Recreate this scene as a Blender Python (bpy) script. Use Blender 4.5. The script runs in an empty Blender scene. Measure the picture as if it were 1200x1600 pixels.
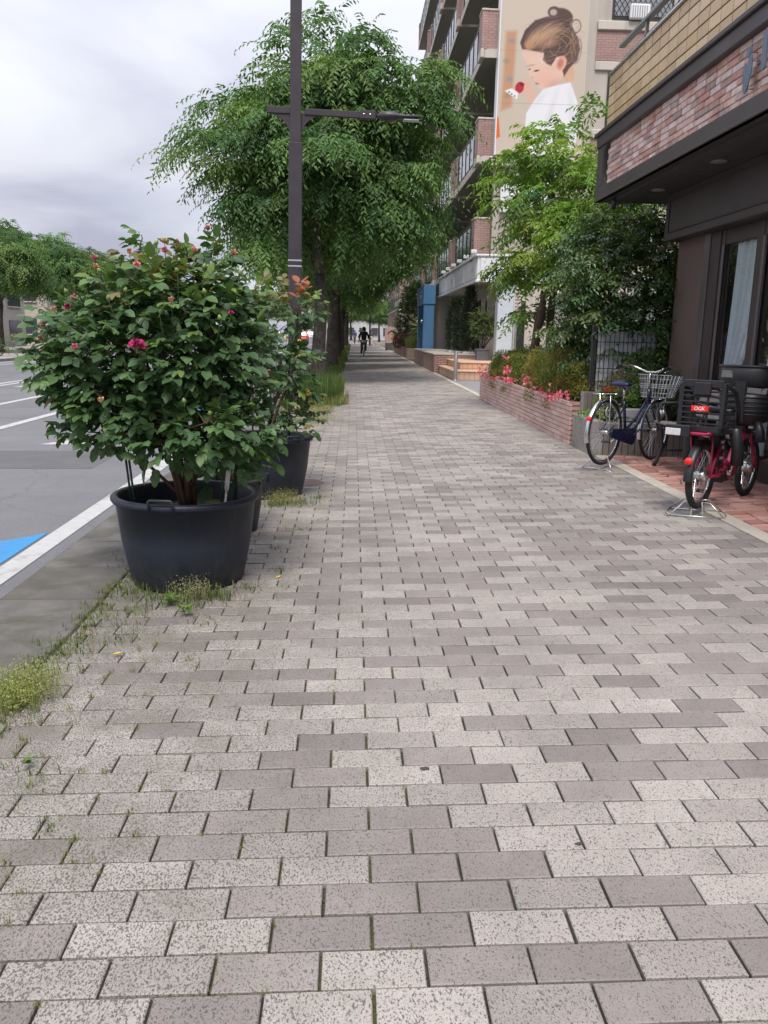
import bpy, math, random
import numpy as np
from mathutils import Vector, Matrix

R = math.radians
rnd = random.Random(7)
SC = bpy.context.scene
COL = SC.collection

# ------------------------------------------------------------------ camera
CAM_H, F_PX = 1.33, 1300.0
PITCH, ROLL, YAW = 0.2111, 0.0187, 0.0396
def cam_axes():
    cp, sp = math.cos(PITCH), math.sin(PITCH)
    fw = Vector((math.sin(YAW) * cp, math.cos(YAW) * cp, -sp))
    rt = Vector((math.cos(YAW), -math.sin(YAW), 0))
    up = rt.cross(fw)
    r = rt * math.cos(ROLL) + up * math.sin(ROLL)
    u = up * math.cos(ROLL) - rt * math.sin(ROLL)
    return fw, r, u
FW, RT, UP = cam_axes()
cd = bpy.data.cameras.new('camera')
cd.sensor_fit = 'VERTICAL'; cd.sensor_height = 36.0; cd.lens = F_PX / 1600 * 36
cd.clip_start = 0.05; cd.clip_end = 3000
cam = bpy.data.objects.new('camera', cd); COL.objects.link(cam)
cam.matrix_world = Matrix(((RT.x, UP.x, -FW.x, 0), (RT.y, UP.y, -FW.y, 0), (RT.z, UP.z, -FW.z, CAM_H), (0, 0, 0, 1)))
SC.camera = cam
SC.render.resolution_x, SC.render.resolution_y = 768, 1024

# ------------------------------------------------------------------ sky and sun
SUN_EL, SUN_AZ = R(60), R(186)          # azimuth clockwise from +Y: behind and to the left of the camera
w = bpy.data.worlds.new('World'); SC.world = w; w.use_nodes = True
nt = w.node_tree; nt.nodes.clear()
def wn(t, **k):
    n = nt.nodes.new(t)
    for a, b in k.items(): setattr(n, a, b)
    return n
sky = wn('ShaderNodeTexSky', sky_type='NISHITA', sun_disc=False, sun_elevation=SUN_EL, sun_rotation=SUN_AZ)
sky.air_density = 1.0; sky.dust_density = 2.0
tc = wn('ShaderNodeTexCoord'); sep = wn('ShaderNodeSeparateXYZ'); nt.links.new(tc.outputs['Generated'], sep.inputs[0])
mx = wn('ShaderNodeMath', operation='MAXIMUM'); mx.inputs[1].default_value = 0.0; nt.links.new(sep.outputs['Z'], mx.inputs[0])
ad = wn('ShaderNodeMath', operation='ADD'); ad.inputs[1].default_value = 0.22; nt.links.new(mx.outputs[0], ad.inputs[0])
dv = wn('ShaderNodeVectorMath', operation='DIVIDE'); nt.links.new(tc.outputs['Generated'], dv.inputs[0])
cmb = wn('ShaderNodeCombineXYZ')
for i in range(3): nt.links.new(ad.outputs[0], cmb.inputs[i])
nt.links.new(cmb.outputs[0], dv.inputs[1])
mp = wn('ShaderNodeMapping'); mp.inputs['Location'].default_value = (2.3, 1.2, 0.4); mp.inputs['Scale'].default_value = (1.15, 1.15, 1.3)
nt.links.new(dv.outputs[0], mp.inputs[0])
nz = wn('ShaderNodeTexNoise'); nz.inputs['Scale'].default_value = 1.15; nz.inputs['Detail'].default_value = 5; nz.inputs['Roughness'].default_value = .46; nz.inputs['Distortion'].default_value = .35
nt.links.new(mp.outputs[0], nz.inputs['Vector'])
cr = wn('ShaderNodeValToRGB'); nt.links.new(nz.outputs['Fac'], cr.inputs[0])
e = cr.color_ramp.elements
e[0].position = .34; e[0].color = (2.1, 2.16, 2.66, 1)
e[1].position = .66; e[1].color = (3.6, 3.66, 3.95, 1)
x = e.new(.45); x.color = (2.65, 2.72, 3.18, 1)
x = e.new(.54); x.color = (3.1, 3.17, 3.52, 1)
nz2 = wn('ShaderNodeTexNoise'); nz2.inputs['Scale'].default_value = .8; nz2.inputs['Detail'].default_value = 5
nt.links.new(dv.outputs[0], nz2.inputs['Vector'])
mr = wn('ShaderNodeMapRange'); mr.inputs[1].default_value = .25; mr.inputs[2].default_value = .5; mr.inputs[3].default_value = .86; mr.inputs[4].default_value = .98
nt.links.new(nz2.outputs['Fac'], mr.inputs[0])
mixs = wn('ShaderNodeMixRGB'); nt.links.new(mr.outputs[0], mixs.inputs[0]); nt.links.new(sky.outputs[0], mixs.inputs[1]); nt.links.new(cr.outputs[0], mixs.inputs[2])
zg = wn('ShaderNodeMath', operation='MULTIPLY_ADD'); zg.inputs[1].default_value = 1.15; zg.inputs[2].default_value = .76; nt.links.new(mx.outputs[0], zg.inputs[0])
mz = wn('ShaderNodeMixRGB', blend_type='MULTIPLY'); mz.inputs[0].default_value = 1; nt.links.new(mixs.outputs[0], mz.inputs[1]); nt.links.new(zg.outputs[0], mz.inputs[2])
bg = wn('ShaderNodeBackground'); bg.inputs[1].default_value = 0.1; nt.links.new(mz.outputs[0], bg.inputs[0])
wo = wn('ShaderNodeOutputWorld'); nt.links.new(bg.outputs[0], wo.inputs[0])
sd = bpy.data.lights.new('sun', 'SUN'); sd.energy = 1.5; sd.angle = R(22); sd.color = (1.0, .95, .88)
sun = bpy.data.objects.new('sun', sd); COL.objects.link(sun)
sdir = Vector((math.sin(SUN_AZ) * math.cos(SUN_EL), math.cos(SUN_AZ) * math.cos(SUN_EL), math.sin(SUN_EL)))
sun.rotation_euler = sdir.to_track_quat('Z', 'Y').to_euler()
sun.location = sdir * 40
vs = SC.view_settings
vs.view_transform = 'Standard'; vs.look = 'None'; vs.gamma = 1; vs.use_curve_mapping = False; vs.exposure = 1.4
SC.render.engine = 'CYCLES'
SC.cycles.use_denoising = True
SC.cycles.max_bounces = 7; SC.cycles.transparent_max_bounces = 12
SC.cycles.sample_clamp_indirect = 6

# ------------------------------------------------------------------ helpers
SLOPE = 0.0215                            # the pavement falls towards the road
def gz(x): return SLOPE * x
def srgb(r, g, b):
    f = lambda c: (c / 255 / 12.92) if c / 255 <= .04045 else ((c / 255 + .055) / 1.055) ** 2.4
    return (f(r), f(g), f(b))

class MB:
    def __init__(s): s.v = []; s.f = []; s.m = []; s.s = []
    def add(s, vs, fs, mi=0, sm=False, M=None):
        o = len(s.v)
        if M is not None: vs = [tuple(M @ Vector(p)) for p in vs]
        s.v.extend(tuple(p) for p in vs)
        s.f.extend(tuple(i + o for i in f) for f in fs); s.m.extend([mi] * len(fs)); s.s.extend([sm] * len(fs))
        return s
    def box(s, x0, x1, y0, y1, z0, z1, mi=0, b=0, M=None):
        if b <= 0:
            v = [(x, y, z) for z in (z0, z1) for y in (y0, y1) for x in (x0, x1)]
            f = [(0, 2, 3, 1), (4, 5, 7, 6), (0, 1, 5, 4), (2, 6, 7, 3), (0, 4, 6, 2), (1, 3, 7, 5)]
            return s.add(v, f, mi, M=M)
        X, Y, Z = (x0, x1), (y0, y1), (z0, z1); v = []; ix = {}
        for i in (0, 1):
            for j in (0, 1):
                for k in (0, 1):
                    bx, by, bz = X[i] + (b if i == 0 else -b), Y[j] + (b if j == 0 else -b), Z[k] + (b if k == 0 else -b)
                    ix[i, j, k, 0] = len(v); v.append((X[i], by, bz))
                    ix[i, j, k, 1] = len(v); v.append((bx, Y[j], bz))
                    ix[i, j, k, 2] = len(v); v.append((bx, by, Z[k]))
        f = []
        for i in (0, 1):
            q = [ix[i, 0, 0, 0], ix[i, 1, 0, 0], ix[i, 1, 1, 0], ix[i, 0, 1, 0]]; f.append(tuple(q if i else q[::-1]))
            q = [ix[0, i, 0, 1], ix[1, i, 0, 1], ix[1, i, 1, 1], ix[0, i, 1, 1]]; f.append(tuple(q[::-1] if i else q))
            q = [ix[0, 0, i, 2], ix[1, 0, i, 2], ix[1, 1, i, 2], ix[0, 1, i, 2]]; f.append(tuple(q if i else q[::-1]))
        for i in (0, 1):
            for j in (0, 1):
                q = [ix[i, j, 0, 0], ix[i, j, 1, 0], ix[i, j, 1, 1], ix[i, j, 0, 1]]; f.append(tuple(q if (i + j) % 2 == 0 else q[::-1]))
                q = [ix[i, 0, j, 0], ix[i, 1, j, 0], ix[i, 1, j, 2], ix[i, 0, j, 2]]; f.append(tuple(q[::-1] if (i + j) % 2 == 0 else q))
                q = [ix[0, i, j, 1], ix[1, i, j, 1], ix[1, i, j, 2], ix[0, i, j, 2]]; f.append(tuple(q if (i + j) % 2 == 0 else q[::-1]))
        for i in (0, 1):
            for j in (0, 1):
                for k in (0, 1):
                    q = [ix[i, j, k, 0], ix[i, j, k, 1], ix[i, j, k, 2]]; f.append(tuple(q if (i + j + k) % 2 else q[::-1]))
        return s.add(v, f, mi, M=M)
    def tube(s, pts, rad, n=8, mi=0, sm=True, caps=True, flat=None, closed=False):
        pts = [Vector(p) for p in pts]; k = len(pts)
        if not hasattr(rad, '__len__'): rad = [rad] * k
        v = []; f = []; ref = None
        for i, p in enumerate(pts):
            if closed: t = pts[(i + 1) % k] - pts[i - 1]
            else: t = pts[min(i + 1, k - 1)] - pts[max(i - 1, 0)]
            if t.length < 1e-9: t = Vector((0, 0, 1))
            t.normalize()
            if ref is None:
                ref = Vector((0, 0, 1)) if abs(t.z) < .9 else Vector((1, 0, 0))
                a = t.cross(ref).normalized()
            else:
                a = (a - t * a.dot(t))
                if a.length < 1e-6: a = t.orthogonal()
                a.normalize()
            b = t.cross(a)
            for j in range(n):
                an = 2 * math.pi * (j + (.5 if n == 4 else 0)) / n
                v.append(p + (a * math.cos(an) + b * math.sin(an) * (flat or 1)) * rad[i])
        kk = k if closed else k - 1
        for i in range(kk):
            i2 = (i + 1) % k
            for j in range(n): f.append((i * n + j, i * n + (j + 1) % n, i2 * n + (j + 1) % n, i2 * n + j))
        if caps and not closed: f.append(tuple(range(n))[::-1]); f.append(tuple(range((k - 1) * n, k * n)))
        return s.add(v, f, mi, sm)
    def lathe(s, prof, n=32, c=(0, 0, 0), mi=0, sm=True, M=None, cap0=False, cap1=False):
        v = []; f = []
        for r, z in prof:
            for j in range(n):
                a = 2 * math.pi * j / n; v.append((c[0] + r * math.cos(a), c[1] + r * math.sin(a), c[2] + z))
        for i in range(len(prof) - 1):
            for j in range(n): f.append((i * n + j, i * n + (j + 1) % n, (i + 1) * n + (j + 1) % n, (i + 1) * n + j))
        if cap0: f.append(tuple(range(n))[::-1])
        if cap1: f.append(tuple(range((len(prof) - 1) * n, len(prof) * n)))
        return s.add(v, f, mi, sm, M)
    def prism(s, poly, z0, z1, mi=0, M=None):          # poly: xy points counter-clockwise, extruded along z
        n = len(poly); v = [(x, y, z0) for x, y in poly] + [(x, y, z1) for x, y in poly]
        f = [tuple(range(n))[::-1], tuple(range(n, 2 * n))] + [(i, (i + 1) % n, n + (i + 1) % n, n + i) for i in range(n)]
        return s.add(v, f, mi, M=M)
    def mesh(s, name, mats):
        me = bpy.data.meshes.new(name); me.from_pydata(s.v, [], s.f)
        for m in (mats if isinstance(mats, (list, tuple)) else [mats]): me.materials.append(m)
        me.polygons.foreach_set('material_index', s.m); me.polygons.foreach_set('use_smooth', s.s)
        me.update(); return me
    def build(s, name, mats, parent=None, loc=None):
        return obj(name, s.mesh(name, mats), parent, loc)

def obj(name, me, parent=None, loc=None):
    o = bpy.data.objects.new(name, me); COL.objects.link(o)
    if parent is not None: o.parent = parent
    if loc is not None: o.location = loc
    return o
def tag(o, label=None, cat=None, group=None, kind=None):
    for k, v in (('label', label), ('category', cat), ('group', group), ('kind', kind)):
        if v: o[k] = v
    return o
def thing(name, label, cat, loc=(0, 0, 0), rz=0, group=None):
    o = bpy.data.objects.new(name, None); COL.objects.link(o); o.location = loc; o.rotation_euler = (0, 0, rz)
    o.empty_display_size = .2
    return tag(o, label, cat, group)
def copy_tree(o, parent=None):
    c = o.copy(); COL.objects.link(c)
    if parent is not None: c.parent = parent
    for ch in list(o.children): copy_tree(ch, c)
    return c
RX90 = Matrix.Rotation(math.pi / 2, 4, 'X')

# ------------------------------------------------------------------ materials
class NT:
    def __init__(s, name):
        s.m = bpy.data.materials.new(name); s.m.use_nodes = True; s.t = s.m.node_tree; s.t.nodes.clear()
        s.out = s.n('ShaderNodeOutputMaterial')
    def n(s, t, **k):
        q = s.t.nodes.new(t)
        for a, b in k.items():
            if a.startswith('i_'): q.inputs[a[2:].replace('_', ' ')].default_value = b
            else: setattr(q, a, b)
        return q
    def l(s, a, b): s.t.links.new(a, b)
    def noise(s, vec, scale, detail=4, rough=.55, dist=0):
        q = s.n('ShaderNodeTexNoise'); q.inputs['Scale'].default_value = scale; q.inputs['Detail'].default_value = detail
        q.inputs['Roughness'].default_value = rough; q.inputs['Distortion'].default_value = dist
        if vec is not None: s.l(vec, q.inputs['Vector'])
        return q.outputs['Fac']
    def ramp(s, fac, stops):
        q = s.n('ShaderNodeValToRGB'); s.l(fac, q.inputs[0]); e = q.color_ramp.elements
        while len(e) < len(stops): e.new(.5)
        for el, (p, c) in zip(e, sorted(stops)):
            el.position = p; el.color = (c, c, c, 1) if not hasattr(c, '__len__') else (*c[:3], 1)
        return q.outputs[0]
    def mix(s, fac, a, b, blend='MIX'):
        q = s.n('ShaderNodeMixRGB', blend_type=blend)
        for i, x in ((0, fac), (1, a), (2, b)):
            if hasattr(x, 'is_output') or isinstance(x, bpy.types.NodeSocket): s.l(x, q.inputs[i])
            else: q.inputs[i].default_value = x if i == 0 else ((*x[:3], 1) if hasattr(x, '__len__') else (x, x, x, 1))
        return q.outputs[0]
    def math(s, op, a, b=None):
        q = s.n('ShaderNodeMath', operation=op)
        for i, x in ((0, a), (1, b)):
            if x is None: continue
            if isinstance(x, bpy.types.NodeSocket): s.l(x, q.inputs[i])
            else: q.inputs[i].default_value = x
        return q.outputs[0]
    def bump(s, h, strength=.3, dist=.01, nrm=None):
        q = s.n('ShaderNodeBump'); q.inputs['Strength'].default_value = strength; q.inputs['Distance'].default_value = dist; s.l(h, q.inputs['Height'])
        if nrm is not None: s.l(nrm, q.inputs['Normal'])
        return q.outputs[0]
    def bsdf(s, col=None, rough=.6, metal=0, spec=.5, nrm=None, **k):
        q = s.n('ShaderNodeBsdfPrincipled')
        for nm, v in (('Base Color', col), ('Roughness', rough), ('Metallic', metal), ('Specular IOR Level', spec), ('Normal', nrm)):
            if v is None: continue
            if isinstance(v, bpy.types.NodeSocket): s.l(v, q.inputs[nm])
            else: q.inputs[nm].default_value = (*v[:3], 1) if nm == 'Base Color' else v
        for a, b in k.items(): q.inputs[a.replace('_', ' ')].default_value = b
        return q.outputs[0]
    def end(s, sh): s.l(sh, s.out.inputs[0]); return s.m
    def pos(s): return s.n('ShaderNodeNewGeometry').outputs['Position']
    def oco(s): return s.n('ShaderNodeTexCoord').outputs['Object']

MATS = {}
def pm(name, c, rough=.6, var=.12, scale=6., bump=0., bscale=60., metal=0., spec=.5, c2=None, c2at=.6, wear=0., obrand=0.):
    """plain procedural surface: base colour, large soft variation, fine grain, optional stain colour and relief"""
    if name in MATS: return MATS[name]
    t = NT(name); p = t.pos()
    n1 = t.noise(p, scale, 6, .6); n2 = t.noise(p, bscale, 3, .6)
    lo = tuple(max(0, k * (1 - var)) for k in c); hi = tuple(min(1, k * (1 + var)) for k in c)
    col = t.ramp(n1, [(.3, lo), (.7, hi)])
    if c2 is not None:
        n3 = t.noise(p, scale * .45, 8, .65, .3)
        col = t.mix(t.ramp(n3, [(c2at - .06, 0.), (c2at + .12, 1.)]), col, c2)
    col = t.mix(.5, col, t.mix(t.ramp(n2, [(.3, .72), (.7, 1.)]), (0, 0, 0), col))
    if obrand:
        oi = t.n('ShaderNodeObjectInfo').outputs['Random']
        col = t.mix(1., col, t.ramp(oi, [(0., 1 - obrand), (1., 1 + obrand)]), 'MULTIPLY')
    nr = t.bump(n2, bump, .004) if bump else None
    rg = t.ramp(n1, [(.3, max(0.03, rough - .08)), (.7, min(1, rough + .08))])
    MATS[name] = t.end(t.bsdf(col, rg, metal, spec, nr)); return MATS[name]

def brickmat(name, c1, c2, mortar, bw, bh, joint=.08, rough=.75, bump=.5, off=.5, var=.15):
    t = NT(name); p = t.oco(); sp = t.n('ShaderNodeSeparateXYZ'); t.l(p, sp.inputs[0])
    cb = t.n('ShaderNodeCombineXYZ'); t.l(t.math('ADD', sp.outputs[0], sp.outputs[1]), cb.inputs[0]); t.l(sp.outputs[2], cb.inputs[1])
    b = t.n('ShaderNodeTexBrick'); b.offset = off; t.l(cb.outputs[0], b.inputs['Vector'])
    b.inputs['Scale'].default_value = 1; b.inputs['Brick Width'].default_value = bw; b.inputs['Row Height'].default_value = bh
    b.inputs['Mortar Size'].default_value = joint * bh; b.inputs['Mortar Smooth'].default_value = .2; b.inputs['Bias'].default_value = 0
    b.inputs['Color1'].default_value = (*c1, 1); b.inputs['Color2'].default_value = (*c2, 1); b.inputs['Mortar'].default_value = (*mortar, 1)
    n = t.noise(t.pos(), 1.3, 6, .6); col = t.mix(1., b.outputs['Color'], t.ramp(n, [(.3, 1 - var), (.7, 1 + var)]), 'MULTIPLY')
    nr = t.bump(t.math('SUBTRACT', 1., b.outputs['Fac']), bump, .006)
    return t.end(t.bsdf(col, rough, 0, .4, nr))

def leafmat(name, rough=.45, trans=.35, spec=.45, glow=1.0):
    t = NT(name); a = t.n('ShaderNodeAttribute', attribute_name='tint').outputs['Color']
    n = t.noise(t.pos(), 9, 2); col = t.mix(1., a, t.ramp(n, [(.3, .85), (.7, 1.12)]), 'MULTIPLY')
    p = t.bsdf(col, rough, 0, spec)
    tr = t.n('ShaderNodeBsdfTranslucent'); t.l(t.mix(1., col, (1.25, 1.35, .55), 'MULTIPLY'), tr.inputs[0])
    m = t.n('ShaderNodeMixShader'); m.inputs[0].default_value = trans; t.l(p, m.inputs[1]); t.l(tr.outputs[0], m.inputs[2])
    return t.end(m.outputs[0])

def glassmat(name, tint=(.6, .66, .68), clear=.75):
    t = NT(name); fr = t.n('ShaderNodeFresnel'); fr.inputs[0].default_value = 1.5
    gl = t.n('ShaderNodeBsdfGlossy'); gl.inputs[0].default_value = (.95, .97, 1, 1); gl.inputs['Roughness'].default_value = .02
    tr = t.n('ShaderNodeBsdfTransparent'); tr.inputs[0].default_value = (*tint, 1)
    gm_ = t.n('ShaderNodeNewGeometry'); m = t.n('ShaderNodeMixShader'); t.l(t.math('MULTIPLY', t.math('MULTIPLY', fr.outputs[0], 1.3), t.math('SUBTRACT', 1., gm_.outputs['Backfacing'])), m.inputs[0]); t.l(tr.outputs[0], m.inputs[1]); t.l(gl.outputs[0], m.inputs[2])
    return t.end(m.outputs[0])

def pavermat(name, base, speck, amount, dark=False):
    """exposed-aggregate paver: speckled chips, bolder and rougher on the worn road side"""
    t = NT(name); p = t.pos(); sx = t.n('ShaderNodeSeparateXYZ'); t.l(p, sx.inputs[0])
    wear = t.n('ShaderNodeMapRange'); wear.inputs[1].default_value = .5; wear.inputs[2].default_value = -1.2; wear.inputs[3].default_value = 0; wear.inputs[4].default_value = 1
    t.l(sx.outputs[0], wear.inputs[0]); wv = wear.outputs[0]
    mpg = t.n('ShaderNodeMapping'); mpg.inputs['Rotation'].default_value = (0, 0, .6); mpg.inputs['Scale'].default_value = (1, .62, 1); t.l(p, mpg.inputs[0])
    nb = t.noise(mpg.outputs[0], 205, 2.4, .6, .3); nf = t.noise(p, 310, 2, .6); nl = t.noise(p, 1.1, 6, .6); nm = t.noise(p, 9, 4, .6)
    thr = t.math('ADD', t.math('MULTIPLY', wv, -.095), .575 - amount)
    k = t.math('MULTIPLY', t.math('SUBTRACT', nb, thr), 11.); k = t.math('MINIMUM', t.math('MAXIMUM', k, 0.), 1.)
    kf = t.ramp(nf, [(.54, 0.), (.64, 1.)])
    col = t.mix(t.math('MULTIPLY', kf, .5), base, speck)
    col = t.mix(t.math('MULTIPLY', k, .9), col, speck)
    col = t.mix(t.ramp(nf, [(.25, .5), (.33, 0.)]), col, tuple(min(1, b * 1.35) for b in base))
    col = t.mix(1., col, t.ramp(nl, [(.32, .84), (.68, 1.1)]), 'MULTIPLY')
    col = t.mix(1., col, t.ramp(nm, [(.3, .93), (.7, 1.06)]), 'MULTIPLY')
    oi = t.n('ShaderNodeObjectInfo').outputs['Random']
    col = t.mix(1., col, t.ramp(oi, [(0., .93), (1., 1.06)]), 'MULTIPLY')
    # moss and dirt along the road side
    st_ = t.noise(p, .8, 9, .68, .6); col = t.mix(t.ramp(st_, [(.55, 0.), (.68, .34)]), col, (.12, .11, .10))
    vr = t.n('ShaderNodeTexVoronoi'); vr.inputs['Scale'].default_value = 2.1; t.l(t.mix(.06, p, t.n('ShaderNodeTexNoise').outputs['Color'], 'ADD'), vr.inputs['Vector'])
    col = t.mix(t.ramp(vr.outputs['Distance'], [(.028, .75), (.040, 0.)]), col, (.07, .064, .06))
    ms = t.noise(p, 3.2, 8, .7); dirt = t.math('MULTIPLY', t.ramp(ms, [(.42, 0.), (.66, 1.)]), t.math('MULTIPLY', wv, .75))
    col = t.mix(dirt, col, (.10, .10, .065))
    h = t.math('SUBTRACT', t.math('MULTIPLY', nf, .5), k)
    nr = t.bump(h, .35, .003)
    return t.end(t.bsdf(col, .62, 0, .45, nr))

# ------------------------------------------------------------------ ground, road, pavement
M_soil = pm('soil', (.085, .065, .045), .95, .3, 8, .6, 90)
M_conc = pm('concrete', (.30, .285, .265), .85, .16, 3, .3, 180, c2=(.17, .16, .145), c2at=.56)
M_conc_d = pm('gutter_concrete', (.175, .165, .155), .88, .2, 2.2, .35, 220, c2=(.11, .105, .09), c2at=.52)
M_white_paint = pm('road_paint_white', (.44, .44, .435), .7, .08, 14, .3, 200, c2=(.22, .22, .225), c2at=.60)
M_blue_paint = pm('road_paint_blue', (.035, .23, .50), .7, .12, 14, .3, 200, c2=(.10, .17, .26), c2at=.60)
def asphalt():
    t = NT('asphalt'); p = t.pos(); n1 = t.noise(p, .35, 8, .6); n2 = t.noise(p, 130, 3, .7); n3 = t.noise(p, 2.4, 6, .6)
    col = t.ramp(n2, [(.3, (.095, .095, .102)), (.52, (.145, .145, .153)), (.75, (.22, .22, .228))])
    col = t.mix(1., col, t.ramp(n1, [(.3, .86), (.7, 1.12)]), 'MULTIPLY'); col = t.mix(1., col, t.ramp(n3, [(.3, .94), (.7, 1.05)]), 'MULTIPLY')
    vr = t.n('ShaderNodeTexVoronoi', feature='DISTANCE_TO_EDGE'); vr.inputs['Scale'].default_value = .22
    dn = t.n('ShaderNodeTexNoise'); dn.inputs['Scale'].default_value = 1.6; dn.inputs['Detail'].default_value = 8; t.l(p, dn.inputs['Vector']); t.l(t.mix(.55, p, dn.outputs['Color'], 'ADD'), vr.inputs['Vector'])
    col = t.mix(t.ramp(vr.outputs['Distance'], [(.0, .28), (.004, 0.)]), col, (.06, .06, .06))
    n4 = t.noise(p, .9, 7, .65, .8); col = t.mix(t.ramp(n4, [(.56, 0.), (.66, .35)]), col, (.075, .073, .072))
    return t.end(t.bsdf(col, .8, 0, .4, t.bump(n2, .5, .004)))
M_asph = asphalt()
def mossjoint():
    t = NT('joint_sand'); p = t.pos(); n1 = t.noise(p, 5, 6, .65); n2 = t.noise(p, 160, 3)
    col = t.mix(t.ramp(n1, [(.42, 0.), (.60, 1.)]), t.ramp(n2, [(.3, (.035, .03, .026)), (.7, (.085, .075, .062))]), t.ramp(n2, [(.3, (.05, .065, .02)), (.7, (.12, .13, .045))]))
    return t.end(t.bsdf(col, .95, 0, .2, t.bump(n2, .6, .006)))
M_joint = mossjoint()

ground = MB(); ground.add([(-900, -300, -.09), (900, -300, -.09), (900, 1500, -.09), (-900, 1500, -.09)], [(0, 1, 2, 3)])
tag(ground.build('ground', pm('ground_earth', (.16, .15, .13), .95, .2, .3)), kind='structure')
ZR = -.040
road = MB(); road.box(-14.1, -1.80, -6, 420, -.35, ZR)
tag(road.build('road', M_asph), kind='structure')
def sheet(name, pts, mat, z=ZR + .004, par=None):
    m = MB(); m.add([(x, y, z) for x, y in pts], [tuple(range(len(pts)))])
    o = m.build(name, mat, par)
    if par is None: tag(o, kind='structure')
    return o
def stripe(x0, x1, y0, y1): sheet('road_marking', [(x0, y0), (x1, y0), (x1, y1), (x0, y1)], M_white_paint)
stripe(-2.04, -1.895, -3, 300)
stripe(-4.93, -4.78, 3, 27); stripe(-4.93, -4.78, 40, 120)
for k in range(-1, 22): stripe(-6.42, -6.28, 9.4 + 7 * k, 12.0 + 7 * k) if k != 1 else stripe(-6.42, -6.28, 15.0, 18.5)
stripe(-8.72, -8.58, 6, 300); stripe(-8.42, -8.28, 6, 300)
for k in range(12): stripe(-11.3, -11.16, 12 + 10 * k, 17 + 10 * k)
stripe(-13.7, -13.55, 0, 300); stripe(-12.95, -12.82, 0, 300)
# bicycle-lane chevrons and a lane arrow
for y0 in (4.81, 14.8, 24.8, 34.8, 44.8):
    for s in (1, -1):
        cx = -2.44
        P = [(cx + s * .375, y0), (cx + s * .375, y0 + .78), (cx, y0 + .33), (cx, y0 - .45)]
        sheet('road_marking_blue', P if s > 0 else P[::-1], M_blue_paint)
sheet('road_marking', [(-3.75, 10.0), (-3.35, 10.05), (-3.02, 10.25), (-2.7, 11.6), (-3.05, 11.3)][::-1], M_white_paint)
sheet('road_marking', [(-3.48, 7.6), (-3.32, 7.6), (-3.32, 10.1), (-3.48, 10.1)], M_white_paint) if False else None
sheet('road_marking', [(-7.9, 19.8), (-7.55, 19.8), (-6.9, 23.6), (-7.3, 23.6)], M_white_paint)
# patched seam across the asphalt
seam = MB(); seam.tube([(-9, 13.1, ZR), (-5.5, 13.0, ZR), (-2.1, 12.6, ZR)], .02, 4, flat=.1); tag(seam.build('road_seam', pm('tar', (.03, .03, .03), .5)), kind='structure')

pt = MB(); pt.add([(-4.1, 8.2, ZR + .002), (-2.6, 8.3, ZR + .002), (-2.62, 9.6, ZR + .002), (-4.15, 9.45, ZR + .002)], [(0, 1, 2, 3)]); tag(pt.build('road_patch', pm('asphalt_patch', (.105, .105, .11), .85, .2, 3, .5, 150)), kind='structure')
# gutter: dark asphalt strip and flush concrete slabs
gut = MB(); gut.box(-1.80, -1.273, -4, 120, -.3, -.041); gutter = tag(gut.build('gutter', M_joint), kind='structure')
gm = [None] * 3
for k in range(3):
    b = MB(); b.box(-.259, .259, -.292, .292, -.06, 0, b=.006); gm[k] = b.mesh('gutter_slab', pm('gutter_slab_%d' % k, [(.135, .127, .117), (.118, .11, .10), (.15, .14, .129)][k], .9, .28, 5, .8, 120, c2=(.075, .072, .055), c2at=.50))
for i in range(-2, 95):
    y = .25 + .6 * i
    s = obj('gutter_slab', gm[rnd.randrange(3)], gutter, (-1.540, y, -.032 + rnd.uniform(-.003, .003))); s.rotation_euler = (rnd.uniform(-.004, .004), -.012, 0)

# pavement of running-bond pavers on a sloping bed
PW, PR, PX0, PY0 = .2273, .1133, -.1713, 1.4796
bed = MB(); bed.add([(-1.28, -4, -.018), (2.665, -4, -.018), (2.665, 130, -.018), (-1.28, 130, -.018), (-1.28, -4, -.2), (2.665, -4, -.2), (2.665, 130, -.2), (-1.28, 130, -.2)], [(0, 1, 2, 3), (0, 4, 5, 1), (1, 5, 6, 2), (3, 7, 4, 0)])
pavement = tag(bed.build('pavement', M_joint), kind='structure'); pavement.rotation_euler = (0, -math.atan(SLOPE), 0)
M_pav = []
for i, (b, sp, am) in enumerate([((.350, .318, .290), (.080, .071, .065), .02), ((.322, .292, .267), (.076, .067, .062), .01), ((.374, .341, .311), (.086, .076, .069), .015),
                                 ((.296, .267, .245), (.076, .067, .062), .015), ((.240, .213, .198), (.080, .070, .065), -.02), ((.216, .191, .178), (.072, .063, .059), -.02), ((.256, .227, .210), (.084, .073, .068), -.01)]):
    M_pav.append(pavermat('paver_stone_%d' % i, b, sp, am))
def tone(x=0): return rnd.choice((0, 0, 1, 1, 2, 2, 3)) if rnd.random() < (.60 if x > -.2 else .68) else rnd.choice((4, 5, 6, 6))
def paver_poly(mb, x0, x1, y0, y1, dz, mi, cham=.004):
    z = dz; c = cham
    v = [(x0 + c, y0 + c, z), (x1 - c, y0 + c, z), (x1 - c, y1 - c, z), (x0 + c, y1 - c, z), (x0, y0, z - c), (x1, y0, z - c), (x1, y1, z - c), (x0, y1, z - c), (x0, y0, -.03), (x1, y0, -.03), (x1, y1, -.03), (x0, y1, -.03)]
    f = [(0, 1, 2, 3)] + [(4 + i, 4 + (i + 1) % 4, (i + 1) % 4, i) for i in range(4)] + [(8 + i, 8 + (i + 1) % 4, 4 + (i + 1) % 4, 4 + i) for i in range(4)]
    mb.add(v, f, mi)
J = .0033
pmesh = {}
for t_ in range(7):
    b = MB(); paver_poly(b, -PW / 2 + J, PW / 2 - J, -PR / 2 + J, PR / 2 - J, 0, 0, .0025); pmesh[t_] = b.mesh('paver', M_pav[t_])
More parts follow.
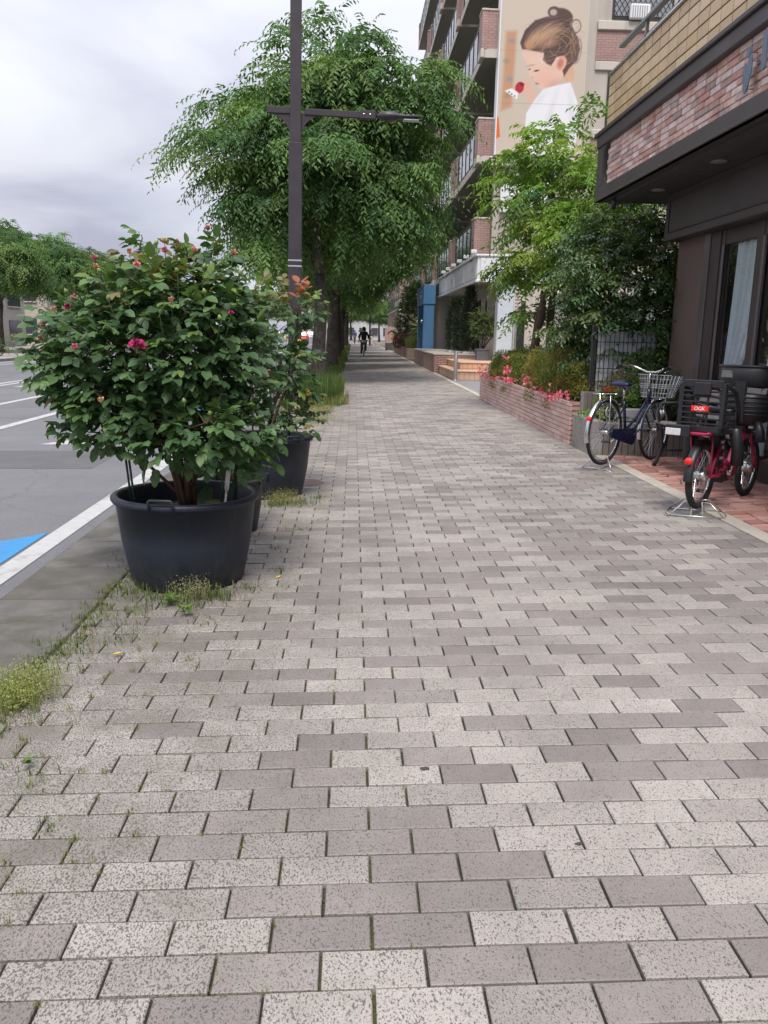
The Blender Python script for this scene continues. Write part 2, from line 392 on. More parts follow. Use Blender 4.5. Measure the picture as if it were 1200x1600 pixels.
rest = MB(); n_obj = 0
for r in range(-14, 1130):
    y1 = PY0 + PR * r; y0 = y1 - PR
    half = 0 if r % 2 == 0 else .5
    for c in range(-6, 14):
        x0 = PX0 + PW * (c + half); x1 = x0 + PW
        if x1 < -1.26 or x0 > 2.64: continue
        xa, xb = max(x0, -1.272), min(x1, 2.66)
        if xb - xa < .02: continue
        cy = (y0 + y1) / 2; cx = (x0 + x1) / 2
        wy = .0035 * math.sin(1.7 * cx + .4 * cy) + .003 * math.sin(.9 * cy + 2)      # slight settling
        if cx < -.55 and 3.2 < cy < 5.4: wy -= .004
        dz = wy + rnd.uniform(-.0016, .0016)
        if r > 260: paver_poly(rest, xa + J, xb - J, y0 + J, y1 - J, 0, tone(cx), .002); continue
        d = Vector((cx, cy, 0)) - Vector((0, 0, CAM_H)); zc = d.dot(FW)
        vis = zc > .3 and abs(d.dot(RT) / zc * F_PX) < 680 and abs(d.dot(UP) / zc * F_PX) < 830
        if n_obj < 300 and vis and xa == x0 and xb == x1 and r >= -1:
            o = obj('paver', pmesh[tone(cx)], pavement, (cx + rnd.uniform(-.001, .001), cy, dz)); o.rotation_euler = (rnd.uniform(-.008, .008), rnd.uniform(-.006, .006), rnd.uniform(-.006, .006)); n_obj += 1
        else:
            paver_poly(rest, xa + J, xb - J, y0 + J, y1 - J, dz, tone(cx), .0025)
tag(rest.build('paver_field', M_pav, pavement), kind='stuff')

# concrete edging strip along the private ground
edge = tag(thing('edging_strip', None, None, (0, 0, 0)), kind='structure')
M_edge = [pm('edging_%d' % i, c, .8, .12, 4, .25, 150, c2=(.30, .27, .21), c2at=.62) for i, c in enumerate([(.46, .415, .345), (.43, .39, .33), (.49, .445, .37)])]
em = []
for i in range(3):
    b = MB(); b.box(-.066, .066, -.298, .298, -.12, .0, b=.006); em.append(b.mesh('edging_block', M_edge[i]))
for i in range(5, 165):
    if 9.9 < .6 * i + .3 < 17.3: continue
    o = obj('edging_block', em[rnd.randrange(3)], edge, (2.734, .6 * i + .3, gz(2.734) + .008 + rnd.uniform(-.002, .002))); o.rotation_euler = (0, 0, rnd.uniform(-.004, .004))
# forecourts on the far side of the edging
fc = MB(); fc.box(2.80, 6.5, 17.2, 28.3, -.2, gz(2.8) - .004); tag(fc.build('forecourt', pm('forecourt_asphalt', (.235, .235, .24), .85, .15, 2, .4, 160)), kind='structure')
fc2 = MB(); fc2.box(2.80, 9, 28.3, 130, -.2, gz(2.8) - .003); tag(fc2.build('forecourt_far', pm('forecourt_tile', (.21, .17, .14), .85, .15, 2, .3, 60)), kind='structure')
# red irregular brick paving in front of the shop
rb = MB(); rb.box(2.80, 3.95, .5, 9.3, -.2, gz(2.8) - .018); redpav = tag(rb.build('red_brick_paving', M_joint), kind='structure')
M_red = [pm('red_paver_%d' % i, c, .8, .15, 9, .35, 140, c2=(.33, .22, .18), c2at=.62) for i, c in enumerate([(.46, .235, .19), (.40, .18, .147), (.51, .295, .247), (.35, .165, .136), (.48, .275, .23)])]
NXc, NYc = 6, 64
grid = {}
for i in range(NXc + 1):
    for j in range(NYc + 1):
        ex = 0 if i in (0, NXc) else rnd.uniform(-.05, .05)
        grid[i, j] = (2.805 + i * 1.12 / NXc + ex, 2.6 + j * .105 + rnd.uniform(-.028, .028) + .25 * (i / NXc) ** 1.3)
for i in range(NXc):
    for j in range(NYc):
        q = [grid[i, j], grid[i + 1, j], grid[i + 1, j + 1], grid[i, j + 1]]
        if q[2][1] > 9.25: continue
        if rnd.random() < .3:                                    # broken corner
            k = rnd.randrange(4); a, b_, c_ = q[k - 1], q[k], q[(k + 1) % 4]
            q[k:k + 1] = [(b_[0] * .6 + a[0] * .4, b_[1] * .6 + a[1] * .4), (b_[0] * .6 + c_[0] * .4, b_[1] * .6 + c_[1] * .4)]
        cx = sum(p[0] for p in q) / len(q); cy = sum(p[1] for p in q) / len(q)
        sh = lambda p, s: ((p[0] - cx) * s, (p[1] - cy) * (s - .07))
        n = len(q); b = MB(); zt = .0
        top = [(*sh(p, .90), zt) for p in q]; mid = [(*sh(p, .935), zt - .006) for p in q]; bot = [(*sh(p, .935), -.03) for p in q]
        b.add(top + mid + bot, [tuple(range(n))] + [(n + k, n + (k + 1) % n, (k + 1) % n, k) for k in range(n)] + [(2 * n + k, 2 * n + (k + 1) % n, n + (k + 1) % n, n + k) for k in range(n)])
        o = b.build('brick', M_red[rnd.randrange(5)], redpav, (cx, cy, gz(2.8) + .003 + rnd.uniform(-.004, .004))); o.rotation_euler = (rnd.uniform(-.015, .015), rnd.uniform(-.015, .015), 0)
# opposite pavement with its kerb
op = MB(); op.box(-22, -14.28, -6, 420, -.3, .06); tag(op.build('opposite_pavement', pm('opposite_pavement', (.33, .30, .28), .85, .15, 2)), kind='structure')
ok = MB(); ok.box(-14.28, -14.1, -6, 420, -.3, .08, b=.02); tag(ok.build('opposite_kerb', M_conc), kind='structure')

# manhole cover and small spots
mh = thing('manhole_cover', 'round brown manhole cover set in the pavers beside the rear black pot', 'manhole cover', (-.40, 7.45, gz(-.4) + .004))
b = MB(); b.lathe([(.0, .004), (.15, .004), (.155, 0), (.158, -.02)], 40); b.build('lid', pm('rusty_iron', (.16, .11, .095), .6, .25, 10, .5, 90), mh)
b = MB(); b.lathe([(.162, -.02), (.162, .003), (.185, .003), (.187, -.02)], 40); b.build('rim', M_conc_d, mh)
M_gum = pm('gum_spot', (.055, .05, .05), .8)
def flat_spot(name, label, cat, x, y, pts, mat, t=.0022):
    b = MB(); b.prism(pts, 0, t); o = b.build(name, mat); o.location = (x, y, gz(x) + .0012); return tag(o, label, cat)
def blob(r, n, s):
    q = random.Random(s); return [(r * q.uniform(.55, 1.2) * math.cos(2 * math.pi * i / n), r * q.uniform(.45, .9) * math.sin(2 * math.pi * i / n)) for i in range(n)]
flat_spot('gum_spot', 'dark splat on a pale paver in the middle of the pavement', 'stain', .238, 2.36, blob(.017, 13, 3), M_gum)
flat_spot('gum_spot', 'small dark spot at a paver joint nearest the camera', 'stain', .612, 1.954, blob(.010, 9, 5), M_gum)

# ------------------------------------------------------------------ foliage helpers (numpy)
def unit(a): return a / np.maximum(np.linalg.norm(a, axis=-1, keepdims=True), 1e-9)
def np_mesh(name, V, Fq, tint, mats, mi=None, smooth=False):
    me = bpy.data.meshes.new(name); n = len(V); k = Fq.shape[1]
    me.vertices.add(n); me.vertices.foreach_set('co', np.ascontiguousarray(V, np.float32).ravel())
    me.loops.add(Fq.size); me.loops.foreach_set('vertex_index', np.ascontiguousarray(Fq, np.int32).ravel())
    me.polygons.add(len(Fq)); me.polygons.foreach_set('loop_start', np.arange(0, Fq.size, k, dtype=np.int32)); me.polygons.foreach_set('loop_total', np.full(len(Fq), k, np.int32))
    for m in (mats if isinstance(mats, (list, tuple)) else [mats]): me.materials.append(m)
    if mi is not None: me.polygons.foreach_set('material_index', np.ascontiguousarray(mi, np.int32))
    if smooth: me.polygons.foreach_set('use_smooth', np.ones(len(Fq), bool))
    a = me.color_attributes.new('tint', 'FLOAT_COLOR', 'POINT'); c = np.ones((n, 4), np.float32); c[:, :3] = tint; a.data.foreach_set('color', c.ravel())
    me.update(calc_edges=True); return me
def simple_leaves(P, T, N, L, Wd, col, fold=.22):
    """two-triangle folded lance leaves"""
    n = len(P); T = unit(T); S = unit(np.cross(T, N)); N2 = np.cross(S, T)
    L = np.broadcast_to(np.asarray(L, float).reshape(-1, 1), (n, 1)); Wd = np.broadcast_to(np.asarray(Wd, float).reshape(-1, 1), (n, 1))
    a = P; b = P + T * L - N2 * L * .12; c = P + T * L * .42 + S * Wd * .5 + N2 * Wd * fold; d = P + T * L * .42 - S * Wd * .5 + N2 * Wd * fold
    V = np.stack([a, c, b, d], 1).reshape(-1, 3); i = np.arange(n)[:, None] * 4
    F = np.concatenate([i + [0, 2, 1], i + [0, 3, 2]], 1).reshape(-1, 3)
    return V, F, np.repeat(col, 4, 0)
def sprays(rg, B, D, Ls, k, leafL, leafW, col, droop=.5, spread=.9):
    """pinnate drooping sprays: k leaves along each twig in two rows"""
    n = len(B); t = (np.arange(k) + 1.2) / (k + .6); D = unit(D); dn = np.array([0, 0, -1.])
    Ls = np.asarray(Ls).reshape(-1, 1, 1); dr = (droop * rg.uniform(.6, 1.5, n)).reshape(-1, 1, 1)
    P = B[:, None] + D[:, None] * Ls * t[None, :, None] + dn * Ls * dr * (t ** 2)[None, :, None]
    T = unit(D[:, None] + dn * 2 * dr * t[None, :, None])
    up = np.array([0, 0, 1.]) + rg.normal(0, .25, (n, 1, 3))
    S = unit(np.cross(T, up)); sgn = np.where(np.arange(k) % 2 == 0, 1, -1)[None, :, None]
    ld = unit(T * .62 + S * sgn * spread + dn * .35 + rg.normal(0, .18, (n, k, 3)))
    nn = unit(np.cross(S, T) + rg.normal(0, .3, (n, k, 3)))
    l = leafL * rg.uniform(.7, 1.2, (n, k)) * (1 - .3 * t)[None]; wd = l * leafW / leafL * rg.uniform(.8, 1.15, (n, k))
    c = np.repeat(col[:, None], k, 1) * rg.uniform(.82, 1.2, (n, k, 1))
    return simple_leaves(P.reshape(-1, 3), ld.reshape(-1, 3), nn.reshape(-1, 3), l.ravel(), wd.ravel(), c.reshape(-1, 3))
def join(parts):
    V = []; F = []; C = []; o = 0
    for v, f, c in parts: V.append(v); F.append(f + o); C.append(c); o += len(v)
    return np.concatenate(V), np.concatenate(F), np.concatenate(C)
def barkmat(name, c1, c2, lich):
    t = NT(name); p = t.oco(); mp_ = t.n('ShaderNodeMapping'); mp_.inputs['Scale'].default_value = (1, 1, .35); t.l(p, mp_.inputs[0])
    n1 = t.noise(mp_.outputs[0], 16, 8, .7, .5); n2 = t.noise(p, 2.6, 6, .65, .4); n3 = t.noise(p, 7, 5, .6)
    col = t.ramp(n1, [(.3, c1), (.62, c2)]); col = t.mix(t.ramp(n2, [(.52, 0.), (.62, .75)]), col, lich)
    col = t.mix(t.ramp(n3, [(.6, 0.), (.68, .8)]), col, tuple(k * .35 for k in c1))
    return t.end(t.bsdf(col, .9, 0, .2, t.bump(n1, .9, .03)))
M_bark = barkmat('bark_grey', (.045, .038, .032), (.115, .10, .082), (.17, .158, .135))
M_bark2 = barkmat('bark_brown', (.05, .037, .028), (.125, .095, .07), (.15, .13, .10))
M_leaf_tree = leafmat('street_tree_leaf', .55, .34, .25)
M_leaf_bright = leafmat('maple_leaf', .5, .42, .3)
M_leaf_dark = leafmat('evergreen_leaf', .32, .2, .5)
M_leaf_rose = leafmat('rose_leaf', .48, .28, .35)
M_grass = leafmat('grass_blade', .55, .35, .3)

def limb(rg, a, b, sag=.0, n=6, wob=.08):
    a, b = np.array(a, float), np.array(b, float); L = np.linalg.norm(b - a); out = []
    ph = rg.normal(0, 1, (2, 3))
    for i in range(n):
        t = i / (n - 1); p = a * (1 - t) + b * t; p = p + (ph[0] * math.sin(math.pi * t) + ph[1] * math.sin(2 * math.pi * t) * .5) * wob * L
        p[2] += sag * L * math.sin(math.pi * t); out.append(tuple(p))
    return out

def crown_tree(seed, top, crown_c, rad, nclump, per, leafL, leafW, k, trunk_r, fork, pal, Ls=(.35, .7), clump=(.6, 1.1), droop=.5, lump=.22, low=-.9, twist=.25, stems=1):
    """returns (trunk MB, crown mesh data): trunk, forks and twigs, and leaf sprays on clumps spread through a lumpy crown"""
    rg = np.random.default_rng(seed); cc = np.array(crown_c, float); rad = np.array(rad, float)
    d = unit(rg.normal(0, 1, (nclump * 6, 3))); d = d[d[:, 2] > low]
    pts = []
    ph = rg.uniform(0, 6.28, 6)
    for q in d:                                     # Poisson-like spread of clump directions
        az = math.atan2(q[1], q[0]); lf = 1 + lump * (.5 * math.sin(3 * az + ph[0]) + .5 * math.sin(5 * az + 4 * q[2] + ph[1]) + .5 * math.sin(7 * q[2] + 2 * az + ph[2]))
        s = rg.uniform(.40, 1.0) ** .55 * lf
        p = cc + q * rad * s
        if all(np.linalg.norm((p - o) / rad) > .17 for o in pts): pts.append(p)
        if len(pts) >= nclump: break
    pts = np.array(pts)
    tr = MB(); tips = []
    for si in range(stems):
        base = np.array([0, 0, -.1]) + (0 if stems == 1 else rg.normal(0, .12, 3) * [1, 1, 0])
        fk = np.array([rg.normal(0, twist * .5), rg.normal(0, twist * .5), fork]) if stems == 1 else np.array([rg.normal(0, rad[0] * .28), rg.normal(0, rad[1] * .28), fork * rg.uniform(.8, 1.3)])
        n = 9; P = limb(rg, base, fk, 0, n, .015 if stems == 1 else .04)
        tr.tube(P, [trunk_r * (1.28 if i == 0 else 1.10 if i == 1 else 1 - .32 * i / (n - 1)) for i in range(n)], 14)
        tips.append(fk)
        P = limb(rg, fk, cc + [rg.normal(0, .2), rg.normal(0, .2), rad[2] * .55], 0, 8, .03); tr.tube(P, [trunk_r * .68 * (1 - .8 * i / 7) for i in range(8)], 9)
        tips.append(np.array(P[3])); tips.append(np.array(P[5]))
    order = np.argsort(np.linalg.norm((pts - cc) / rad, axis=1))
    nodes = [(t_, trunk_r * .5) for t_ in tips]
    for idx in order:
        p = pts[idx]; best = min(nodes, key=lambda n_: np.linalg.norm(n_[0] - p) + (.9 if n_[0][2] > p[2] - .1 else 0))
        L = np.linalg.norm(best[0] - p); r0 = min(best[1] * .72, .03 + .022 * L)
        P = limb(rg, best[0], p, .06, 5, .05); tr.tube(P, [r0 * (1 - .72 * i / 4) for i in range(5)], 5, caps=False)
        nodes.append((p, r0 * .5)); nodes.append((np.array(P[2]), r0 * .7))
    Bs = []; Ds = []; Cs = []
    pal = np.array(pal)
    for p in pts:
        m = int(per * rg.uniform(.7, 1.3)); R_ = rg.uniform(*clump)
        q = unit(rg.normal(0, 1, (m, 3))); q[:, 2] = np.abs(q[:, 2]) * .9 - .25
        Bp = p + q * np.array([R_, R_, R_ * .55]) * rg.uniform(.25, 1, (m, 1))
        out = unit(p - cc) * [1, 1, .3]
        Ds.append(unit(q * [1, 1, .5] + out * .8 + rg.normal(0, .3, (m, 3)))); Bs.append(Bp)
        base = pal[rg.integers(len(pal))] * rg.uniform(.85, 1.15)
        Cs.append(np.clip(base * rg.uniform(.8, 1.22, (m, 1)), 0, 1))
    B = np.concatenate(Bs); D = np.concatenate(Ds); C = np.concatenate(Cs)
    V, F, T = sprays(rg, B, D, rg.uniform(*Ls, len(B)), k, leafL, leafW, C, droop)
    return tr, (V, F, T)

PAL_TREE = [(.098, .186, .060), (.078, .156, .054), (.130, .222, .070), (.062, .126, .048), (.165, .252, .084)]
tr, (V, F, T) = crown_tree(11, 10, (.15, 0, 5.75), (2.6, 2.6, 2.45), 150, 46, .205, .070, 12, .215, 2.9, PAL_TREE, (.55, 1.05), (.42, .85), .70, .34, low=-.9, twist=.05)
big_trunk = tr.mesh('trunk', M_bark); big_crown = np_mesh('crown', V, F, T, M_leaf_tree)
tr, (V, F, T) = crown_tree(23, 10, (0, 0, 5.6), (2.6, 3.2, 2.2), 130, 36, .24, .085, 11, .25, 3.0, PAL_TREE, (.6, 1.1), (.7, 1.2), .62, .22, low=-.85)
mid_trunk = tr.mesh('trunk', M_bark); mid_crown = np_mesh('crown', V, F, T, M_leaf_tree)
def put_tree(label, tm, cm, x, y, s=1., rz=0, group=None, sz=None, name='street_tree', z=None):
    t = thing(name, label, 'tree', (x, y, gz(x) if z is None else z), rz, group); t.scale = (s, s, sz or s)
    obj('trunk', tm, t); tag(obj('crown', cm, t), kind='stuff'); return t
put_tree('broad leafy street tree nearest the camera, behind the lamp post, grass round its trunk', big_trunk, big_crown, -.93, 23.3, 1., 0, 'street trees along the pavement')
ords = ['second', 'third', 'fourth', 'fifth', 'sixth', 'seventh', 'eighth', 'ninth']
for i, y in enumerate((31.5, 39.5, 47.5, 56, 65, 75, 86, 98)):
    put_tree('street tree on the pavement edge, %s trunk along the row from the lamp post' % ords[i], mid_trunk, mid_crown, -.85 + rnd.uniform(-.1, .1), y, rnd.uniform(.88, .98), rnd.uniform(0, 6.28), 'street trees along the pavement')
oj = ['nearest, at the left edge of the picture', 'second along the row', 'third along the row', 'fourth along the row', 'fifth along the row', 'sixth along the row', 'seventh along the row']
for i, (y, s) in enumerate(((43, .78), (50, .78), (57, .74), (65, .72), (74, .72), (85, .72), (98, .74))):
    put_tree('leafy tree across the road, ' + oj[i], mid_trunk, mid_crown, -17.2 + (.2 if i else -.4), y, s * 1.0, 1.3 * i + .5, 'trees across the road', z=.06)

# ------------------------------------------------------------------ grass and weeds
def blades(rg, P, h, wd, col, lean=.35, name='grass'):
    """three-point bent blades"""
    n = len(P); az = rg.uniform(0, 6.28, n); d = np.stack([np.cos(az), np.sin(az), np.zeros(n)], 1); s = np.stack([-d[:, 1], d[:, 0], np.zeros(n)], 1)
    h = np.asarray(h).reshape(-1, 1) * np.ones((n, 1)); ln = rg.uniform(.1, 1., (n, 1)) * lean; z = np.array([0, 0, 1.])
    w_ = wd * rg.uniform(.6, 1.3, (n, 1))
    a = P - s * w_ * .5; b = P + s * w_ * .5; m = P + z * h * .6 + d * h * ln * .35; tip = P + z * h * (1 - .3 * ln) + d * h * ln
    V = np.stack([a, b, m + s * w_ * .4, m - s * w_ * .4, tip], 1).reshape(-1, 3); i = np.arange(n)[:, None] * 5
    F = np.concatenate([i + [0, 1, 2], i + [0, 2, 3], i + [3, 2, 4]], 1).reshape(-1, 3)
    return V, F, np.repeat(col, 5, 0)
def grass_patch(seed, boxes, label_name='grass'):
    rg = np.random.default_rng(seed); parts = []
    for (x0, x1, y0, y1, n, h0, h1, wd, pal) in boxes:
        P = np.stack([rg.uniform(x0, x1, n), rg.uniform(y0, y1, n), np.zeros(n)], 1); P[:, 2] = SLOPE * P[:, 0]
        # clumping
        P[:, :2] += .08 * np.sin(P[:, [1, 0]] * 9 + rg.uniform(0, 6))
        pal = np.array(pal); C = pal[rg.integers(len(pal), size=n)] * rg.uniform(.75, 1.25, (n, 1))
        parts.append(blades(rg, P, rg.uniform(h0, h1, n) * rg.uniform(.5, 1, n), wd, C))
    V, F, T = join(parts)
    return tag(obj(label_name, np_mesh(label_name, V, F, T, M_grass)), kind='stuff')
GREEN = [(.07, .12, .03), (.09, .15, .035), (.06, .10, .025), (.12, .16, .05)]
DRY = [(.26, .24, .09), (.22, .22, .07), (.30, .26, .12), (.14, .18, .05)]
bx = [(-1.28, -.28, 16.4, 20.5, 5200, .25, .62, .012, GREEN), (-1.28, -.15, 15.5, 17.6, 2500, .06, .25, .010, DRY + GREEN[:2]), (-1.28, -.4, 14.2, 16, 900, .04, .15, .01, DRY)]
for y in range(20, 96, 4): bx.append((-1.3, -.45 + .12 * math.sin(y), y, y + 4, 1500 if y < 40 else 800, .1, .42 if y > 26 else .3, .014 if y < 40 else .03, GREEN + DRY[1:2]))
grass_patch(3, bx)
# bare soil of the tree pits
b = MB(); b.add([(-1.28, 15.6, gz(-1.28) + .004), (-.45, 16.0, gz(-.45) + .004), (-.55, 110, gz(-.55) + .004), (-1.28, 110, gz(-1.28) + .004)], [(0, 1, 2, 3)]); tag(b.build('tree_pit_soil', M_soil), kind='structure')
# moss and seedlings in the joints, weeds round the pots
rg = np.random.default_rng(5); parts = []
def tuft(x, y, n, r, h, pal, wd=.004, lean=.6):
    P = np.stack([x + rg.normal(0, r, n), y + rg.normal(0, r, n), np.zeros(n)], 1); P[:, 2] = SLOPE * P[:, 0] - .004
    pal_ = np.array(pal); parts.append(blades(rg, P, rg.uniform(.3, 1, n) * h, wd, pal_[rg.integers(len(pal_), size=n)] * rg.uniform(.8, 1.2, (n, 1)), lean))
MOSS = [(.17, .20, .06), (.22, .23, .08), (.12, .16, .04), (.26, .25, .10)]
for _ in range(420):
    r_ = rg.integers(0, 60); hf = 0 if r_ % 2 == 0 else .5; y = PY0 + PR * r_
    x = -1.26 + abs(rg.normal(0, .55)) if y > 1.9 else rg.uniform(-1, .2)
    if rg.random() < .5: x = PX0 + PW * (round((x - PX0) / PW) + hf); y = y - rg.uniform(.0, PR)
    if x > 1.1: continue
    tuft(x, y, int(rg.integers(4, 14)), .007, rg.uniform(.006, .018) if x > -.6 else rg.uniform(.01, .035), MOSS, .0025)
for (x, y, n, r, h) in [(-1.12, 4.25, 120, .06, .09), (-1.05, 3.95, 70, .06, .05), (-.72, 4.15, 90, .04, .10), (-.55, 4.3, 50, .04, .05), (-1.18, 3.2, 60, .06, .05), (-1.0, 3.55, 40, .05, .035), (-.7, 3.75, 24, .04, .03), (-1.0, 4.12, 60, .05, .07), (-.86, 4.08, 90, .06, .09), (-.66, 4.12, 70, .05, .07), (-.78, 3.98, 40, .03, .06), (-1.15, 3.75, 80, .10, .05), (-1.18, 4.5, 90, .09, .06), (-1.24, 3.4, 90, .07, .06), (-1.25, 3.9, 60, .06, .05), (-1.28, 4.9, 90, .08, .06),
                        (-.42, 4.6, 35, .04, .05), (-.46, 5.1, 25, .03, .05), (-.38, 5.6, 35, .05, .05), (-.42, 6.5, 160, .08, .09), (-.62, 6.45, 120, .06, .10), (-.28, 6.75, 90, .05, .05), (-.95, 2.35, 25, .03, .05), (-1.12, 2.4, 40, .04, .05), (-.83, 2.1, 20, .02, .03), (-1.2, 2.15, 30, .05, .04), (-.35, 4.25, 14, .02, .03), (-.25, 5.9, 14, .03, .04)]:
    tuft(x, y, n, r, h, GREEN + MOSS[:2], .004, .9)
for _ in range(620):
    y_ = rg.uniform(2.0, 9.5); tuft(-1.275 + rg.normal(0, .035) + .05 * math.sin(y_ * 3) ** 2, y_, int(rg.integers(5, 16)), .012, rg.uniform(.012, .045), MOSS + GREEN, .003, .9)
V, F, T = join(parts); tag(obj('joint_weeds', np_mesh('joint_weeds', V, F, T, M_grass)), kind='stuff')
def seed_weed(name, label, x, y, rad, h, nst, seed, pal, kind_cat='weed'):
    """airy weed: thin branching stems carrying tiny pale seed heads"""
    rg = np.random.default_rng(seed); P = np.stack([x + rg.normal(0, rad * .45, nst), y + rg.normal(0, rad * .6, nst), np.zeros(nst)], 1); P[:, 2] = SLOPE * P[:, 0] - .005
    hh = h * rg.uniform(.35, 1, nst); pal = np.array(pal); C = pal[rg.integers(len(pal), size=nst)] * rg.uniform(.8, 1.2, (nst, 1))
    t = thing(name, label, kind_cat, (x, y, gz(x)))
    V, F, T = blades(rg, P - [x, y, gz(x)], hh, .0022, C * .8, .8); tag(obj('stem', np_mesh('stem', V, F, T, M_grass), t), kind='stuff')
    k = 9; Q = np.repeat(P - [x, y, gz(x)], k, 0); Q[:, 2] += np.repeat(hh, k) * rg.uniform(.4, 1.0, nst * k); Q[:, :2] += rg.normal(0, rad * .28, (nst * k, 2))
    D = unit(rg.normal(0, 1, (nst * k, 3))); N = unit(rg.normal(0, 1, (nst * k, 3)))
    V, F, T = simple_leaves(Q, D, N, rg.uniform(.005, .011, nst * k), .005, np.repeat(C, k, 0) * rg.uniform(.9, 1.5, (nst * k, 1)))
    tag(obj('seed_head', np_mesh('seed_head', V, F, T, M_grass), t), kind='stuff'); return t
seed_weed('weed_clump', 'pale yellow-green seeding weed clump at the left edge of the pavement', -1.235, 2.92, .13, .13, 520, 9, [(.26, .28, .10), (.32, .31, .13), (.18, .24, .07)])
seed_weed('weed_clump', 'thin greyish seeding weed against the foot of the front black pot', -.82, 4.13, .10, .13, 90, 12, [(.20, .22, .12), (.26, .25, .14)])
seed_weed('weed_clump', 'dry straw-coloured weeds at the foot of the lamp post', -.62, 12.9, .40, .28, 420, 14, [(.36, .32, .14), (.30, .29, .11), (.22, .25, .08)])
seed_weed('weed_clump', 'low seeding weed at the foot of the rear black pot', -.55, 6.5, .14, .14, 160, 15, [(.24, .26, .10), (.30, .28, .13)])
# a small broad-leaved weed with its root
def leafy_weed(label, x, y, h, n, seed):
    rg = np.random.default_rng(seed); P = np.zeros((n, 3)); P[:, 2] = rg.uniform(.005, h * .6, n); az = rg.uniform(0, 6.28, n)
    D = np.stack([np.cos(az), np.sin(az), rg.uniform(.1, .9, n)], 1); V, F, T = simple_leaves(P, D, np.tile([0, 0, 1.], (n, 1)), rg.uniform(.5, 1, n) * h, h * .28, np.array([[.12, .21, .05]]) * rg.uniform(.8, 1.3, (n, 1)))
    t = thing('weed_plant', label, 'weed', (x, y, gz(x))); obj('leaf_rosette', np_mesh('leaf_rosette', V, F, T, M_grass), t); return t
leafy_weed('small bright green weed at the front of the black pot', -.90, 4.02, .075, 14, 2)
leafy_weed('small uprooted green weed lying in front of the pot', -.80, 3.86, .06, 12, 4)
leafy_weed('bright green seedling in a joint at the left picture edge', -1.02, 2.42, .05, 9, 6)
M_yleaf = pm('yellow_leaf', (.72, .46, .05), .6)
M_sleaf = pm('brown_leaf', (.30, .19, .09), .7)
def dead_leaf(label, x, y, a, mat):
    b = MB(); b.add([(-.022, 0, .004), (-.004, -.010, .006), (.022, -.002, .009), (0, .011, .005), (0, 0, .001)], [(0, 1, 4), (1, 2, 4), (2, 3, 4), (3, 0, 4)]); b.add([(-.022, 0, .003), (-.004, -.010, .005), (.022, -.002, .008), (0, .011, .004)], [(3, 2, 1, 0)])
    o = b.build('fallen_leaf', mat); o.location = (x, y, gz(x) + .002); o.rotation_euler = (0, 0, a); tag(o, label, 'leaf')
dead_leaf('fallen yellow leaf on the pavers left of centre near the pavement edge', -.985, 3.36, .2, M_yleaf)
dead_leaf('fallen yellow leaf on the pavers right of the front pot', -.404, 4.465, 1.1, M_yleaf)
dead_leaf('dry brown leaf near the gutter in front of the pot', -1.19, 3.62, .7, M_sleaf)

# ------------------------------------------------------------------ potted roses
M_pot = pm('pot_plastic', (.018, .023, .036), .48, .12, 3, .12, 200, spec=.35, c2=(.045, .047, .052), c2at=.66)
def pot_mat():
    t = NT('pot_plastic_dusty'); p = t.pos(); o_ = t.n('ShaderNodeSeparateXYZ'); t.l(t.oco(), o_.inputs[0])
    n1 = t.noise(p, 14, 8, .7); n2 = t.noise(p, 3, 5); n3 = t.noise(p, 180, 3); mp_ = t.n('ShaderNodeMapping'); mp_.inputs['Scale'].default_value = (22, 22, 1.2); t.l(p, mp_.inputs[0]); n4 = t.noise(mp_.outputs[0], 1., 6, .7)
    low = t.n('ShaderNodeMapRange'); low.inputs[1].default_value = .20; low.inputs[2].default_value = 0.; t.l(o_.outputs[2], low.inputs[0])
    col = t.ramp(n2, [(.3, (.016, .021, .033)), (.7, (.022, .028, .042))])
    col = t.mix(t.math('MULTIPLY', t.ramp(n1, [(.42, 0.), (.68, 1.)]), t.math('MULTIPLY', low.outputs[0], .6)), col, (.12, .105, .085))
    col = t.mix(t.ramp(n4, [(.56, 0.), (.74, .22)]), col, (.10, .10, .105))
    return t.end(t.bsdf(col, t.ramp(n2, [(.3, .42), (.7, .56)]), 0, .35, t.bump(n3, .12, .003)))
M_pot = pot_mat()
M_pot2 = pm('pot_plastic_small', (.035, .037, .042), .55, .15, 4, .12, 200, spec=.35, c2=(.07, .068, .065), c2at=.6)
M_stem = pm('rose_cane', (.10, .055, .035), .8, .3, 20, .4, 120)
M_stake = pm('plant_stake', (.02, .05, .035), .5)
M_tagw = pm('plant_tag', (.62, .60, .57), .5, .1, 20, c2=(.36, .20, .18), c2at=.58)
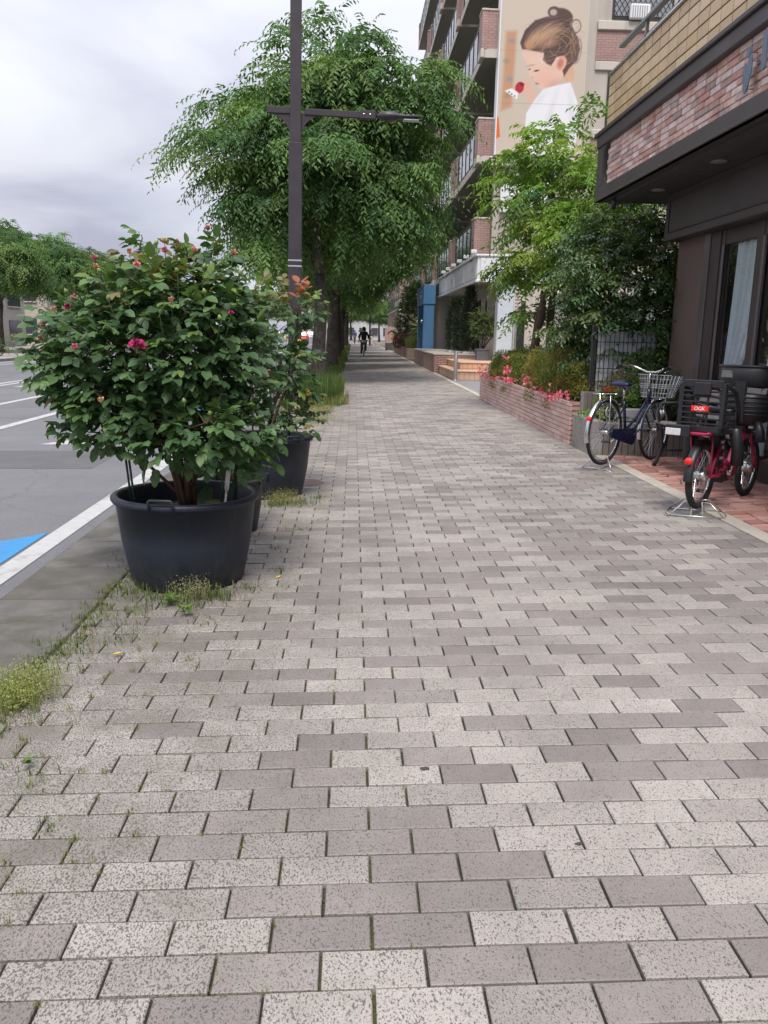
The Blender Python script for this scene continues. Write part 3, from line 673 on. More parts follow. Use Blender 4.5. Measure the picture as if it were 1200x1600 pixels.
def pot(parent, rb, rt, h, mat, handles=(), soil=True, n=56):
    b = MB(); th = .018
    b.lathe([(0, 0), (rb * .94, 0), (rb, .02), (rb + (rt - rb) * .55, h * .5), (rt - .012, h - .035), (rt + .004, h - .035), (rt + .012, h - .022), (rt + .012, h - .008), (rt + .002, h), (rt - .022, h), (rt - .03, h - .012), (rb + (rt - rb) * .75 - th, h * .72), (rb + (rt - rb) * .68 - th, h * .66)], n)
    p = b.build('pot', mat, parent)
    for a in handles:
        hb = MB(); M = Matrix.Rotation(a, 4, 'Z'); r_ = rt + .02
        pts = [(r_, -.062, h - .03), (r_ + .004, -.062, h + .022), (r_ + .004, -.055, h + .03), (r_ + .004, .055, h + .03), (r_ + .004, .062, h + .022), (r_, .062, h - .03)]
        hb.tube([M @ Vector(q) for q in pts], .0075, 8); hb.build('handle', mat, p)
    if soil:
        s = MB(); rs = rb + (rt - rb) * .78 - th; V = [(0, 0, h * .80)]; k = 28
        for ring, fr in enumerate((.35, .7, 1.0)):
            for j in range(k): a = 2 * math.pi * j / k; V.append((rs * fr * math.cos(a), rs * fr * math.sin(a), h * .78 + rnd.uniform(-.012, .012)))
        Fs = [(0, 1 + j, 1 + (j + 1) % k) for j in range(k)] + [(1 + q * k + j, 1 + (q + 1) * k + j, 1 + (q + 1) * k + (j + 1) % k, 1 + q * k + (j + 1) % k) for q in range(2) for j in range(k)]
        s.add(V, Fs); s.build('soil', pm('potting_soil', (.10, .065, .038), .95, .4, 25, .8, 120, c2=(.16, .12, .06), c2at=.55), parent)
    return p
def rose_leaf_geom():
    """one ovate leaf, base at origin, along +Y, normal +Z; length 1"""
    V = [(0, 0, 0), (-.30, .30, .07), (0, .30, 0), (.30, .30, .07), (-.30, .60, .05), (0, .62, -.02), (.30, .60, .05), (0, 1.0, -.10), (-.16, .10, .03), (.16, .10, .03), (-.17, .84, 0), (.17, .84, 0), (0, .84, -.055)]
    F = [(0, 2, 8), (8, 2, 1), (0, 9, 2), (9, 3, 2), (1, 2, 5, 4), (2, 3, 6, 5), (4, 5, 12, 10), (5, 6, 11, 12), (10, 12, 7), (12, 11, 7)]
    F3 = []
    for f in F: F3 += [f] if len(f) == 3 else [(f[0], f[1], f[2]), (f[0], f[2], f[3])]
    return np.array(V), np.array(F3)
RLV, RLF = rose_leaf_geom()
def leaf_frames(P, T, N):
    Y = unit(T); X = unit(np.cross(Y, N)); Z = np.cross(X, Y); return X, Y, Z
def rose_leaf_mesh(P, T, N, L, C):
    X, Y, Z = leaf_frames(P, T, N); L = np.asarray(L).reshape(-1, 1, 1)
    V = P[:, None] + (X[:, None] * RLV[None, :, :1] + Y[:, None] * RLV[None, :, 1:2] + Z[:, None] * RLV[None, :, 2:]) * L
    n = len(P); F = (RLF[None] + (np.arange(n) * len(RLV))[:, None, None]).reshape(-1, 3)
    return V.reshape(-1, 3), F, np.repeat(C, len(RLV), 0)
ROSE_PAL = [(.064, .124, .050), (.076, .144, .054), (.052, .104, .044), (.098, .170, .062)]
ROSE_NEW = [(.13, .20, .05), (.15, .13, .05), (.11, .18, .05)]
PETAL = {'pink': pm('petal_pink', (.62, .17, .24), .5, .15, 60), 'magenta': pm('petal_magenta', (.30, .006, .085), .5, .25, 60), 'coral': pm('petal_coral', (.66, .30, .22), .5, .15, 60), 'red': pm('petal_red', (.60, .012, .07), .5, .1, 60), 'yellow': pm('petal_yellow', (.72, .50, .06), .5, .15, 60), 'apricot': pm('petal_apricot', (.70, .42, .24), .5, .12, 60)}
M_bud = pm('rose_bud_green', (.22, .30, .09), .5, .2, 40)
M_stalk = pm('rose_stalk', (.07, .11, .04), .6, .2, 40)
fl_cache = {}
def flower_mesh(kind, col):
    if (kind, col) in fl_cache: return fl_cache[kind, col]
    q = random.Random(hash(kind) % 91 + 3); b = MB()
    if kind == 'bloom':
        for ring, (n, r0, r1, z0, z1) in enumerate([(7, .008, .030, 0, .010), (6, .007, .024, .003, .020), (5, .005, .015, .006, .026), (3, .003, .008, .008, .028)]):
            for i in range(n):
                a = 2 * math.pi * (i + .5 * ring) / n + q.uniform(-.15, .15); wv = 2 * math.pi / n * .72; P = []
                for (rr, zz, sw) in [(r0, z0, .5), ((r0 + r1) * .55, (z0 + z1) * .62, 1.0), (r1, z1, .85), (r1 * 1.08, z1 - .001 + q.uniform(-.004, .004), .4)]:
                    for s in (-1, 0, 1): P.append((rr * math.cos(a + s * wv * sw * .6), rr * math.sin(a + s * wv * sw * .6), zz + (.003 if s else 0)))
                b.add(P, [(3 * u + v, 3 * u + v + 1, 3 * u + v + 4, 3 * u + v + 3) for u in range(3) for v in range(2)], 0, True)
    elif kind == 'flower':
        for ring, (n, r0, r1, z0, z1, fl_) in enumerate([(5, .009, .020, 0, .028, 1.25), (4, .007, .015, .004, .032, 1.0), (3, .004, .009, .008, .034, .8)]):
            for i in range(n):
                a = 2 * math.pi * (i + .5 * ring) / n + q.uniform(-.2, .2); wv = 2 * math.pi / n * .8; P = []
                for (rr, zz, sw) in [(r0, z0, .5), (r1, z0 + (z1 - z0) * .45, 1.0), (r1 * .92, z1 * .9, .85), (r1 * fl_, z1 + q.uniform(-.004, .003), .35)]:
                    for s in (-1, 0, 1): P.append((rr * math.cos(a + s * wv * sw * .6), rr * math.sin(a + s * wv * sw * .6), zz - (.002 if s else 0)))
                b.add(P, [(3 * u + v, 3 * u + v + 1, 3 * u + v + 4, 3 * u + v + 3) for u in range(3) for v in range(2)], 0, True)
    else:
        b.lathe([(0, .0), (.007, .003), (.011, .012), (.009, .021), (.003, .030), (0, .031)], 9, mi=1)
    for i in range(5):
        a = 2 * math.pi * i / 5; b.add([(0, 0, -.002), (.009 * math.cos(a - .35), .009 * math.sin(a - .35), .006), (.019 * math.cos(a), .019 * math.sin(a), .006 if kind != 'bud' else .018), (.009 * math.cos(a + .35), .009 * math.sin(a + .35), .006)], [(0, 1, 2, 3)], 1)
    b.tube([(0, 0, -.02), (0, 0, 0)], .0018, 5, 1)
    fl_cache[kind, col] = b.mesh('flower' if kind != 'bud' else 'bud', [PETAL.get(col, M_bud), M_bud]); return fl_cache[kind, col]

def rose_bush(parent, blobs, canes, nsh, leafL, seed, n_parts, new_top=.25, origin=(0, 0, 0), h_soil=.36):
    """compound leaves on shoots filling the ellipsoid blobs [(c, r, weight)], thinned inside; the largest in view become parts"""
    rg = np.random.default_rng(seed); O = np.array(origin); P_ = []; Q_ = []; Rr = []
    wsum = sum(b_[2] for b_ in blobs)
    for c, r, wt in blobs:
        n = int(nsh * wt / wsum); d = unit(rg.normal(0, 1, (n, 3))); s = rg.uniform(.28, 1.05, n) ** .5
        ph = rg.uniform(0, 6.28, 3); lf = 1 + .10 * np.sin(4 * np.arctan2(d[:, 1], d[:, 0]) + ph[0]) + .10 * np.sin(6 * d[:, 2] + ph[1]) + rg.normal(0, .05, n)
        P_.append(np.array(c) + d * np.array(r) * (s * lf)[:, None]); Q_.append(d); Rr.append(s)
    B = np.concatenate(P_); D = np.concatenate(Q_); S = np.concatenate(Rr); n = len(B)
    D = unit(D * [1, 1, .55] + [0, 0, .12] + rg.normal(0, .38, (n, 3)))
    # five leaflets on a petiole
    side = unit(np.cross(D, np.array([0, 0, 1.]) + rg.normal(0, .2, (n, 3)))); nrm = unit(np.cross(side, D)); L = leafL * rg.uniform(.7, 1.2, n)
    young = ((B[:, 2] > np.quantile(B[:, 2], .86)) | (S > 1.0)) & (rg.random(n) < new_top * 2.4)
    pal = np.array(ROSE_PAL); pn = np.array(ROSE_NEW); base = np.where(young[:, None], pn[rg.integers(3, size=n)], pal[rg.integers(4, size=n)]) * rg.uniform(.8, 1.25, (n, 1))
    P = []; T = []; N = []; LL = []; C = []
    pet = .9
    for (along, sd, sc, a) in [(pet * 1.25, 0, 1.0, 0), (pet * 1.0, 1, .86, 1), (pet * 1.0, -1, .86, 1), (pet * .5, 1, .7, 1.1), (pet * .5, -1, .7, 1.1)]:
        P.append(B + D * (L * along)[:, None]); t_ = D * (1 if a == 0 else .62) + side * sd * .8 * (1 if a else 0) + rg.normal(0, .16, (n, 3)) + np.array([0, 0, -.42])
        T.append(t_); N.append(unit(nrm + np.array([0, -.35, .25]) + rg.normal(0, .32, (n, 3)))); LL.append(L * sc * rg.uniform(.88, 1.1, n)); C.append(base * rg.uniform(.88, 1.14, (n, 1)))
    P, T, N, LL, C = np.concatenate(P), np.concatenate(T), np.concatenate(N), np.concatenate(LL), np.concatenate(C)
    # which leaflets show largest: nearest the viewer's side and facing it, spread over the surface
    world = P + O; d = world - np.array([0, 0, CAM_H]); dist = np.linalg.norm(d, axis=1); face = np.abs(np.sum(unit(d) * unit(N), 1))
    front = np.zeros(len(P)); u = np.round(np.stack([d[:, 0] / d[:, 1], d[:, 2] / d[:, 1]], 1) / (.42 * leafL / 4.3)).astype(int)
    best = {}
    for i in np.argsort(dist):
        k = (u[i, 0], u[i, 1])
        if k not in best: best[k] = i
    cand = sorted(best.values(), key=lambda i: -(LL[i] * face[i] / dist[i]))[:n_parts]
    msk = np.zeros(len(P), bool); msk[cand] = True
    V, F, Ct = rose_leaf_mesh(P[~msk], T[~msk], N[~msk], LL[~msk], C[~msk])
    tag(obj('foliage', np_mesh('foliage', V, F, Ct, M_leaf_rose), parent), kind='stuff')
    lm = []
    for c in ROSE_PAL + ROSE_NEW + [(.05, .10, .04)]: lm.append(np_mesh('leaf', RLV, RLF, np.array([c] * len(RLV)), M_leaf_rose))
    lc = np.array(ROSE_PAL + ROSE_NEW + [(.05, .10, .04)])
    X, Y, Z = leaf_frames(P, T, N)
    for i in cand:
        o = obj('leaf', lm[int(np.argmin(np.sum((lc - C[i]) ** 2, 1)))], parent); s = LL[i]
        o.matrix_local = Matrix(((X[i][0] * s, Y[i][0] * s, Z[i][0] * s, P[i][0]), (X[i][1] * s, Y[i][1] * s, Z[i][1] * s, P[i][1]), (X[i][2] * s, Y[i][2] * s, Z[i][2] * s, P[i][2]), (0, 0, 0, 1)))
    # canes, branching, then twigs to every shoot
    nodes = []
    for k, (tip, r0) in enumerate(canes):
        cb = MB(); a = np.array([rg.normal(0, .03), rg.normal(0, .03), h_soil]); pts = limb(rg, a, tip, .05, 7, .05); cb.tube(pts, [r0 * (1.15 - .7 * i / 6) for i in range(7)], 8); nodes += [np.array(p) for p in pts[2:]]
        cb.build('cane', M_stem, parent)
    tw = MB(); nd = np.array(nodes); pick = rg.permutation(n)[:min(n, 260)]
    for i in pick:
        j = int(np.argmin(np.linalg.norm(nd - B[i], axis=1) + np.where(nd[:, 2] > B[i, 2], .3, 0)))
        pts = limb(rg, nd[j], B[i], .04, 4, .06); tw.tube(pts, [.0055, .0042, .003, .002], 4, caps=False); nd = np.vstack([nd, np.array(pts[2])[None]])
    tag(tw.build('twig', M_stem, parent), kind='stuff')
    return rg
def put_flower(parent, kind, col, p, s=1., tilt=(0, -.6), hub=(0, 0, 1.0)):
    d_ = (Vector(hub) - Vector(p)).normalized() * .16; q_ = MB(); q_.tube([Vector(p), Vector(p) + Vector((0, 0, -.05)) + d_ * .3, Vector(p) + Vector((0, 0, -.08)) + d_], [.0014, .0017, .002], 5); q_.build('flower_stalk', M_stalk, parent)
    o = obj('bud' if kind == 'bud' else 'flower', flower_mesh(kind, col), parent, p); s *= 1. if (kind, col) == ('bloom', 'magenta') and s > 1.2 else .78; o.scale = (s, s, s)
    o.rotation_euler = (tilt[0] + rnd.uniform(-.3, .3) + .75, tilt[1] * 0 + rnd.uniform(-.5, .5), rnd.uniform(0, 6)); o.rotation_mode = 'XYZ'
    o.rotation_euler = (rnd.uniform(.2, .9), rnd.uniform(-.4, .4), rnd.uniform(-.5, .5)); return o

A = thing('potted_rose', 'large flowering rose bush in the front black pot beside the road', 'potted plant', (-.905, 4.50, gz(-.905)))
ax, ay, az = -.905, 4.50, gz(-.905)
pot(A, .305, .385, .485, M_pot, handles=(-math.pi / 2 - .12, math.pi / 2 - .1))
L_ = lambda X_, z_, dy=0.: ((X_ + 1.0) * .93 - .985 - ax, dy, z_ - az)
blobsA = [(L_(-1.10, 1.18), (.50, .46, .38), 1.0), (L_(-.80, 1.22), (.36, .42, .36), .6), (L_(-1.46, 1.16), (.21, .30, .26), .24), (L_(-.98, 1.47), (.40, .32, .20), .3),
          (L_(-1.13, 1.64, .1), (.10, .14, .17), .05), (L_(-.80, 1.62), (.18, .14, .14), .06), (L_(-.83, .83, -.32), (.33, .16, .16), .24), (L_(-1.27, .86, -.05), (.26, .3, .17), .2), (L_(-.58, .80, -.1), (.16, .22, .18), .12), (L_(-.72, .58, .12), (.16, .12, .13), .05)]
canA = [(L_(-1.25, 1.05), .012), (L_(-1.05, 1.35, .1), .015), (L_(-.85, 1.25, -.1), .013), (L_(-.65, 1.2, .1), .012), (L_(-1.5, 1.15, -.05), .010), (L_(-.95, .9, -.3), .010), (L_(-1.15, 1.75, .1), .010), (L_(-.78, 1.72, .0), .010), (L_(-1.1, .95, .3), .011)]
rose_bush(A, blobsA, canA, 2500, .064, 31, 300, .17, (ax, ay, az), .38)
for px in [('bloom', 'magenta', -1.00, 1.245, -.60, 1.35), ('bloom', 'pink', -1.07, 1.63, -.28, .85), ('flower', 'pink', -1.33, 1.235, -.52, .9), ('bloom', 'magenta', -.57, 1.41, -.40, .62), ('flower', 'pink', -1.60, 1.34, -.2, 1.0), ('flower', 'coral', -1.62, 1.27, -.2, .8), ('flower', 'pink', -1.46, 1.47, -.1, 1.0),
           ('flower', 'pink', -1.36, 1.67, -.05, .95), ('flower', 'coral', -1.31, 1.62, -.2, .8), ('flower', 'pink', -.92, 1.76, .0, 1.0), ('flower', 'coral', -1.0, 1.77, .05, .8), ('flower', 'coral', -.80, 1.71, -.15, .95), ('flower', 'coral', -.62, 1.72, .05, .9), ('flower', 'pink', -.76, 1.84, .05, .9), ('flower', 'apricot', -1.50, 1.41, -.3, .8), ('flower', 'apricot', -1.64, 1.40, -.1, .9),
           ('flower', 'magenta', -1.40, 1.42, -.38, .9), ('flower', 'coral', -.86, 1.46, -.45, .8), ('flower', 'apricot', -1.22, .99, -.50, .9), ('flower', 'red', -.575, .86, -.25, 1.1), ('flower', 'coral', -1.63, 1.20, -.15, .8), ('flower', 'pink', -.93, 1.70, -.25, .9), ('flower', 'coral', -1.17, 1.71, -.05, .8)]:
    k, c, X_, z_, dy, s = px; put_flower(A, k, c, L_(X_, z_, dy), s)
rg_ = np.random.default_rng(77)
for (X_, z_, dy) in [(-1.10, 1.50, -.4), (-.92, 1.40, -.45), (-1.45, 1.36, -.3), (-.80, .99, -.50), (-.68, .93, -.45), (-.62, 1.38, -.42), (-1.18, 1.46, -.42), (-.70, 1.5, -.4), (-1.60, 1.15, -.2), (-1.71, 1.1, -.1), (-1.28, 1.60, -.2), (-.72, 1.62, -.3), (-.55, 1.6, -.2), (-1.0, 1.74, -.15), (-1.5, 1.5, -.1), (-.85, 1.6, -.33)]: put_flower(A, 'bud', 'g', L_(X_, z_, dy), 1.15)
put_flower(A, 'bloom', 'coral', (0.0, -.27, .40), .6)
for (x, y, z1) in [(-.27, -.08, .75), (-.24, -.13, .72), (.20, -.10, .70), (.27, -.04, .95), (.25, .05, .85)]:
    b = MB(); b.tube([(x, y, .37), (x * 1.12, y, z1)], .0062, 8); b.build('stake', M_stake, A)
b = MB(); M = Matrix.Translation((.23, -.17, .38)) @ Matrix.Rotation(.10, 4, 'Y') @ Matrix.Rotation(-.5, 4, 'Z'); b.box(-.006, .006, -.002, .002, 0, .18, M=M); b.prism([(-.012, .16), (.0, .13), (.014, .16), (.016, .31), (-.008, .32)], -.002, .002, M=M @ RX90); b.build('plant_tag', M_tagw, A)

Bq = thing('potted_rose', 'rose in the rear black pot, yellow buds and reddish shoots, by the lamp post', 'potted plant', (-.725, 6.95, gz(-.725)))
pot(Bq, .305, .385, .50, M_pot, handles=(-.9,))
bx_, bz_ = -.725, gz(-.725); L2 = lambda X_, z_, dy=0.: (X_ - bx_, dy, z_ - bz_)
rose_bush(Bq, [(L2(-.70, 1.35), (.34, .34, .36), 1.0), (L2(-.52, 1.05, -.1), (.22, .26, .25), .5), (L2(-.60, .74), (.28, .26, .17), .4), (L2(-.45, 1.55), (.16, .18, .17), .22), (L2(-.42, .62, -.1), (.12, .12, .09), .12)], [(L2(-.7, 1.3), .014), (L2(-.5, 1.3), .013), (L2(-.55, .9, -.1), .012), (L2(-.45, 1.6), .012), (L2(-.9, 1.2), .012)], 420, .068, 41, 60, .4, (bx_, 6.95, bz_), .39)
for k, c, X_, z_, dy, s in [('bloom', 'yellow', -.52, 1.28, -.28, .7), ('flower', 'yellow', -.36, .84, -.25, 1.2), ('bloom', 'coral', -.66, 1.02, -.33, .8), ('bloom', 'coral', -.62, .86, -.33, .8), ('bloom', 'apricot', -.44, .74, -.28, .9), ('flower', 'coral', -.60, .92, -.35, 1.2), ('bloom', 'yellow', -.43, 1.26, -.2, .6)]: put_flower(Bq, k, c, L2(X_, z_, dy), s)
# reddish shoot at the top
rgx = np.random.default_rng(4); n = 14; P = np.tile(np.array(L2(-.42, 1.66, -.15)), (n, 1)) + rgx.normal(0, .03, (n, 3)); az_ = rgx.uniform(0, 6.28, n); D = np.stack([np.cos(az_), np.sin(az_), rgx.uniform(.3, 1, n)], 1)
V, F, T = rose_leaf_mesh(P, D, np.tile([0, -.4, 1.], (n, 1)), rgx.uniform(.06, .10, n), np.array([[.32, .11, .05]]) * rgx.uniform(.7, 1.2, (n, 1))); tag(obj('new_shoot', np_mesh('new_shoot', V, F, T, M_leaf_rose), Bq), 'coppery young leaves at the tip of a shoot')
for x in (.05, -.1, .2):
    b = MB(); b.tube([(x, -.05, .38), (x, -.05, 1.15)], .007, 8); b.build('stake', M_stake, Bq)
Sm = thing('potted_plant', 'small dark grey pot squeezed between the two large black pots', 'potted plant', (-.80, 5.62, gz(-.80)))
pot(Sm, .15, .20, .375, M_pot2, handles=(-.35,))
rose_bush(Sm, [((0.02, 0, .62), (.16, .16, .20), 1), ((0.0, .05, .9), (.15, .15, .2), .6)], [((.02, 0, .7), .008), ((-.04, .03, .9), .008)], 60, .055, 51, 10, .6, (-.80, 5.62, gz(-.8)), .29)

# ------------------------------------------------------------------ street lamp
M_lamp = pm('lamp_paint', (.040, .033, .041), .42, .1, 3, .06, 150, spec=.45)
M_steel = pm('bright_steel', (.62, .62, .64), .28, .08, 20, 0, metal=1)
M_bolt = pm('bolt_steel', (.75, .75, .75), .3, .05, metal=1)
LP = thing('street_lamp', 'dark brown square street lamp post with one long arm', 'street lamp', (-1.0, 14.4, gz(-1.0)), 0)
LP.rotation_euler = (0, R(.45), R(2))
b = MB(); b.box(-.108, .108, -.108, .108, 0, 4.33, b=.012); b.build('post', M_lamp, LP)
b = MB(); b.box(-.088, .088, -.088, .088, 4.33, 8.9, b=.010); b.build('upper_post', M_lamp, LP)
b = MB(); b.box(-.21, .21, -.21, .21, -.02, .02, b=.006); b.build('base_plate', M_lamp, LP)
for z in (2.40, 2.49):
    b = MB(); b.box(-.113, .113, -.113, .113, z, z + .024, b=.003); b.build('steel_band', M_steel, LP)
arm = MB(); arm.box(-.46, -.087, -.035, .035, 4.76, 4.86, b=.006); arm.box(.087, 1.14, -.035, .035, 4.755, 4.85, b=.006, M=Matrix.Rotation(.012, 4, 'Y')); arm_o = arm.build('arm', M_lamp, LP)
for s in (-1, 1):
    P = [(s * .086, 4.76)] + [(s * (.086 + .36 * (1 - math.cos(t))), 4.40 + .36 * math.sin(t)) for t in [math.pi / 2 * i / 8 for i in range(9)]]
    P = P[:-1] + [(P[-1][0], 4.76)]
    b = MB(); b.prism(P, -.015, .015, M=RX90); b.build('bracket', M_lamp, LP)
b = MB(); b.box(1.02, 1.28, -.045, .045, 4.735, 4.86, b=.006); cl = b.build('clamp', M_lamp, LP)
for x in (1.09, 1.19):
    b = MB(); b.lathe([(0, .006), (.012, .006), (.014, 0)], 10, M=Matrix.Translation((x, -.045, 4.80)) @ Matrix.Rotation(math.pi / 2, 4, 'X')); b.build('bolt', M_bolt, cl)
hd = MB(); prof = [(1.28, .03, .03), (1.33, .035, .035), (1.36, .08, .065), (1.48, .11, .085), (1.58, .11, .08), (1.66, .095, .045), (1.72, .10, .034), (1.98, .10, .030), (2.02, .07, .015)]
V = []; k = 12
for (x, wy, hz) in prof:
    for j in range(k): a = 2 * math.pi * j / k; V.append((x, wy * math.cos(a), 4.79 + hz * (math.sin(a) if math.sin(a) < 0 else 1.0 * math.sin(a)) * (1 if x > 1.7 or math.sin(a) > 0 else .9)))
hd.add(V, [(i * k + j, i * k + (j + 1) % k, (i + 1) * k + (j + 1) % k, (i + 1) * k + j) for i in range(len(prof) - 1) for j in range(k)] + [tuple(range(k))[::-1], tuple(range((len(prof) - 1) * k, len(prof) * k))], 0, True)
lh = hd.build('lamp_head', M_lamp, LP)
b = MB(); b.box(1.73, 1.98, -.075, .075, 4.735, 4.752, b=.004); b.build('diffuser', pm('lamp_lens', (.55, .56, .55), .25), lh)

# ------------------------------------------------------------------ shop on the right
M_brown = pm('brown_fascia', (.060, .046, .046), .45, .12, 2, .05, 120, spec=.4)
M_brown_d = pm('brown_timber', (.045, .030, .027), .5, .15, 3, .1, 90)
M_wallb = pm('brown_wall', (.115, .082, .066), .85, .12, 3, .35, 160)
M_alu = pm('brown_aluminium', (.16, .14, .14), .4, .1, 3, metal=.5)
M_soffit = pm('dark_soffit', (.05, .045, .045), .7, .1)
M_glass = glassmat('shop_glass', (.90, .93, .94))
shop = thing('shop', 'brown shop with brick sign band, tiled balcony and curtained window', 'building', (0, 0, 0))
YS0, YS1 = -1.0, 10.55
b = MB(); b.box(3.72, 8.5, 8.93, 9.85, -.1, 2.95); b.box(3.9, 8.5, -1, 8.93, 2.45, 2.95); b.box(5.4, 8.5, -1, 8.93, -.1, 2.45); b.build('wall', M_wallb, shop)
b = MB(); b.box(3.70, 3.719, 8.94, 9.08, .05, 2.42, b=.003); b.build('wall_trim', M_alu, shop)
b = MB(); b.box(3.80, 5.4, -1, 8.93, -.05, .09); b.build('shop_floor', pm('shop_floor', (.16, .13, .11), .6), shop)
# beam over the window with a raised panel
b = MB(); b.box(3.56, 3.9, -1, 9.92, 2.42, 2.93, b=.008); bm_ = b.build('beam', M_brown, shop)
b = MB()
for (z0, z1) in ((2.50, 2.515), (2.845, 2.86)): b.box(3.545, 3.562, -1, 9.80, z0, z1, b=.004)
b.box(3.545, 3.562, 9.785, 9.80, 2.515, 2.845, b=.004); b.build('beam_moulding', M_brown_d, bm_)
# fascia frame with an arched-corner opening for the bricks
XF = 2.90
fr = MB(); fr.box(XF, XF + .10, YS0, YS1, 2.925, 3.075, b=.006); fr.box(XF - .012, XF + .05, YS0, YS1 + .006, 2.925, 2.95, b=.004)
fr.box(XF - .02, XF + .10, YS0, YS1, 3.53, 3.66, b=.008); fr.box(XF - .05, XF + .12, YS0, YS1 + .03, 3.655, 3.70, b=.008)
fr.box(XF + .002, XF + .10, 10.28, YS1 - .002, 3.07, 3.535)
for zc, sg in ((3.075, 1), (3.53, -1)):                                        # rounded inner corners
    r_ = .16; P = [(10.285, zc)] + [(10.285 - r_ + r_ * math.sin(t), zc + sg * (r_ - r_ * math.cos(t))) for t in [math.pi / 2 * i / 8 for i in range(9)]]
    v = [(XF + .003, y, z) for y, z in P] + [(XF + .098, y, z) for y, z in P]; n = len(P)
    fr.add(v, [tuple(range(n)), tuple(range(n, 2 * n))] + [(i, (i + 1) % n, n + (i + 1) % n, n + i) for i in range(n)])
fr.box(XF - .004, XF + .004, 10.30, 10.44, 3.09, 3.50, b=.003)
fas = fr.build('fascia', M_brown, shop)
b = MB(); b.box(XF + .10, 3.9, YS0, YS1, 2.93, 2.955); b.box(XF + .0995, 3.9, YS1 - .05, YS1 + .001, 2.955, 3.66); b.box(XF + .14, XF + .30, YS0, YS1 - .1, 2.90, 2.93); b.build('soffit', M_soffit, shop)
for y in (9.55, 8.0, 6.4):
    b = MB(); b.lathe([(.0, 0), (.055, 0), (.06, .003), (.075, .003), (.078, .012)], 24, (3.32, y, 2.917)); b.build('downlight', pm('downlight_ring', (.25, .23, .21), .4), shop)
b = MB(); b.lathe([(.03, 0), (.03, .09), (.026, .10)], 14, cap0=True, cap1=True, M=Matrix.Translation((3.03, 10.2, 2.82)) @ Matrix.Rotation(.5, 4, 'X')); b.tube([(3.03, 10.16, 2.90), (3.03, 10.17, 2.94)], .012, 8); b.build('spotlight', pm('spot_black', (.03, .035, .045), .4), shop)
# bricks of the sign band
b = MB(); b.box(XF + .055, XF + .099, YS0, 10.30, 3.06, 3.54); bb = b.build('sign_band', pm('band_mortar', (.60, .54, .51), .95, .2, 12, .6, 150), shop)
M_sb = [pm('sign_brick_%d' % i, c, .85, .2, 14, .5, 120, c2=c2, c2at=.55) for i, (c, c2) in enumerate([((.58, .34, .285), (.74, .60, .54)), ((.53, .29, .24), (.68, .52, .46)), ((.63, .45, .39), (.78, .67, .61)), ((.43, .275, .24), (.62, .49, .45)), ((.72, .58, .54), (.62, .44, .40)), ((.38, .29, .25), (.56, .44, .40))])]
bmesh_ = []
for i in range(6):
    for L in (.205, .10):
        q = MB(); q.box(-.012, .012, -L / 2 + .006, L / 2 - .006, -.0255, .0255, b=.005); bmesh_.append(q.mesh('brick', M_sb[i]))
nb = 0
for c in range(8):
    z = 3.075 + .0575 * (c + .5); y = 10.28 - (.09 if c % 2 else .0) - .02
    while y > 4.35 and nb < 296:
        L = .205 if rnd.random() > .12 else .10; k = rnd.choice((0, 0, 1, 1, 2, 2, 3, 4, 4, 5))
        o = obj('brick', bmesh_[2 * k + (0 if L > .15 else 1)], bb, (XF + .05 + rnd.uniform(-.004, .005), y - L / 2, z)); o.rotation_euler = (rnd.uniform(-.02, .02), 0, rnd.uniform(-.02, .02)); y -= L; nb += 1
# blue lettering fixed off the brick on pins
M_sign = pm('sign_blue_metal', (.10, .14, .20), .45, .1, 8)
lg = thing('shop_sign', 'slate-blue cut-out sign shapes standing off the brick band', 'sign', (XF - .03, 6.55, 3.26))
def cut(name, pts, pins):
    v = [(0, y, z) for y, z in pts] + [(.008, y, z) for y, z in pts]; n = len(pts); q = MB()
    q.add(v, [tuple(range(n)), tuple(range(n, 2 * n))[::-1]] + [(i, (i + 1) % n, n + (i + 1) % n, n + i) for i in range(n)])
    for y, z in pins: q.tube([(.008, y, z), (.075, y, z)], .003, 6)
    q.build(name, M_sign, lg)
cut('letter_dot', [(.02 + .032 * math.cos(2 * math.pi * i / 18), .135 + .038 * math.sin(2 * math.pi * i / 18)) for i in range(18)], [(.02, .135)])
cut('letter_body', [(.075, .045), (.06, .075), (.045, .05), (.02, .06), (-.005, .10), (-.03, .12), (-.055, .075), (-.055, -.01), (-.03, -.08), (.005, -.135), (.035, -.145), (.06, -.11), (.065, -.07), (.085, -.06)], [(-.04, .06), (.03, -.11)])
cut('letter_stem', [(-.20, .20), (-.20, -.04), (-.24, -.06), (-.27, -.04), (-.27, .20)], [(-.23, .15), (-.24, 0)])
# tiled balcony above
b = MB(); b.box(3.06, 3.22, YS0, 10.78, 3.70, 4.40); b.box(3.06, 8.5, 10.62, 10.78, 3.70, 4.40); bal = b.build('balcony_wall', pm('tile_grout', (.12, .09, .055), .9), shop)
M_yt = [pm('yellow_tile_%d' % i, c, .35, .10, 10, .1, 60, spec=.5) for i, c in enumerate([(.62, .445, .25), (.57, .40, .215), (.66, .49, .285), (.54, .375, .20)])]
tm = []; te = []
for i in range(4):
    q = MB(); q.box(-.008, .008, -.1145, .1145, -.0525, .0525, b=.003); tm.append(q.mesh('tile', M_yt[i]))
    q = MB(); q.box(-.1145, .1145, -.008, .008, -.0525, .0525, b=.003); te.append(q.mesh('tile', M_yt[i]))
for r_ in range(6):
    z = 3.70 + .117 * (r_ + .5) - .0005
    y = 10.775 - .122
    while y > 4.6: obj('tile', tm[rnd.randrange(4)], bal, (3.055, y, z)).rotation_euler = (0, rnd.uniform(-.01, .01), rnd.uniform(-.004, .004)); y -= .245
    for k in range(3): obj('tile', te[rnd.randrange(4)], bal, (3.19 + .245 * k, 10.785, z))
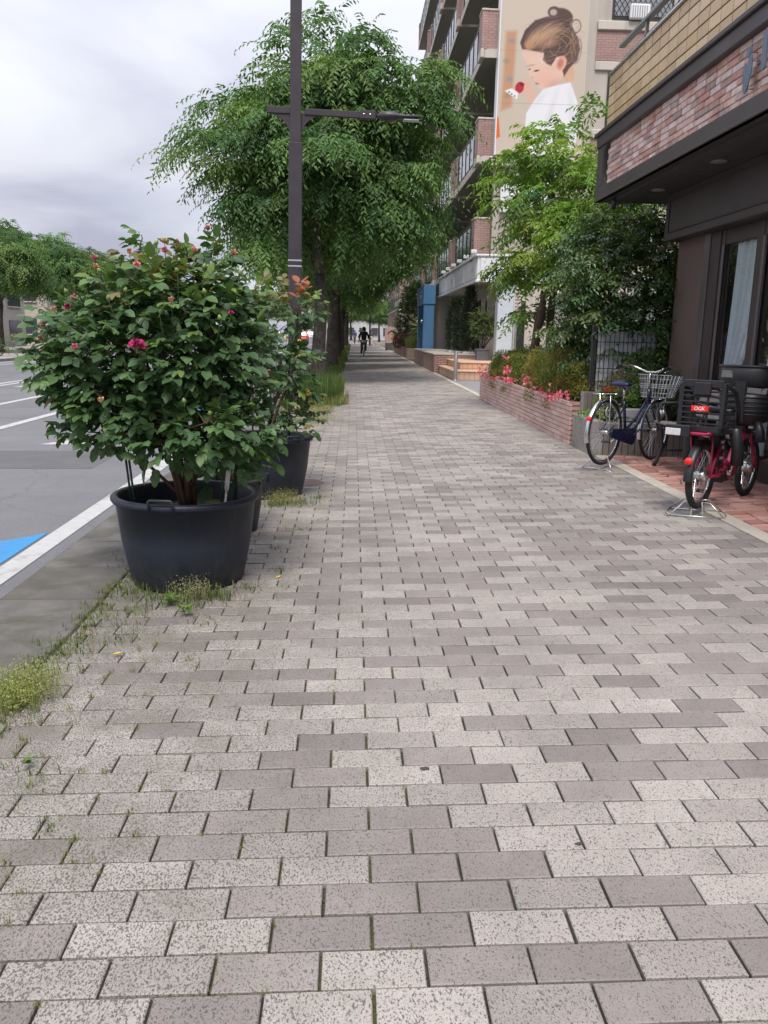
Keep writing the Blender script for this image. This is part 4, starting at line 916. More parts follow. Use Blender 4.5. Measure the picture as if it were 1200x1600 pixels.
b = MB(); b.box(3.02, 3.25, YS0, 10.80, 4.40, 4.428, b=.006); b.build('coping', M_steel, bal)
rl = MB()
rl.box(3.08, 3.15, YS0, 10.6, 4.66, 4.70, b=.006); rl.box(3.10, 3.13, YS0, 10.45, 4.50, 4.525, b=.004)
for y in np.arange(.2, 10.6, .95): rl.box(3.10, 3.13, y, y + .04, 4.428, 4.66)
rl.build('railing', pm('grey_rail', (.22, .215, .215), .4, .1, metal=.6), shop)
b = MB(); b.box(3.06, 8.5, YS0, 10.6, 3.68, 3.705); b.box(4.6, 8.5, YS0, 10.6, 3.7, 6.6); b.build('upper_storey', M_wallb, shop)
# glazed front: posts, rails, panes
wf = MB()
for (y0, y1, x0) in [(8.72, 8.93, 3.715), (8.64, 8.72, 3.73), (7.82, 7.95, 3.73), (6.86, 6.98, 3.73), (5.86, 5.98, 3.73), (4.8, 4.95, 3.73), (2.4, 2.6, 3.73)]: wf.box(x0, x0 + .085, y0, y1, .05, 2.42, b=.006)
wf.box(3.74, 3.88, -1, 8.64, 2.27, 2.42, b=.005); wf.box(3.74, 3.88, -1, 8.64, .05, .24, b=.005); wfr = wf.build('window_frame', M_brown_d, shop)
for y in (8.67, 7.80, 6.84, 5.84):
    b = MB(); b.box(3.722, 3.75, y - .03, y + .012, .24, 2.27, b=.003); b.build('sash_bar', M_alu, wfr)
for (y0, y1) in [(7.95, 8.64), (6.98, 7.82), (5.98, 6.86), (4.95, 5.86), (2.6, 4.8)]:
    b = MB(); b.box(3.760, 3.765, y0, y1, .24, 2.27); b.build('pane', M_glass, wfr)
# curtain: gathered folds drawn aside to a tie-back
M_curt = None
t = NT('white_curtain'); p = t.bsdf(t.ramp(t.noise(t.pos(), 4, 4), [(.3, (.84, .87, .90)), (.7, (.90, .92, .94))]), .9, 0, .2); trn = t.n('ShaderNodeBsdfTranslucent'); trn.inputs[0].default_value = (.7, .78, .85, 1); ms = t.n('ShaderNodeMixShader'); ms.inputs[0].default_value = .3; t.l(p, ms.inputs[1]); t.l(trn.outputs[0], ms.inputs[2]); M_curt = t.end(ms.outputs[0])
def curtain(label, yl, yr, tie_y, x=3.806):
    nu, nv = 70, 26; V = []
    for j in range(nv):
        v = j / (nv - 1); z = 2.30 - v * 2.02
        k = min(1, v / .78) ** 1.6                                              # draws together towards the tie-back
        for i in range(nu):
            u = i / (nu - 1); y = yl + (yr - yl) * u; y = y * (1 - k * .80) + (tie_y + (u - .5) * .05) * k * .80
            V.append((x +   .016 * math.sin(u * 30 + 1.5 * math.sin(u * 7)) * (1 - .3 * k) + .008 * math.sin(u * 61), y, z))
    q = MB(); q.add(V, [(j * nu + i, j * nu + i + 1, (j + 1) * nu + i + 1, (j + 1) * nu + i) for j in range(nv - 1) for i in range(nu - 1)], 0, True)
    return tag(q.build('curtain', M_curt), label, 'curtain')
curtain('white curtain gathered to one side behind the first shop pane', 7.78, 8.46, 8.56)
curtain('white curtain behind the second shop pane at the right picture edge', 6.95, 7.50, 7.72)
# bench in front of the window
M_iron = pm('black_iron', (.022, .022, .024), .5, .1, 10, .1, 90)
M_slat = [pm('grey_slat_%d' % i, c, .8, .2, 30, .3, 80) for i, c in enumerate([(.26, .235, .21), (.30, .27, .24), (.22, .20, .18)])]
bn = thing('park_bench', 'black iron bench with weathered grey slats in front of the shop window', 'bench', (3.32, 7.72, gz(3.3) + .002))
for y in (-.52, .52):
    q = MB(); q.tube([(-.27, y, 0), (-.24, y, .06), (-.20, y, .20), (-.22, y, .36), (-.24, y, .42), (.10, y, .40), (.20, y, .60), (.26, y, .85)], [.024, .02, .018, .02, .022, .02, .018, .014], 8)
    q.tube([(.24, y, 0), (.19, y, .14), (.10, y, .40)], [.024, .018, .02], 8); q.tube([(-.24, y, .42), (-.27, y, .56), (-.24, y, .63), (-.05, y, .64), (.20, y, .60)], .015, 8); q.tube([(-.20, y, .16), (.18, y, .16)], .012, 6)
    q.build('leg', M_iron, bn)
for i in range(6):
    q = MB(); q.box(-.028, .028, -.64, .64, -.011, .011, b=.004); o = q.build('slat', M_slat[i % 3], bn, (-.225 + .065 * i, 0, .437 - .004 * i))
for i in range(5):
    q = MB(); q.box(-.010, .010, -.64, .64, -.026, .026, b=.004); o = q.build('slat', M_slat[(i + 1) % 3], bn, (.150 + .025 * i, 0, .53 + .072 * i)); o.rotation_euler = (0, R(19), 0)

# ------------------------------------------------------------------ block wall, planter wall, fence
M_blk = pm('concrete_block', (.27, .255, .235), .9, .16, 5, .5, 120, c2=(.16, .145, .125), c2at=.55)
M_rib = pm('ribbed_tile', (.16, .14, .125), .85, .15, 6, .4, 120, c2=(.10, .09, .075), c2at=.58)
bw = thing('block_wall', 'low grey concrete block wall turning the corner behind the blue bicycle', 'wall', (2.62, 8.98, gz(2.6)))
q = MB(); q.box(.02, 1.08, .02, .20, -.02, .30); q.build('core', M_joint, bw)
for r_ in range(2):
    for i in range(2):
        q = MB(); q.box(0, .12, .43 * i + .003, .43 * i + .427, .195 * r_ + .003 - .01, .195 * r_ + .19, b=.005); q.build('block', M_blk, bw)
for i in range(14):
    for r_ in range(2):
        q = MB(); q.box(.125 + .071 * i + .004, .125 + .071 * (i + 1) - .004, 0, .03, .15 * r_ + .002 - .01, .15 * r_ + .147, b=.005); q.build('ribbed_tile', M_rib, bw)
for i in range(3):
    q = MB(); q.box(.122 + .335 * i + .003, .122 + .335 * (i + 1) - .003, -.008, .16, .30, .365, b=.006); q.build('coping', M_blk, bw)
q = MB(); q.box(.35, .80, .22, .40, .36, .50, b=.01); tag(q.build('planter_box', pm('planter_grey', (.36, .35, .36), .7, .1)), 'long pale grey planter trough on top of the block wall', 'planter').location = (2.62, 8.98, gz(2.6))
M_pink = brickmat('pink_tile', (.40, .245, .205), (.355, .215, .18), (.085, .06, .05), .232, .0585, .15, .7, .8, .5)
pw = thing('planter_wall', 'long low planter wall faced with pinkish brick tiles along the pavement', 'wall', (2.605, 9.92, gz(2.6)))
PL = 7.35
q = MB(); q.box(.02, .16, .02, PL - .02, -.05, .50); q.box(.16, 1.6, PL - .16, PL - .02, -.05, .50); q.build('core', pm('wall_mortar', (.085, .06, .05), .95, .2, 10, .3, 120), pw)
M_pt = [pm('pink_brick_%d' % i, c, .72, .14, 12, .3, 120, c2=(.30, .20, .17), c2at=.66) for i, c in enumerate([(.53, .365, .315), (.49, .33, .285), (.57, .405, .355), (.455, .305, .265)])]
pmm = []
for i in range(4):
    z_ = MB(); z_.box(-.012, .012, -.111, .111, -.0255, .0255, b=.003); pmm.append(z_.mesh('brick', M_pt[i]))
restp = MB(); cnt = 0; items = []
for r_ in range(9):
    for i in range(33):
        y = .116 + .2275 * i - (.0 if r_ % 2 == 0 else .0); items.append((y, r_))
items.sort()
for (y, r_) in items:
    if y > PL: continue
    z = .0265 + .0575 * r_
    if cnt < 300: obj('brick', pmm[rnd.randrange(4)], pw, (.012 + rnd.uniform(-.0015, .0015), y, z)); cnt += 1
    else: restp.box(0, .024, y - .111, y + .111, z - .0255, z + .0255, rnd.randrange(4))
if restp.v: tag(restp.build('brick_course', M_pt, pw), kind='stuff')
q = MB()
for r_ in range(9):
    for i in range(6): q.box(.03 + .2275 * i, .252 + .2275 * i, PL - .02, PL - .002, .001 + .0575 * r_, .052 + .0575 * r_, rnd.randrange(4)); 
tag(q.build('end_brick_course', M_pt, pw), kind='stuff')
q = MB(); q.box(.02, 1.5, -.002, .02, -.02, .518); q.build('end_panel', M_pink, pw)
q = MB(); q.box(.16, 1.6, .02, PL - .16, -.05, .46); q.build('soil', M_soil, pw)
# azalea hedge filling the planter
def hedge_mesh(seed, c, r, n, leafL, pal, up=.6):
    rg = np.random.default_rng(seed); d = unit(rg.normal(0, 1, (n, 3))); d[:, 2] = np.abs(d[:, 2]) - .15
    s = rg.uniform(.86, 1.02, (n, 1)); f = np.abs(d) ** .55 * np.sign(d); f = unit(d) * .45 + f * .55           # squarish
    nz_ = 1 + .07 * np.sin(d[:, :1] * 11 + 2) + .07 * np.sin(d[:, 1:2] * 14 + d[:, 2:] * 9)
    P = np.array(c) + f * np.array(r) * s * nz_; T = unit(d + rg.normal(0, .6, (n, 3)) + [0, 0, up]); N = unit(d + rg.normal(0, .4, (n, 3)))
    pal = np.array(pal); k = (np.sin(P[:, 0] * 5 + P[:, 1] * 3.1) + np.sin(P[:, 1] * 7.3 + 1) + rg.normal(0, .9, n)); idx = np.clip(((k + 2.5) / 5 * len(pal)).astype(int), 0, len(pal) - 1)
    return simple_leaves(P, T, N, leafL * rg.uniform(.7, 1.3, n), leafL * .42, pal[idx] * rg.uniform(.75, 1.25, (n, 1)))
AZ = [(.10, .16, .04), (.15, .19, .045), (.22, .225, .05), (.27, .24, .055), (.21, .15, .055)]
hd_ = thing('azalea_hedge', 'clipped azalea hedge with pink blossom in the brick planter', 'hedge', (3.3, 13.4, gz(3.3) + .45))
V, F, T = join([hedge_mesh(1, (0, -1.6, .05), (.74, 1.9, .70), 30000, .036, AZ), hedge_mesh(2, (0, 1.7, .0), (.74, 1.95, .60), 25000, .036, AZ[:4]), hedge_mesh(3, (-.2, -.2, .05), (.5, 2.9, .52), 9000, .036, AZ)])
tag(obj('foliage', np_mesh('foliage', V, F, T, M_leaf_tree), hd_), kind='stuff')
q = MB(); q.lathe([(0, -.3), (.55, -.3), (.6, 0), (.5, .35), (0, .5)], 20, M=Matrix.Diagonal((1, 5.2, 1, 1))); tag(q.build('branch_mass', pm('hedge_twigs', (.035, .032, .02), .95, .4, 30, .8, 60), hd_), kind='stuff')
rgf = np.random.default_rng(8); PK = [(.75, .14, .26), (.80, .24, .32), (.85, .34, .36), (.70, .10, .22)]
fl = []
for (cy, cz, n, ry, rz) in [(3.1, .12, 45, .3, .10), (2.7, .05, 45, .35, .05), (.6, .25, 36, .12, .14), (.45, .10, 50, .16, .05), (.85, .08, 30, .2, .04), (.9, .46, 12, .1, .05), (-.7, .14, 12, .12, .1), (-1.2, .16, 26, .2, .12), (-1.9, .08, 26, .25, .10), (-2.6, .05, 34, .2, .08), (-3.1, .12, 30, .15, .15)]:
    n = max(6, int(n * .55)); P = np.stack([-.72 + rgf.normal(0, .03, n), cy + rgf.normal(0, ry * 1.5, n), cz + rgf.normal(0, rz * .38, n)], 1); kk = 5; P5 = np.repeat(P, kk, 0); az_ = np.tile(np.arange(kk) * 2 * math.pi / kk, n)
    D = unit(rgf.normal(0, 1, (n * kk, 3))); col = np.array(PK)[rgf.integers(4, size=n)]
    fl.append(simple_leaves(P5, D, unit(rgf.normal(0, 1, (n * kk, 3))), .034, .032, np.repeat(col, kk, 0)))
V, F, T = join(fl); tag(obj('blossom', np_mesh('blossom', V, F, T, leafmat('azalea_petal', .6, .3)), hd_), kind='stuff')
# grey tile pier and mesh fence
pr_ = thing('tile_pier', 'short dark grey ribbed pier at the end of the brick planter', 'pier', (2.72, 9.80, gz(2.7) + .36))
q = MB(); q.box(0, .20, 0, .12, -.36, .28); q.build('core', M_blk, pr_)
for i in range(4):
    q = MB(); q.box(.003 + .05 * i, .047 + .05 * i, -.018, .002, 0, .285, b=.004); q.build('ribbed_tile', M_rib, pr_)
fn = thing('mesh_fence', 'black steel mesh fence with a post beside the pier, pale board behind', 'fence', (2.85, 10.05, gz(2.8) + .4))
q = MB(); q.box(0, .055, 0, .055, -.1, 1.02, b=.005); q.build('post', M_iron, fn)
q = MB()
for i in range(1, 22): q.tube([(.055 + .055 * i, .02, .18), (.055 + .055 * i, .02, 1.0)], .0045, 4, sm=False)
for i in range(6): q.tube([(.055, .026, .2 + .155 * i), (1.26, .026, .2 + .155 * i)], .006, 4, sm=False)
q.build('mesh_panel', M_iron, fn)
q = MB(); q.box(.09, .80, .06, .075, .22, .95, b=.003); q.build('board', pm('pale_board', (.50, .52, .56), .6, .08), fn)
q = MB(); q.box(.20, .36, -.004, .016, .225, .285, b=.003); tag(q.build('red_plate', pm('red_plate', (.75, .02, .015), .45), fn), 'bright red plate on the fence')
ls = thing('smoked_panel', 'low smoked plastic panel standing behind the bicycle saddle', 'panel', (2.90, 9.50, gz(2.9) + .34))
t = NT('smoked_plastic'); tr_ = t.n('ShaderNodeBsdfTransparent'); tr_.inputs[0].default_value = (.35, .36, .36, 1); pp = t.bsdf((.05, .055, .055), .3); ms = t.n('ShaderNodeMixShader'); ms.inputs[0].default_value = .45; t.l(tr_.outputs[0], ms.inputs[1]); t.l(pp, ms.inputs[2]); M_smoke = t.end(ms.outputs[0])
q = MB(); q.box(0, .62, 0, .006, 0, .26); q.build('sheet', M_smoke, ls); q = MB(); q.box(0, .62, -.006, .012, .26, .275); q.box(0, .62, -.006, .012, -.012, .0); q.box(-.012, 0, -.006, .012, -.2, .275); q.build('frame', M_iron, ls)
# white wall of the passage beyond the hedge
q = MB(); q.box(4.4, 4.5, 10.9, 18.5, 0, 1.95); q.box(4.39, 4.52, 10.88, 18.52, 1.95, 2.0, b=.01); tag(q.build('garden_wall', pm('white_wall', (.72, .69, .66), .8, .08, 1, .1, 60)), 'white garden wall behind the hedge and the trees', 'wall')

# ------------------------------------------------------------------ shrubs and trees by the shop
PAL_BR = [(.14, .245, .045), (.11, .205, .04), (.18, .285, .05), (.09, .165, .035), (.215, .30, .058)]
tr, (V, F, T) = crown_tree(61, 5, (.0, 0, 2.65), (.74, .85, 1.75), 58, 22, .14, .05, 9, .085, 1.3, PAL_BR, (.22, .42), (.26, .46), .5, .34, low=-.9, stems=3)
t = thing('young_tree', 'bright green many-stemmed young tree rising from the hedge', 'tree', (3.30, 14.5, .55)); tr.build('trunk', M_bark2, t); tag(obj('crown', np_mesh('crown', V, F, T, M_leaf_bright), t), kind='stuff')
PAL_Y = [(.19, .29, .05), (.15, .25, .045), (.12, .21, .04)]
tr, (V, F, T) = crown_tree(64, 5, (0.1, 0, 2.25), (.58, .8, 1.1), 36, 30, .10, .040, 9, .06, 1.2, PAL_Y, (.2, .4), (.22, .42), .55, .3, low=-.6, stems=2)
t = thing('young_tree', 'yellow-green young tree between the bright tree and the brown shop fascia', 'tree', (3.55, 13.3, .55)); tr.build('trunk', M_bark2, t); tag(obj('crown', np_mesh('crown', V, F, T, M_leaf_bright), t), kind='stuff')
PAL_DK = [(.062, .118, .036), (.082, .145, .042), (.050, .096, .034), (.12, .175, .05)]
tr, (V, F, T) = crown_tree(71, 5, (0, 0, 1.30), (.98, .7, 1.12), 95, 46, .085, .040, 8, .065, .75, PAL_DK, (.15, .32), (.2, .36), .35, .25, low=-.8, stems=2)
t = thing('evergreen_tree', 'dark evergreen tree under the end of the brown shop fascia', 'tree', (3.66, 10.75, .38)); tr.build('trunk', M_bark2, t); tag(obj('crown', np_mesh('crown', V, F, T, M_leaf_dark), t), kind='stuff')
def shrub(name, label, x, y, z, r, n, leafL, pal, seed, mat, cat='shrub', grp=None):
    t = thing(name, label, cat, (x, y, z), 0, grp); rg = np.random.default_rng(seed); st = MB()
    for i in range(7): a = rg.uniform(0, 6.28); st.tube(limb(rg, (0, 0, 0), (r[0] * .6 * math.cos(a), r[1] * .6 * math.sin(a), r[2] * rg.uniform(.8, 1.6)), .05, 5, .05), [.012, .010, .008, .006, .003], 5)
    st.build('stem', M_bark2, t); m = max(8, n // 9); d = unit(rg.normal(0, 1, (m, 3))); B = d * np.array(r) * rg.uniform(.3, 1, (m, 1)) + [0, 0, r[2]]
    pal = np.array(pal); V, F, T = sprays(rg, B, unit(d + [0, 0, .5] + rg.normal(0, .4, (m, 3))), rg.uniform(2, 3.4, m) * leafL, 9, leafL, leafL * .45, pal[rg.integers(len(pal), size=m)] * rg.uniform(.8, 1.2, (m, 1)), .3)
    tag(obj('foliage', np_mesh('foliage', V, F, T, mat), t), kind='stuff'); return t
shrub('shrub', 'bright leafy shrub low behind the block wall left of the bicycle saddle', 2.95, 9.35, .30, (.28, .18, .18), 700, .07, PAL_BR, 81, M_leaf_bright)
shrub('shrub', 'light green shrub in front of the evergreen beside the bicycle handlebar', 3.40, 9.55, .42, (.30, .22, .30), 900, .075, [(.09, .15, .04), (.12, .18, .05), (.06, .11, .03)], 82, M_leaf_bright)
shrub('shrub', 'dark leafy shrub against the brown wall behind the silver basket', 3.50, 9.35, .35, (.22, .18, .22), 500, .07, PAL_DK, 83, M_leaf_dark)

# ------------------------------------------------------------------ bicycles
M_tyre = pm('tyre_rubber', (.018, .018, .018), .75, .15, 20, .3, 150)
M_chrome = pm('chrome', (.68, .68, .68), .22, .08, 12, 0, metal=1)
M_navy = pm('navy_paint', (.012, .014, .045), .22, .1, 5, spec=.6)
M_blackp = pm('black_plastic', (.016, .017, .020), .42, .12, 8, .1, 120)
M_redp = pm('magenta_paint', (.34, .010, .060), .25, .12, 4, spec=.6)
M_refl = pm('reflector_red', (.75, .02, .02), .25)
M_navysad = pm('saddle_navy', (.010, .018, .075), .35)
def text_mesh(s, size, ext=.0008):
    c = bpy.data.curves.new('text', 'FONT'); c.body = s; c.size = size; c.extrude = ext; c.align_x = 'CENTER'; c.align_y = 'CENTER'
    o = bpy.data.objects.new('text', c); COL.objects.link(o); bpy.context.view_layer.update()
    me = bpy.data.meshes.new_from_object(o.evaluated_get(bpy.context.evaluated_depsgraph_get())); bpy.data.objects.remove(o); return me
def ring(n, r, y, z): return [(0, y + r * math.cos(2 * math.pi * i / n), z + r * math.sin(2 * math.pi * i / n)) for i in range(n)]
def wheel(parent, name, y, r, tr=.018, spokes=28, hub=.02, tyre=None, rim=None):
    w_ = MB(); w_.tube([(-.045, y, r), (.045, y, r)], hub, 12); w_.tube([(-.055, y, r), (.055, y, r)], .006, 8); wo = w_.build(name, M_chrome, parent)
    t_ = MB(); t_.tube(ring(44, r - tr, y, r), tr, 10, closed=True); t_.build('tyre', tyre or M_tyre, wo)
    t_ = MB(); t_.tube(ring(44, r - 2 * tr - .004, y, r), .011, 8, closed=True, flat=1.0); t_.build('rim', rim or M_chrome, wo)
    s_ = MB()
    for i in range(spokes):
        a = 2 * math.pi * i / spokes; a2 = a + (.55 if i % 2 else -.55); sx = .03 if (i // 2) % 2 else -.03; rr = r - 2 * tr - .006
        s_.tube([(sx, y + .02 * math.cos(a2), r + .02 * math.sin(a2)), (0, y + rr * math.cos(a), r + rr * math.sin(a))], .0013, 4, sm=False, caps=False)
    s_.build('spoke', M_chrome, wo); return wo
def arc(y, z, r, a0, a1, n): return [(y + r * math.cos(a0 + (a1 - a0) * i / n), z + r * math.sin(a0 + (a1 - a0) * i / n)) for i in range(n + 1)]
def mudguard(parent, y, z, r, a0, a1, mat, wd=.026):
    m = MB(); pts = arc(y, z, r, a0, a1, 18); V = []
    for (yy, zz) in pts:
        u = Vector((0, yy - y, zz - z)).normalized()
        for s, dp in ((-1, -.016), (-.7, 0), (0, .006), (.7, 0), (1, -.016)): V.append((s * wd, yy + u.y * dp, zz + u.z * dp))
    m.add(V, [(5 * i + j, 5 * i + j + 1, 5 * i + 6 + j, 5 * i + 5 + j) for i in range(18) for j in range(4)], 0, True); return m.build('mudguard', mat, parent)
def crank(parent, y, z, ang, side_col=M_chrome):
    c = MB(); c.tube([(-.06, y, z), (.075, y, z)], .016, 10)
    for s, a in ((1, ang), (-1, ang + math.pi)): c.tube([(.068 * s, y, z), (.078 * s, y + .165 * math.cos(a), z + .165 * math.sin(a))], .009, 8)
    co = c.build('crank', side_col, parent)
    for s, a in ((1, ang), (-1, ang + math.pi)):
        p = MB(); yy, zz = y + .165 * math.cos(a), z + .165 * math.sin(a); x0, x1 = sorted((.085 * s, .175 * s)); p.box(x0, x1, yy - .035, yy + .035, zz - .011, zz + .011, b=.004); p.build('pedal', M_blackp, co)
    return co
def saddle(parent, y, z, mat, L=.25):
    m = MB(); V = []; n = 12; st = [(-.00, .085, .03, .0), (.02, .105, .045, .012), (.07, .108, .05, .012), (.12, .085, .045, .002), (.17, .042, .035, 0), (.22, .028, .032, .004), (.255, .018, .02, .004)]
    for (d, wx, hz, dz) in st:
        for j in range(n): a = 2 * math.pi * j / n; V.append((wx * math.cos(a), y + d, z + dz + hz * math.sin(a) * (.6 if math.sin(a) < 0 else .5)))
    m.add(V, [(i * n + j, i * n + (j + 1) % n, (i + 1) * n + (j + 1) % n, (i + 1) * n + j) for i in range(len(st) - 1) for j in range(n)] + [tuple(range(n))[::-1], tuple(range((len(st) - 1) * n, len(st) * n))], 0, True)
    return m.build('saddle', mat, parent)
def city_bike(label, x, y, zz, head, lift=.05, scale=1., group=None, paint=None, basket=True):
    t = thing('bicycle', label, 'bicycle', (x, y, zz), -head, group); t.scale = (scale,) * 3; r, wb = .335, 1.06; paint = paint or M_navy
    piv = math.atan2(lift, wb); t.rotation_euler = (-piv, 0, -head); t.location.z = zz + lift
    wheel(t, 'rear_wheel', 0, r); wheel(t, 'front_wheel', wb, r)
    f = MB(); BB = (0, .43, .285); f.tube([BB, (0, .335, .66)], .016, 10); f.tube([(0, .875, .62), (0, .845, .78)], .021, 12)
    f.tube([(0, .868, .655), (0, .80, .56), (0, .66, .40), (0, .53, .31), BB], .017, 10); f.tube([(0, .858, .71), (0, .76, .60), (0, .62, .47), (0, .48, .38), (0, .40, .36)], .0145, 10)
    for s in (-1, 1):
        f.tube([(s * .02, .43, .285), (s * .048, .22, .31), (s * .052, 0, r)], .010, 8); f.tube([(s * .018, .345, .62), (s * .045, .17, .48), (s * .052, 0, r)], .0085, 8)
        f.tube([(s * .045, .885, .58), (s * .048, .92, .50), (s * .05, wb - .05, .40), (s * .05, wb, r)], .011, 8)
    f.tube([(-.045, .885, .58), (.045, .885, .58)], .014, 8); f.build('frame', paint, t)
    mudguard(t, 0, r, r + .014, R(38), R(196), M_chrome); mudguard(t, wb, r, r + .014, R(60), R(196), M_chrome)
    c = MB()                                              # closed chain case
    P = [(y_, z_) for y_, z_ in arc(.43, .285, .088, -math.pi / 2, math.pi / 2, 10)] + [(y_, z_) for y_, z_ in arc(.06, .325, .048, math.pi / 2, 3 * math.pi / 2, 8)]
    c.prism([(y_, z_) for y_, z_ in P], .05, .078, M=Matrix(((0, 0, 1, 0), (1, 0, 0, 0), (0, 1, 0, 0), (0, 0, 0, 1)))); c.build('chain_case', M_navy if paint is M_navy else M_blackp, t)
    crank(t, .43, .285, R(25)); saddle(t, .20, .815, M_navysad if paint is M_navy else M_blackp)
    s_ = MB(); s_.tube([(0, .335, .66), (0, .315, .80)], .0125, 10); s_.tube([(-.05, .24, .80), (-.05, .38, .79)], .005, 6); s_.tube([(.05, .24, .80), (.05, .38, .79)], .005, 6); s_.build('seat_post', M_chrome, t)
    h = MB(); h.tube([(0, .845, .78), (0, .835, .92), (0, .855, .955)], .013, 10)
    hb = [(-.27, .56, .985), (-.275, .70, 1.005), (-.23, .82, 1.025), (-.13, .86, .985), (-.05, .865, .957), (.05, .865, .957), (.13, .86, .985), (.23, .82, 1.025), (.275, .70, 1.005), (.27, .56, .985)]; h.tube(hb, .011, 10); ho = h.build('handlebar', M_chrome, t)
    for s in (-1, 1):
        g = MB(); g.tube([(s * .272, .56, .985), (s * .275, .68, 1.003)], .0165, 10); g.build('grip', M_blackp, ho)
        g = MB(); g.tube([(s * .27, .74, 1.0), (s * .262, .70, .975), (s * .285, .60, .955)], [.012, .008, .006], 8); g.build('brake_lever', M_chrome, ho)
    cb = MB()
    for s in (-1, 1): cb.tube([(s * .262, .75, 1.0), (s * .15, 1.0, 1.05), (s * .03, 1.0, .9), (s * .02, .93, .70), (s * .04, .93, .55)], .003, 6)
    cb.build('cable', M_blackp, t)
    if basket:
        k = MB(); zt, zb = .93, .69; T_ = [(-.19, .94), (.19, .94), (.19, 1.22), (-.19, 1.22)]; Bt = [(-.14, .955), (.14, .955), (.14, 1.15), (-.14, 1.15)]
        def loop(u, rr=.0024):
            q = [(T_[i][0] * u + Bt[i][0] * (1 - u), T_[i][1] * u + Bt[i][1] * (1 - u), zt * u + zb * (1 - u)) for i in range(4)]; k.tube(q + [q[0]], rr, 4, sm=False)
        for u in (0, .18, .42, .50, .58, .82, 1.0): loop(u, .0042 if u in (0, 1.) else .0024)
        for i in range(4):
            j = (i + 1) % 4; n = 9 if i % 2 == 0 else 7
            for a in range(n + 1):
                u = a / n; k.tube([(T_[i][0] * (1 - u) + T_[j][0] * u, T_[i][1] * (1 - u) + T_[j][1] * u, zt), (Bt[i][0] * (1 - u) + Bt[j][0] * u, Bt[i][1] * (1 - u) + Bt[j][1] * u, zb)], .0022, 4, sm=False)
        for a in range(8): u = a / 7; k.tube([(-.14 + .28 * u, .955, zb), (-.14 + .28 * u, 1.15, zb)], .002, 4, sm=False)
        for s in (-1, 1): k.tube([(s * .10, 1.05, zb), (s * .07, wb, .50), (s * .058, wb, r)], .0035, 6)
        k.build('basket', M_chrome, t)
    rk = MB()
    for s in (-1, 1): rk.tube([(s * .06, .22, .715), (s * .065, -.10, .72), (s * .05, -.20, .72)], .006, 6); rk.tube([(s * .06, -.05, .72), (s * .055, 0, r)], .005, 6)
    rk.tube([(-.05, -.20, .72), (.05, -.20, .72)], .006, 6)
    for yy in (-.1, 0, .1): rk.tube([(-.062, yy, .72), (.062, yy, .72)], .005, 6)
    rk.build('rack', M_chrome, t)
    q = MB(); q.lathe([(0, .008), (.022, .006), (.027, 0), (.027, -.012)], 16, M=Matrix.Translation((0, -.325, .475)) @ Matrix.Rotation(math.pi / 2, 4, 'X')); q.build('reflector', M_refl, t)
    q = MB(); q.lathe([(0, .05), (.03, .045), (.042, .02), (.042, 0), (0, 0)], 14, M=Matrix.Translation((.04, wb + .05, .52)) @ Matrix.Rotation(-math.pi / 2, 4, 'X')); q.build('headlamp', M_chrome, t)
    q = MB(); q.lathe([(0, -.008), (.055, -.008), (.055, .008), (0, .008)], 16, M=Matrix.Translation((-.03, .10, .54)) @ Matrix.Rotation(math.pi / 2, 4, 'Y')); q.build('ring_lock', M_chrome, t)
    return t
def wire_stand(label, x, y, head, w1=.17, hh=.10, d=.16):
    t = thing('bicycle_stand', label, 'bicycle stand', (x, y, gz(x) + .004), -head, 'wire bicycle stands'); q = MB()
    if d < .2:
        q.tube([(-w1, -.06, 0), (-w1 * .4, -.01, .012), (0, 0, .004), (w1 * .4, -.01, .012), (w1, -.06, 0)], .006, 8); q.tube([(-w1, -.06, 0), (-.075, .0, hh + .03), (-.06, .03, hh * .6)], .006, 8); q.tube([(w1, -.06, 0), (.075, .0, hh + .03), (.06, .03, hh * .6)], .006, 8)
    else:
        for yy in (-d / 2, d / 2): q.tube([(-w1, yy, .006), (w1, yy, .006)], .0065, 8); q.tube([(-w1, yy, .006), (-w1 + .10, yy * .6, hh), (-.035, yy * .4, hh), (-.04, yy, .006)], .006, 8); q.tube([(w1, yy, .006), (w1 - .10, yy * .6, hh), (.035, yy * .4, hh), (.04, yy, .006)], .006, 8)
        for s in (-1, 1): q.tube([(s * w1, -d / 2, .006), (s * (w1 + .02), 0, .006), (s * w1, d / 2, .006)], .0065, 8)
    q.build('wire_frame', pm('galvanised_wire', (.62, .62, .60), .35, .1, metal=.8), t); return t
city_bike('navy city bicycle with silver front basket leaning on its stand by the block wall', 2.46, 8.06, gz(2.46), R(47), .045, .97)
wire_stand('thin wire stand under the rear wheel of the navy bicycle', 2.44, 8.03, R(47))

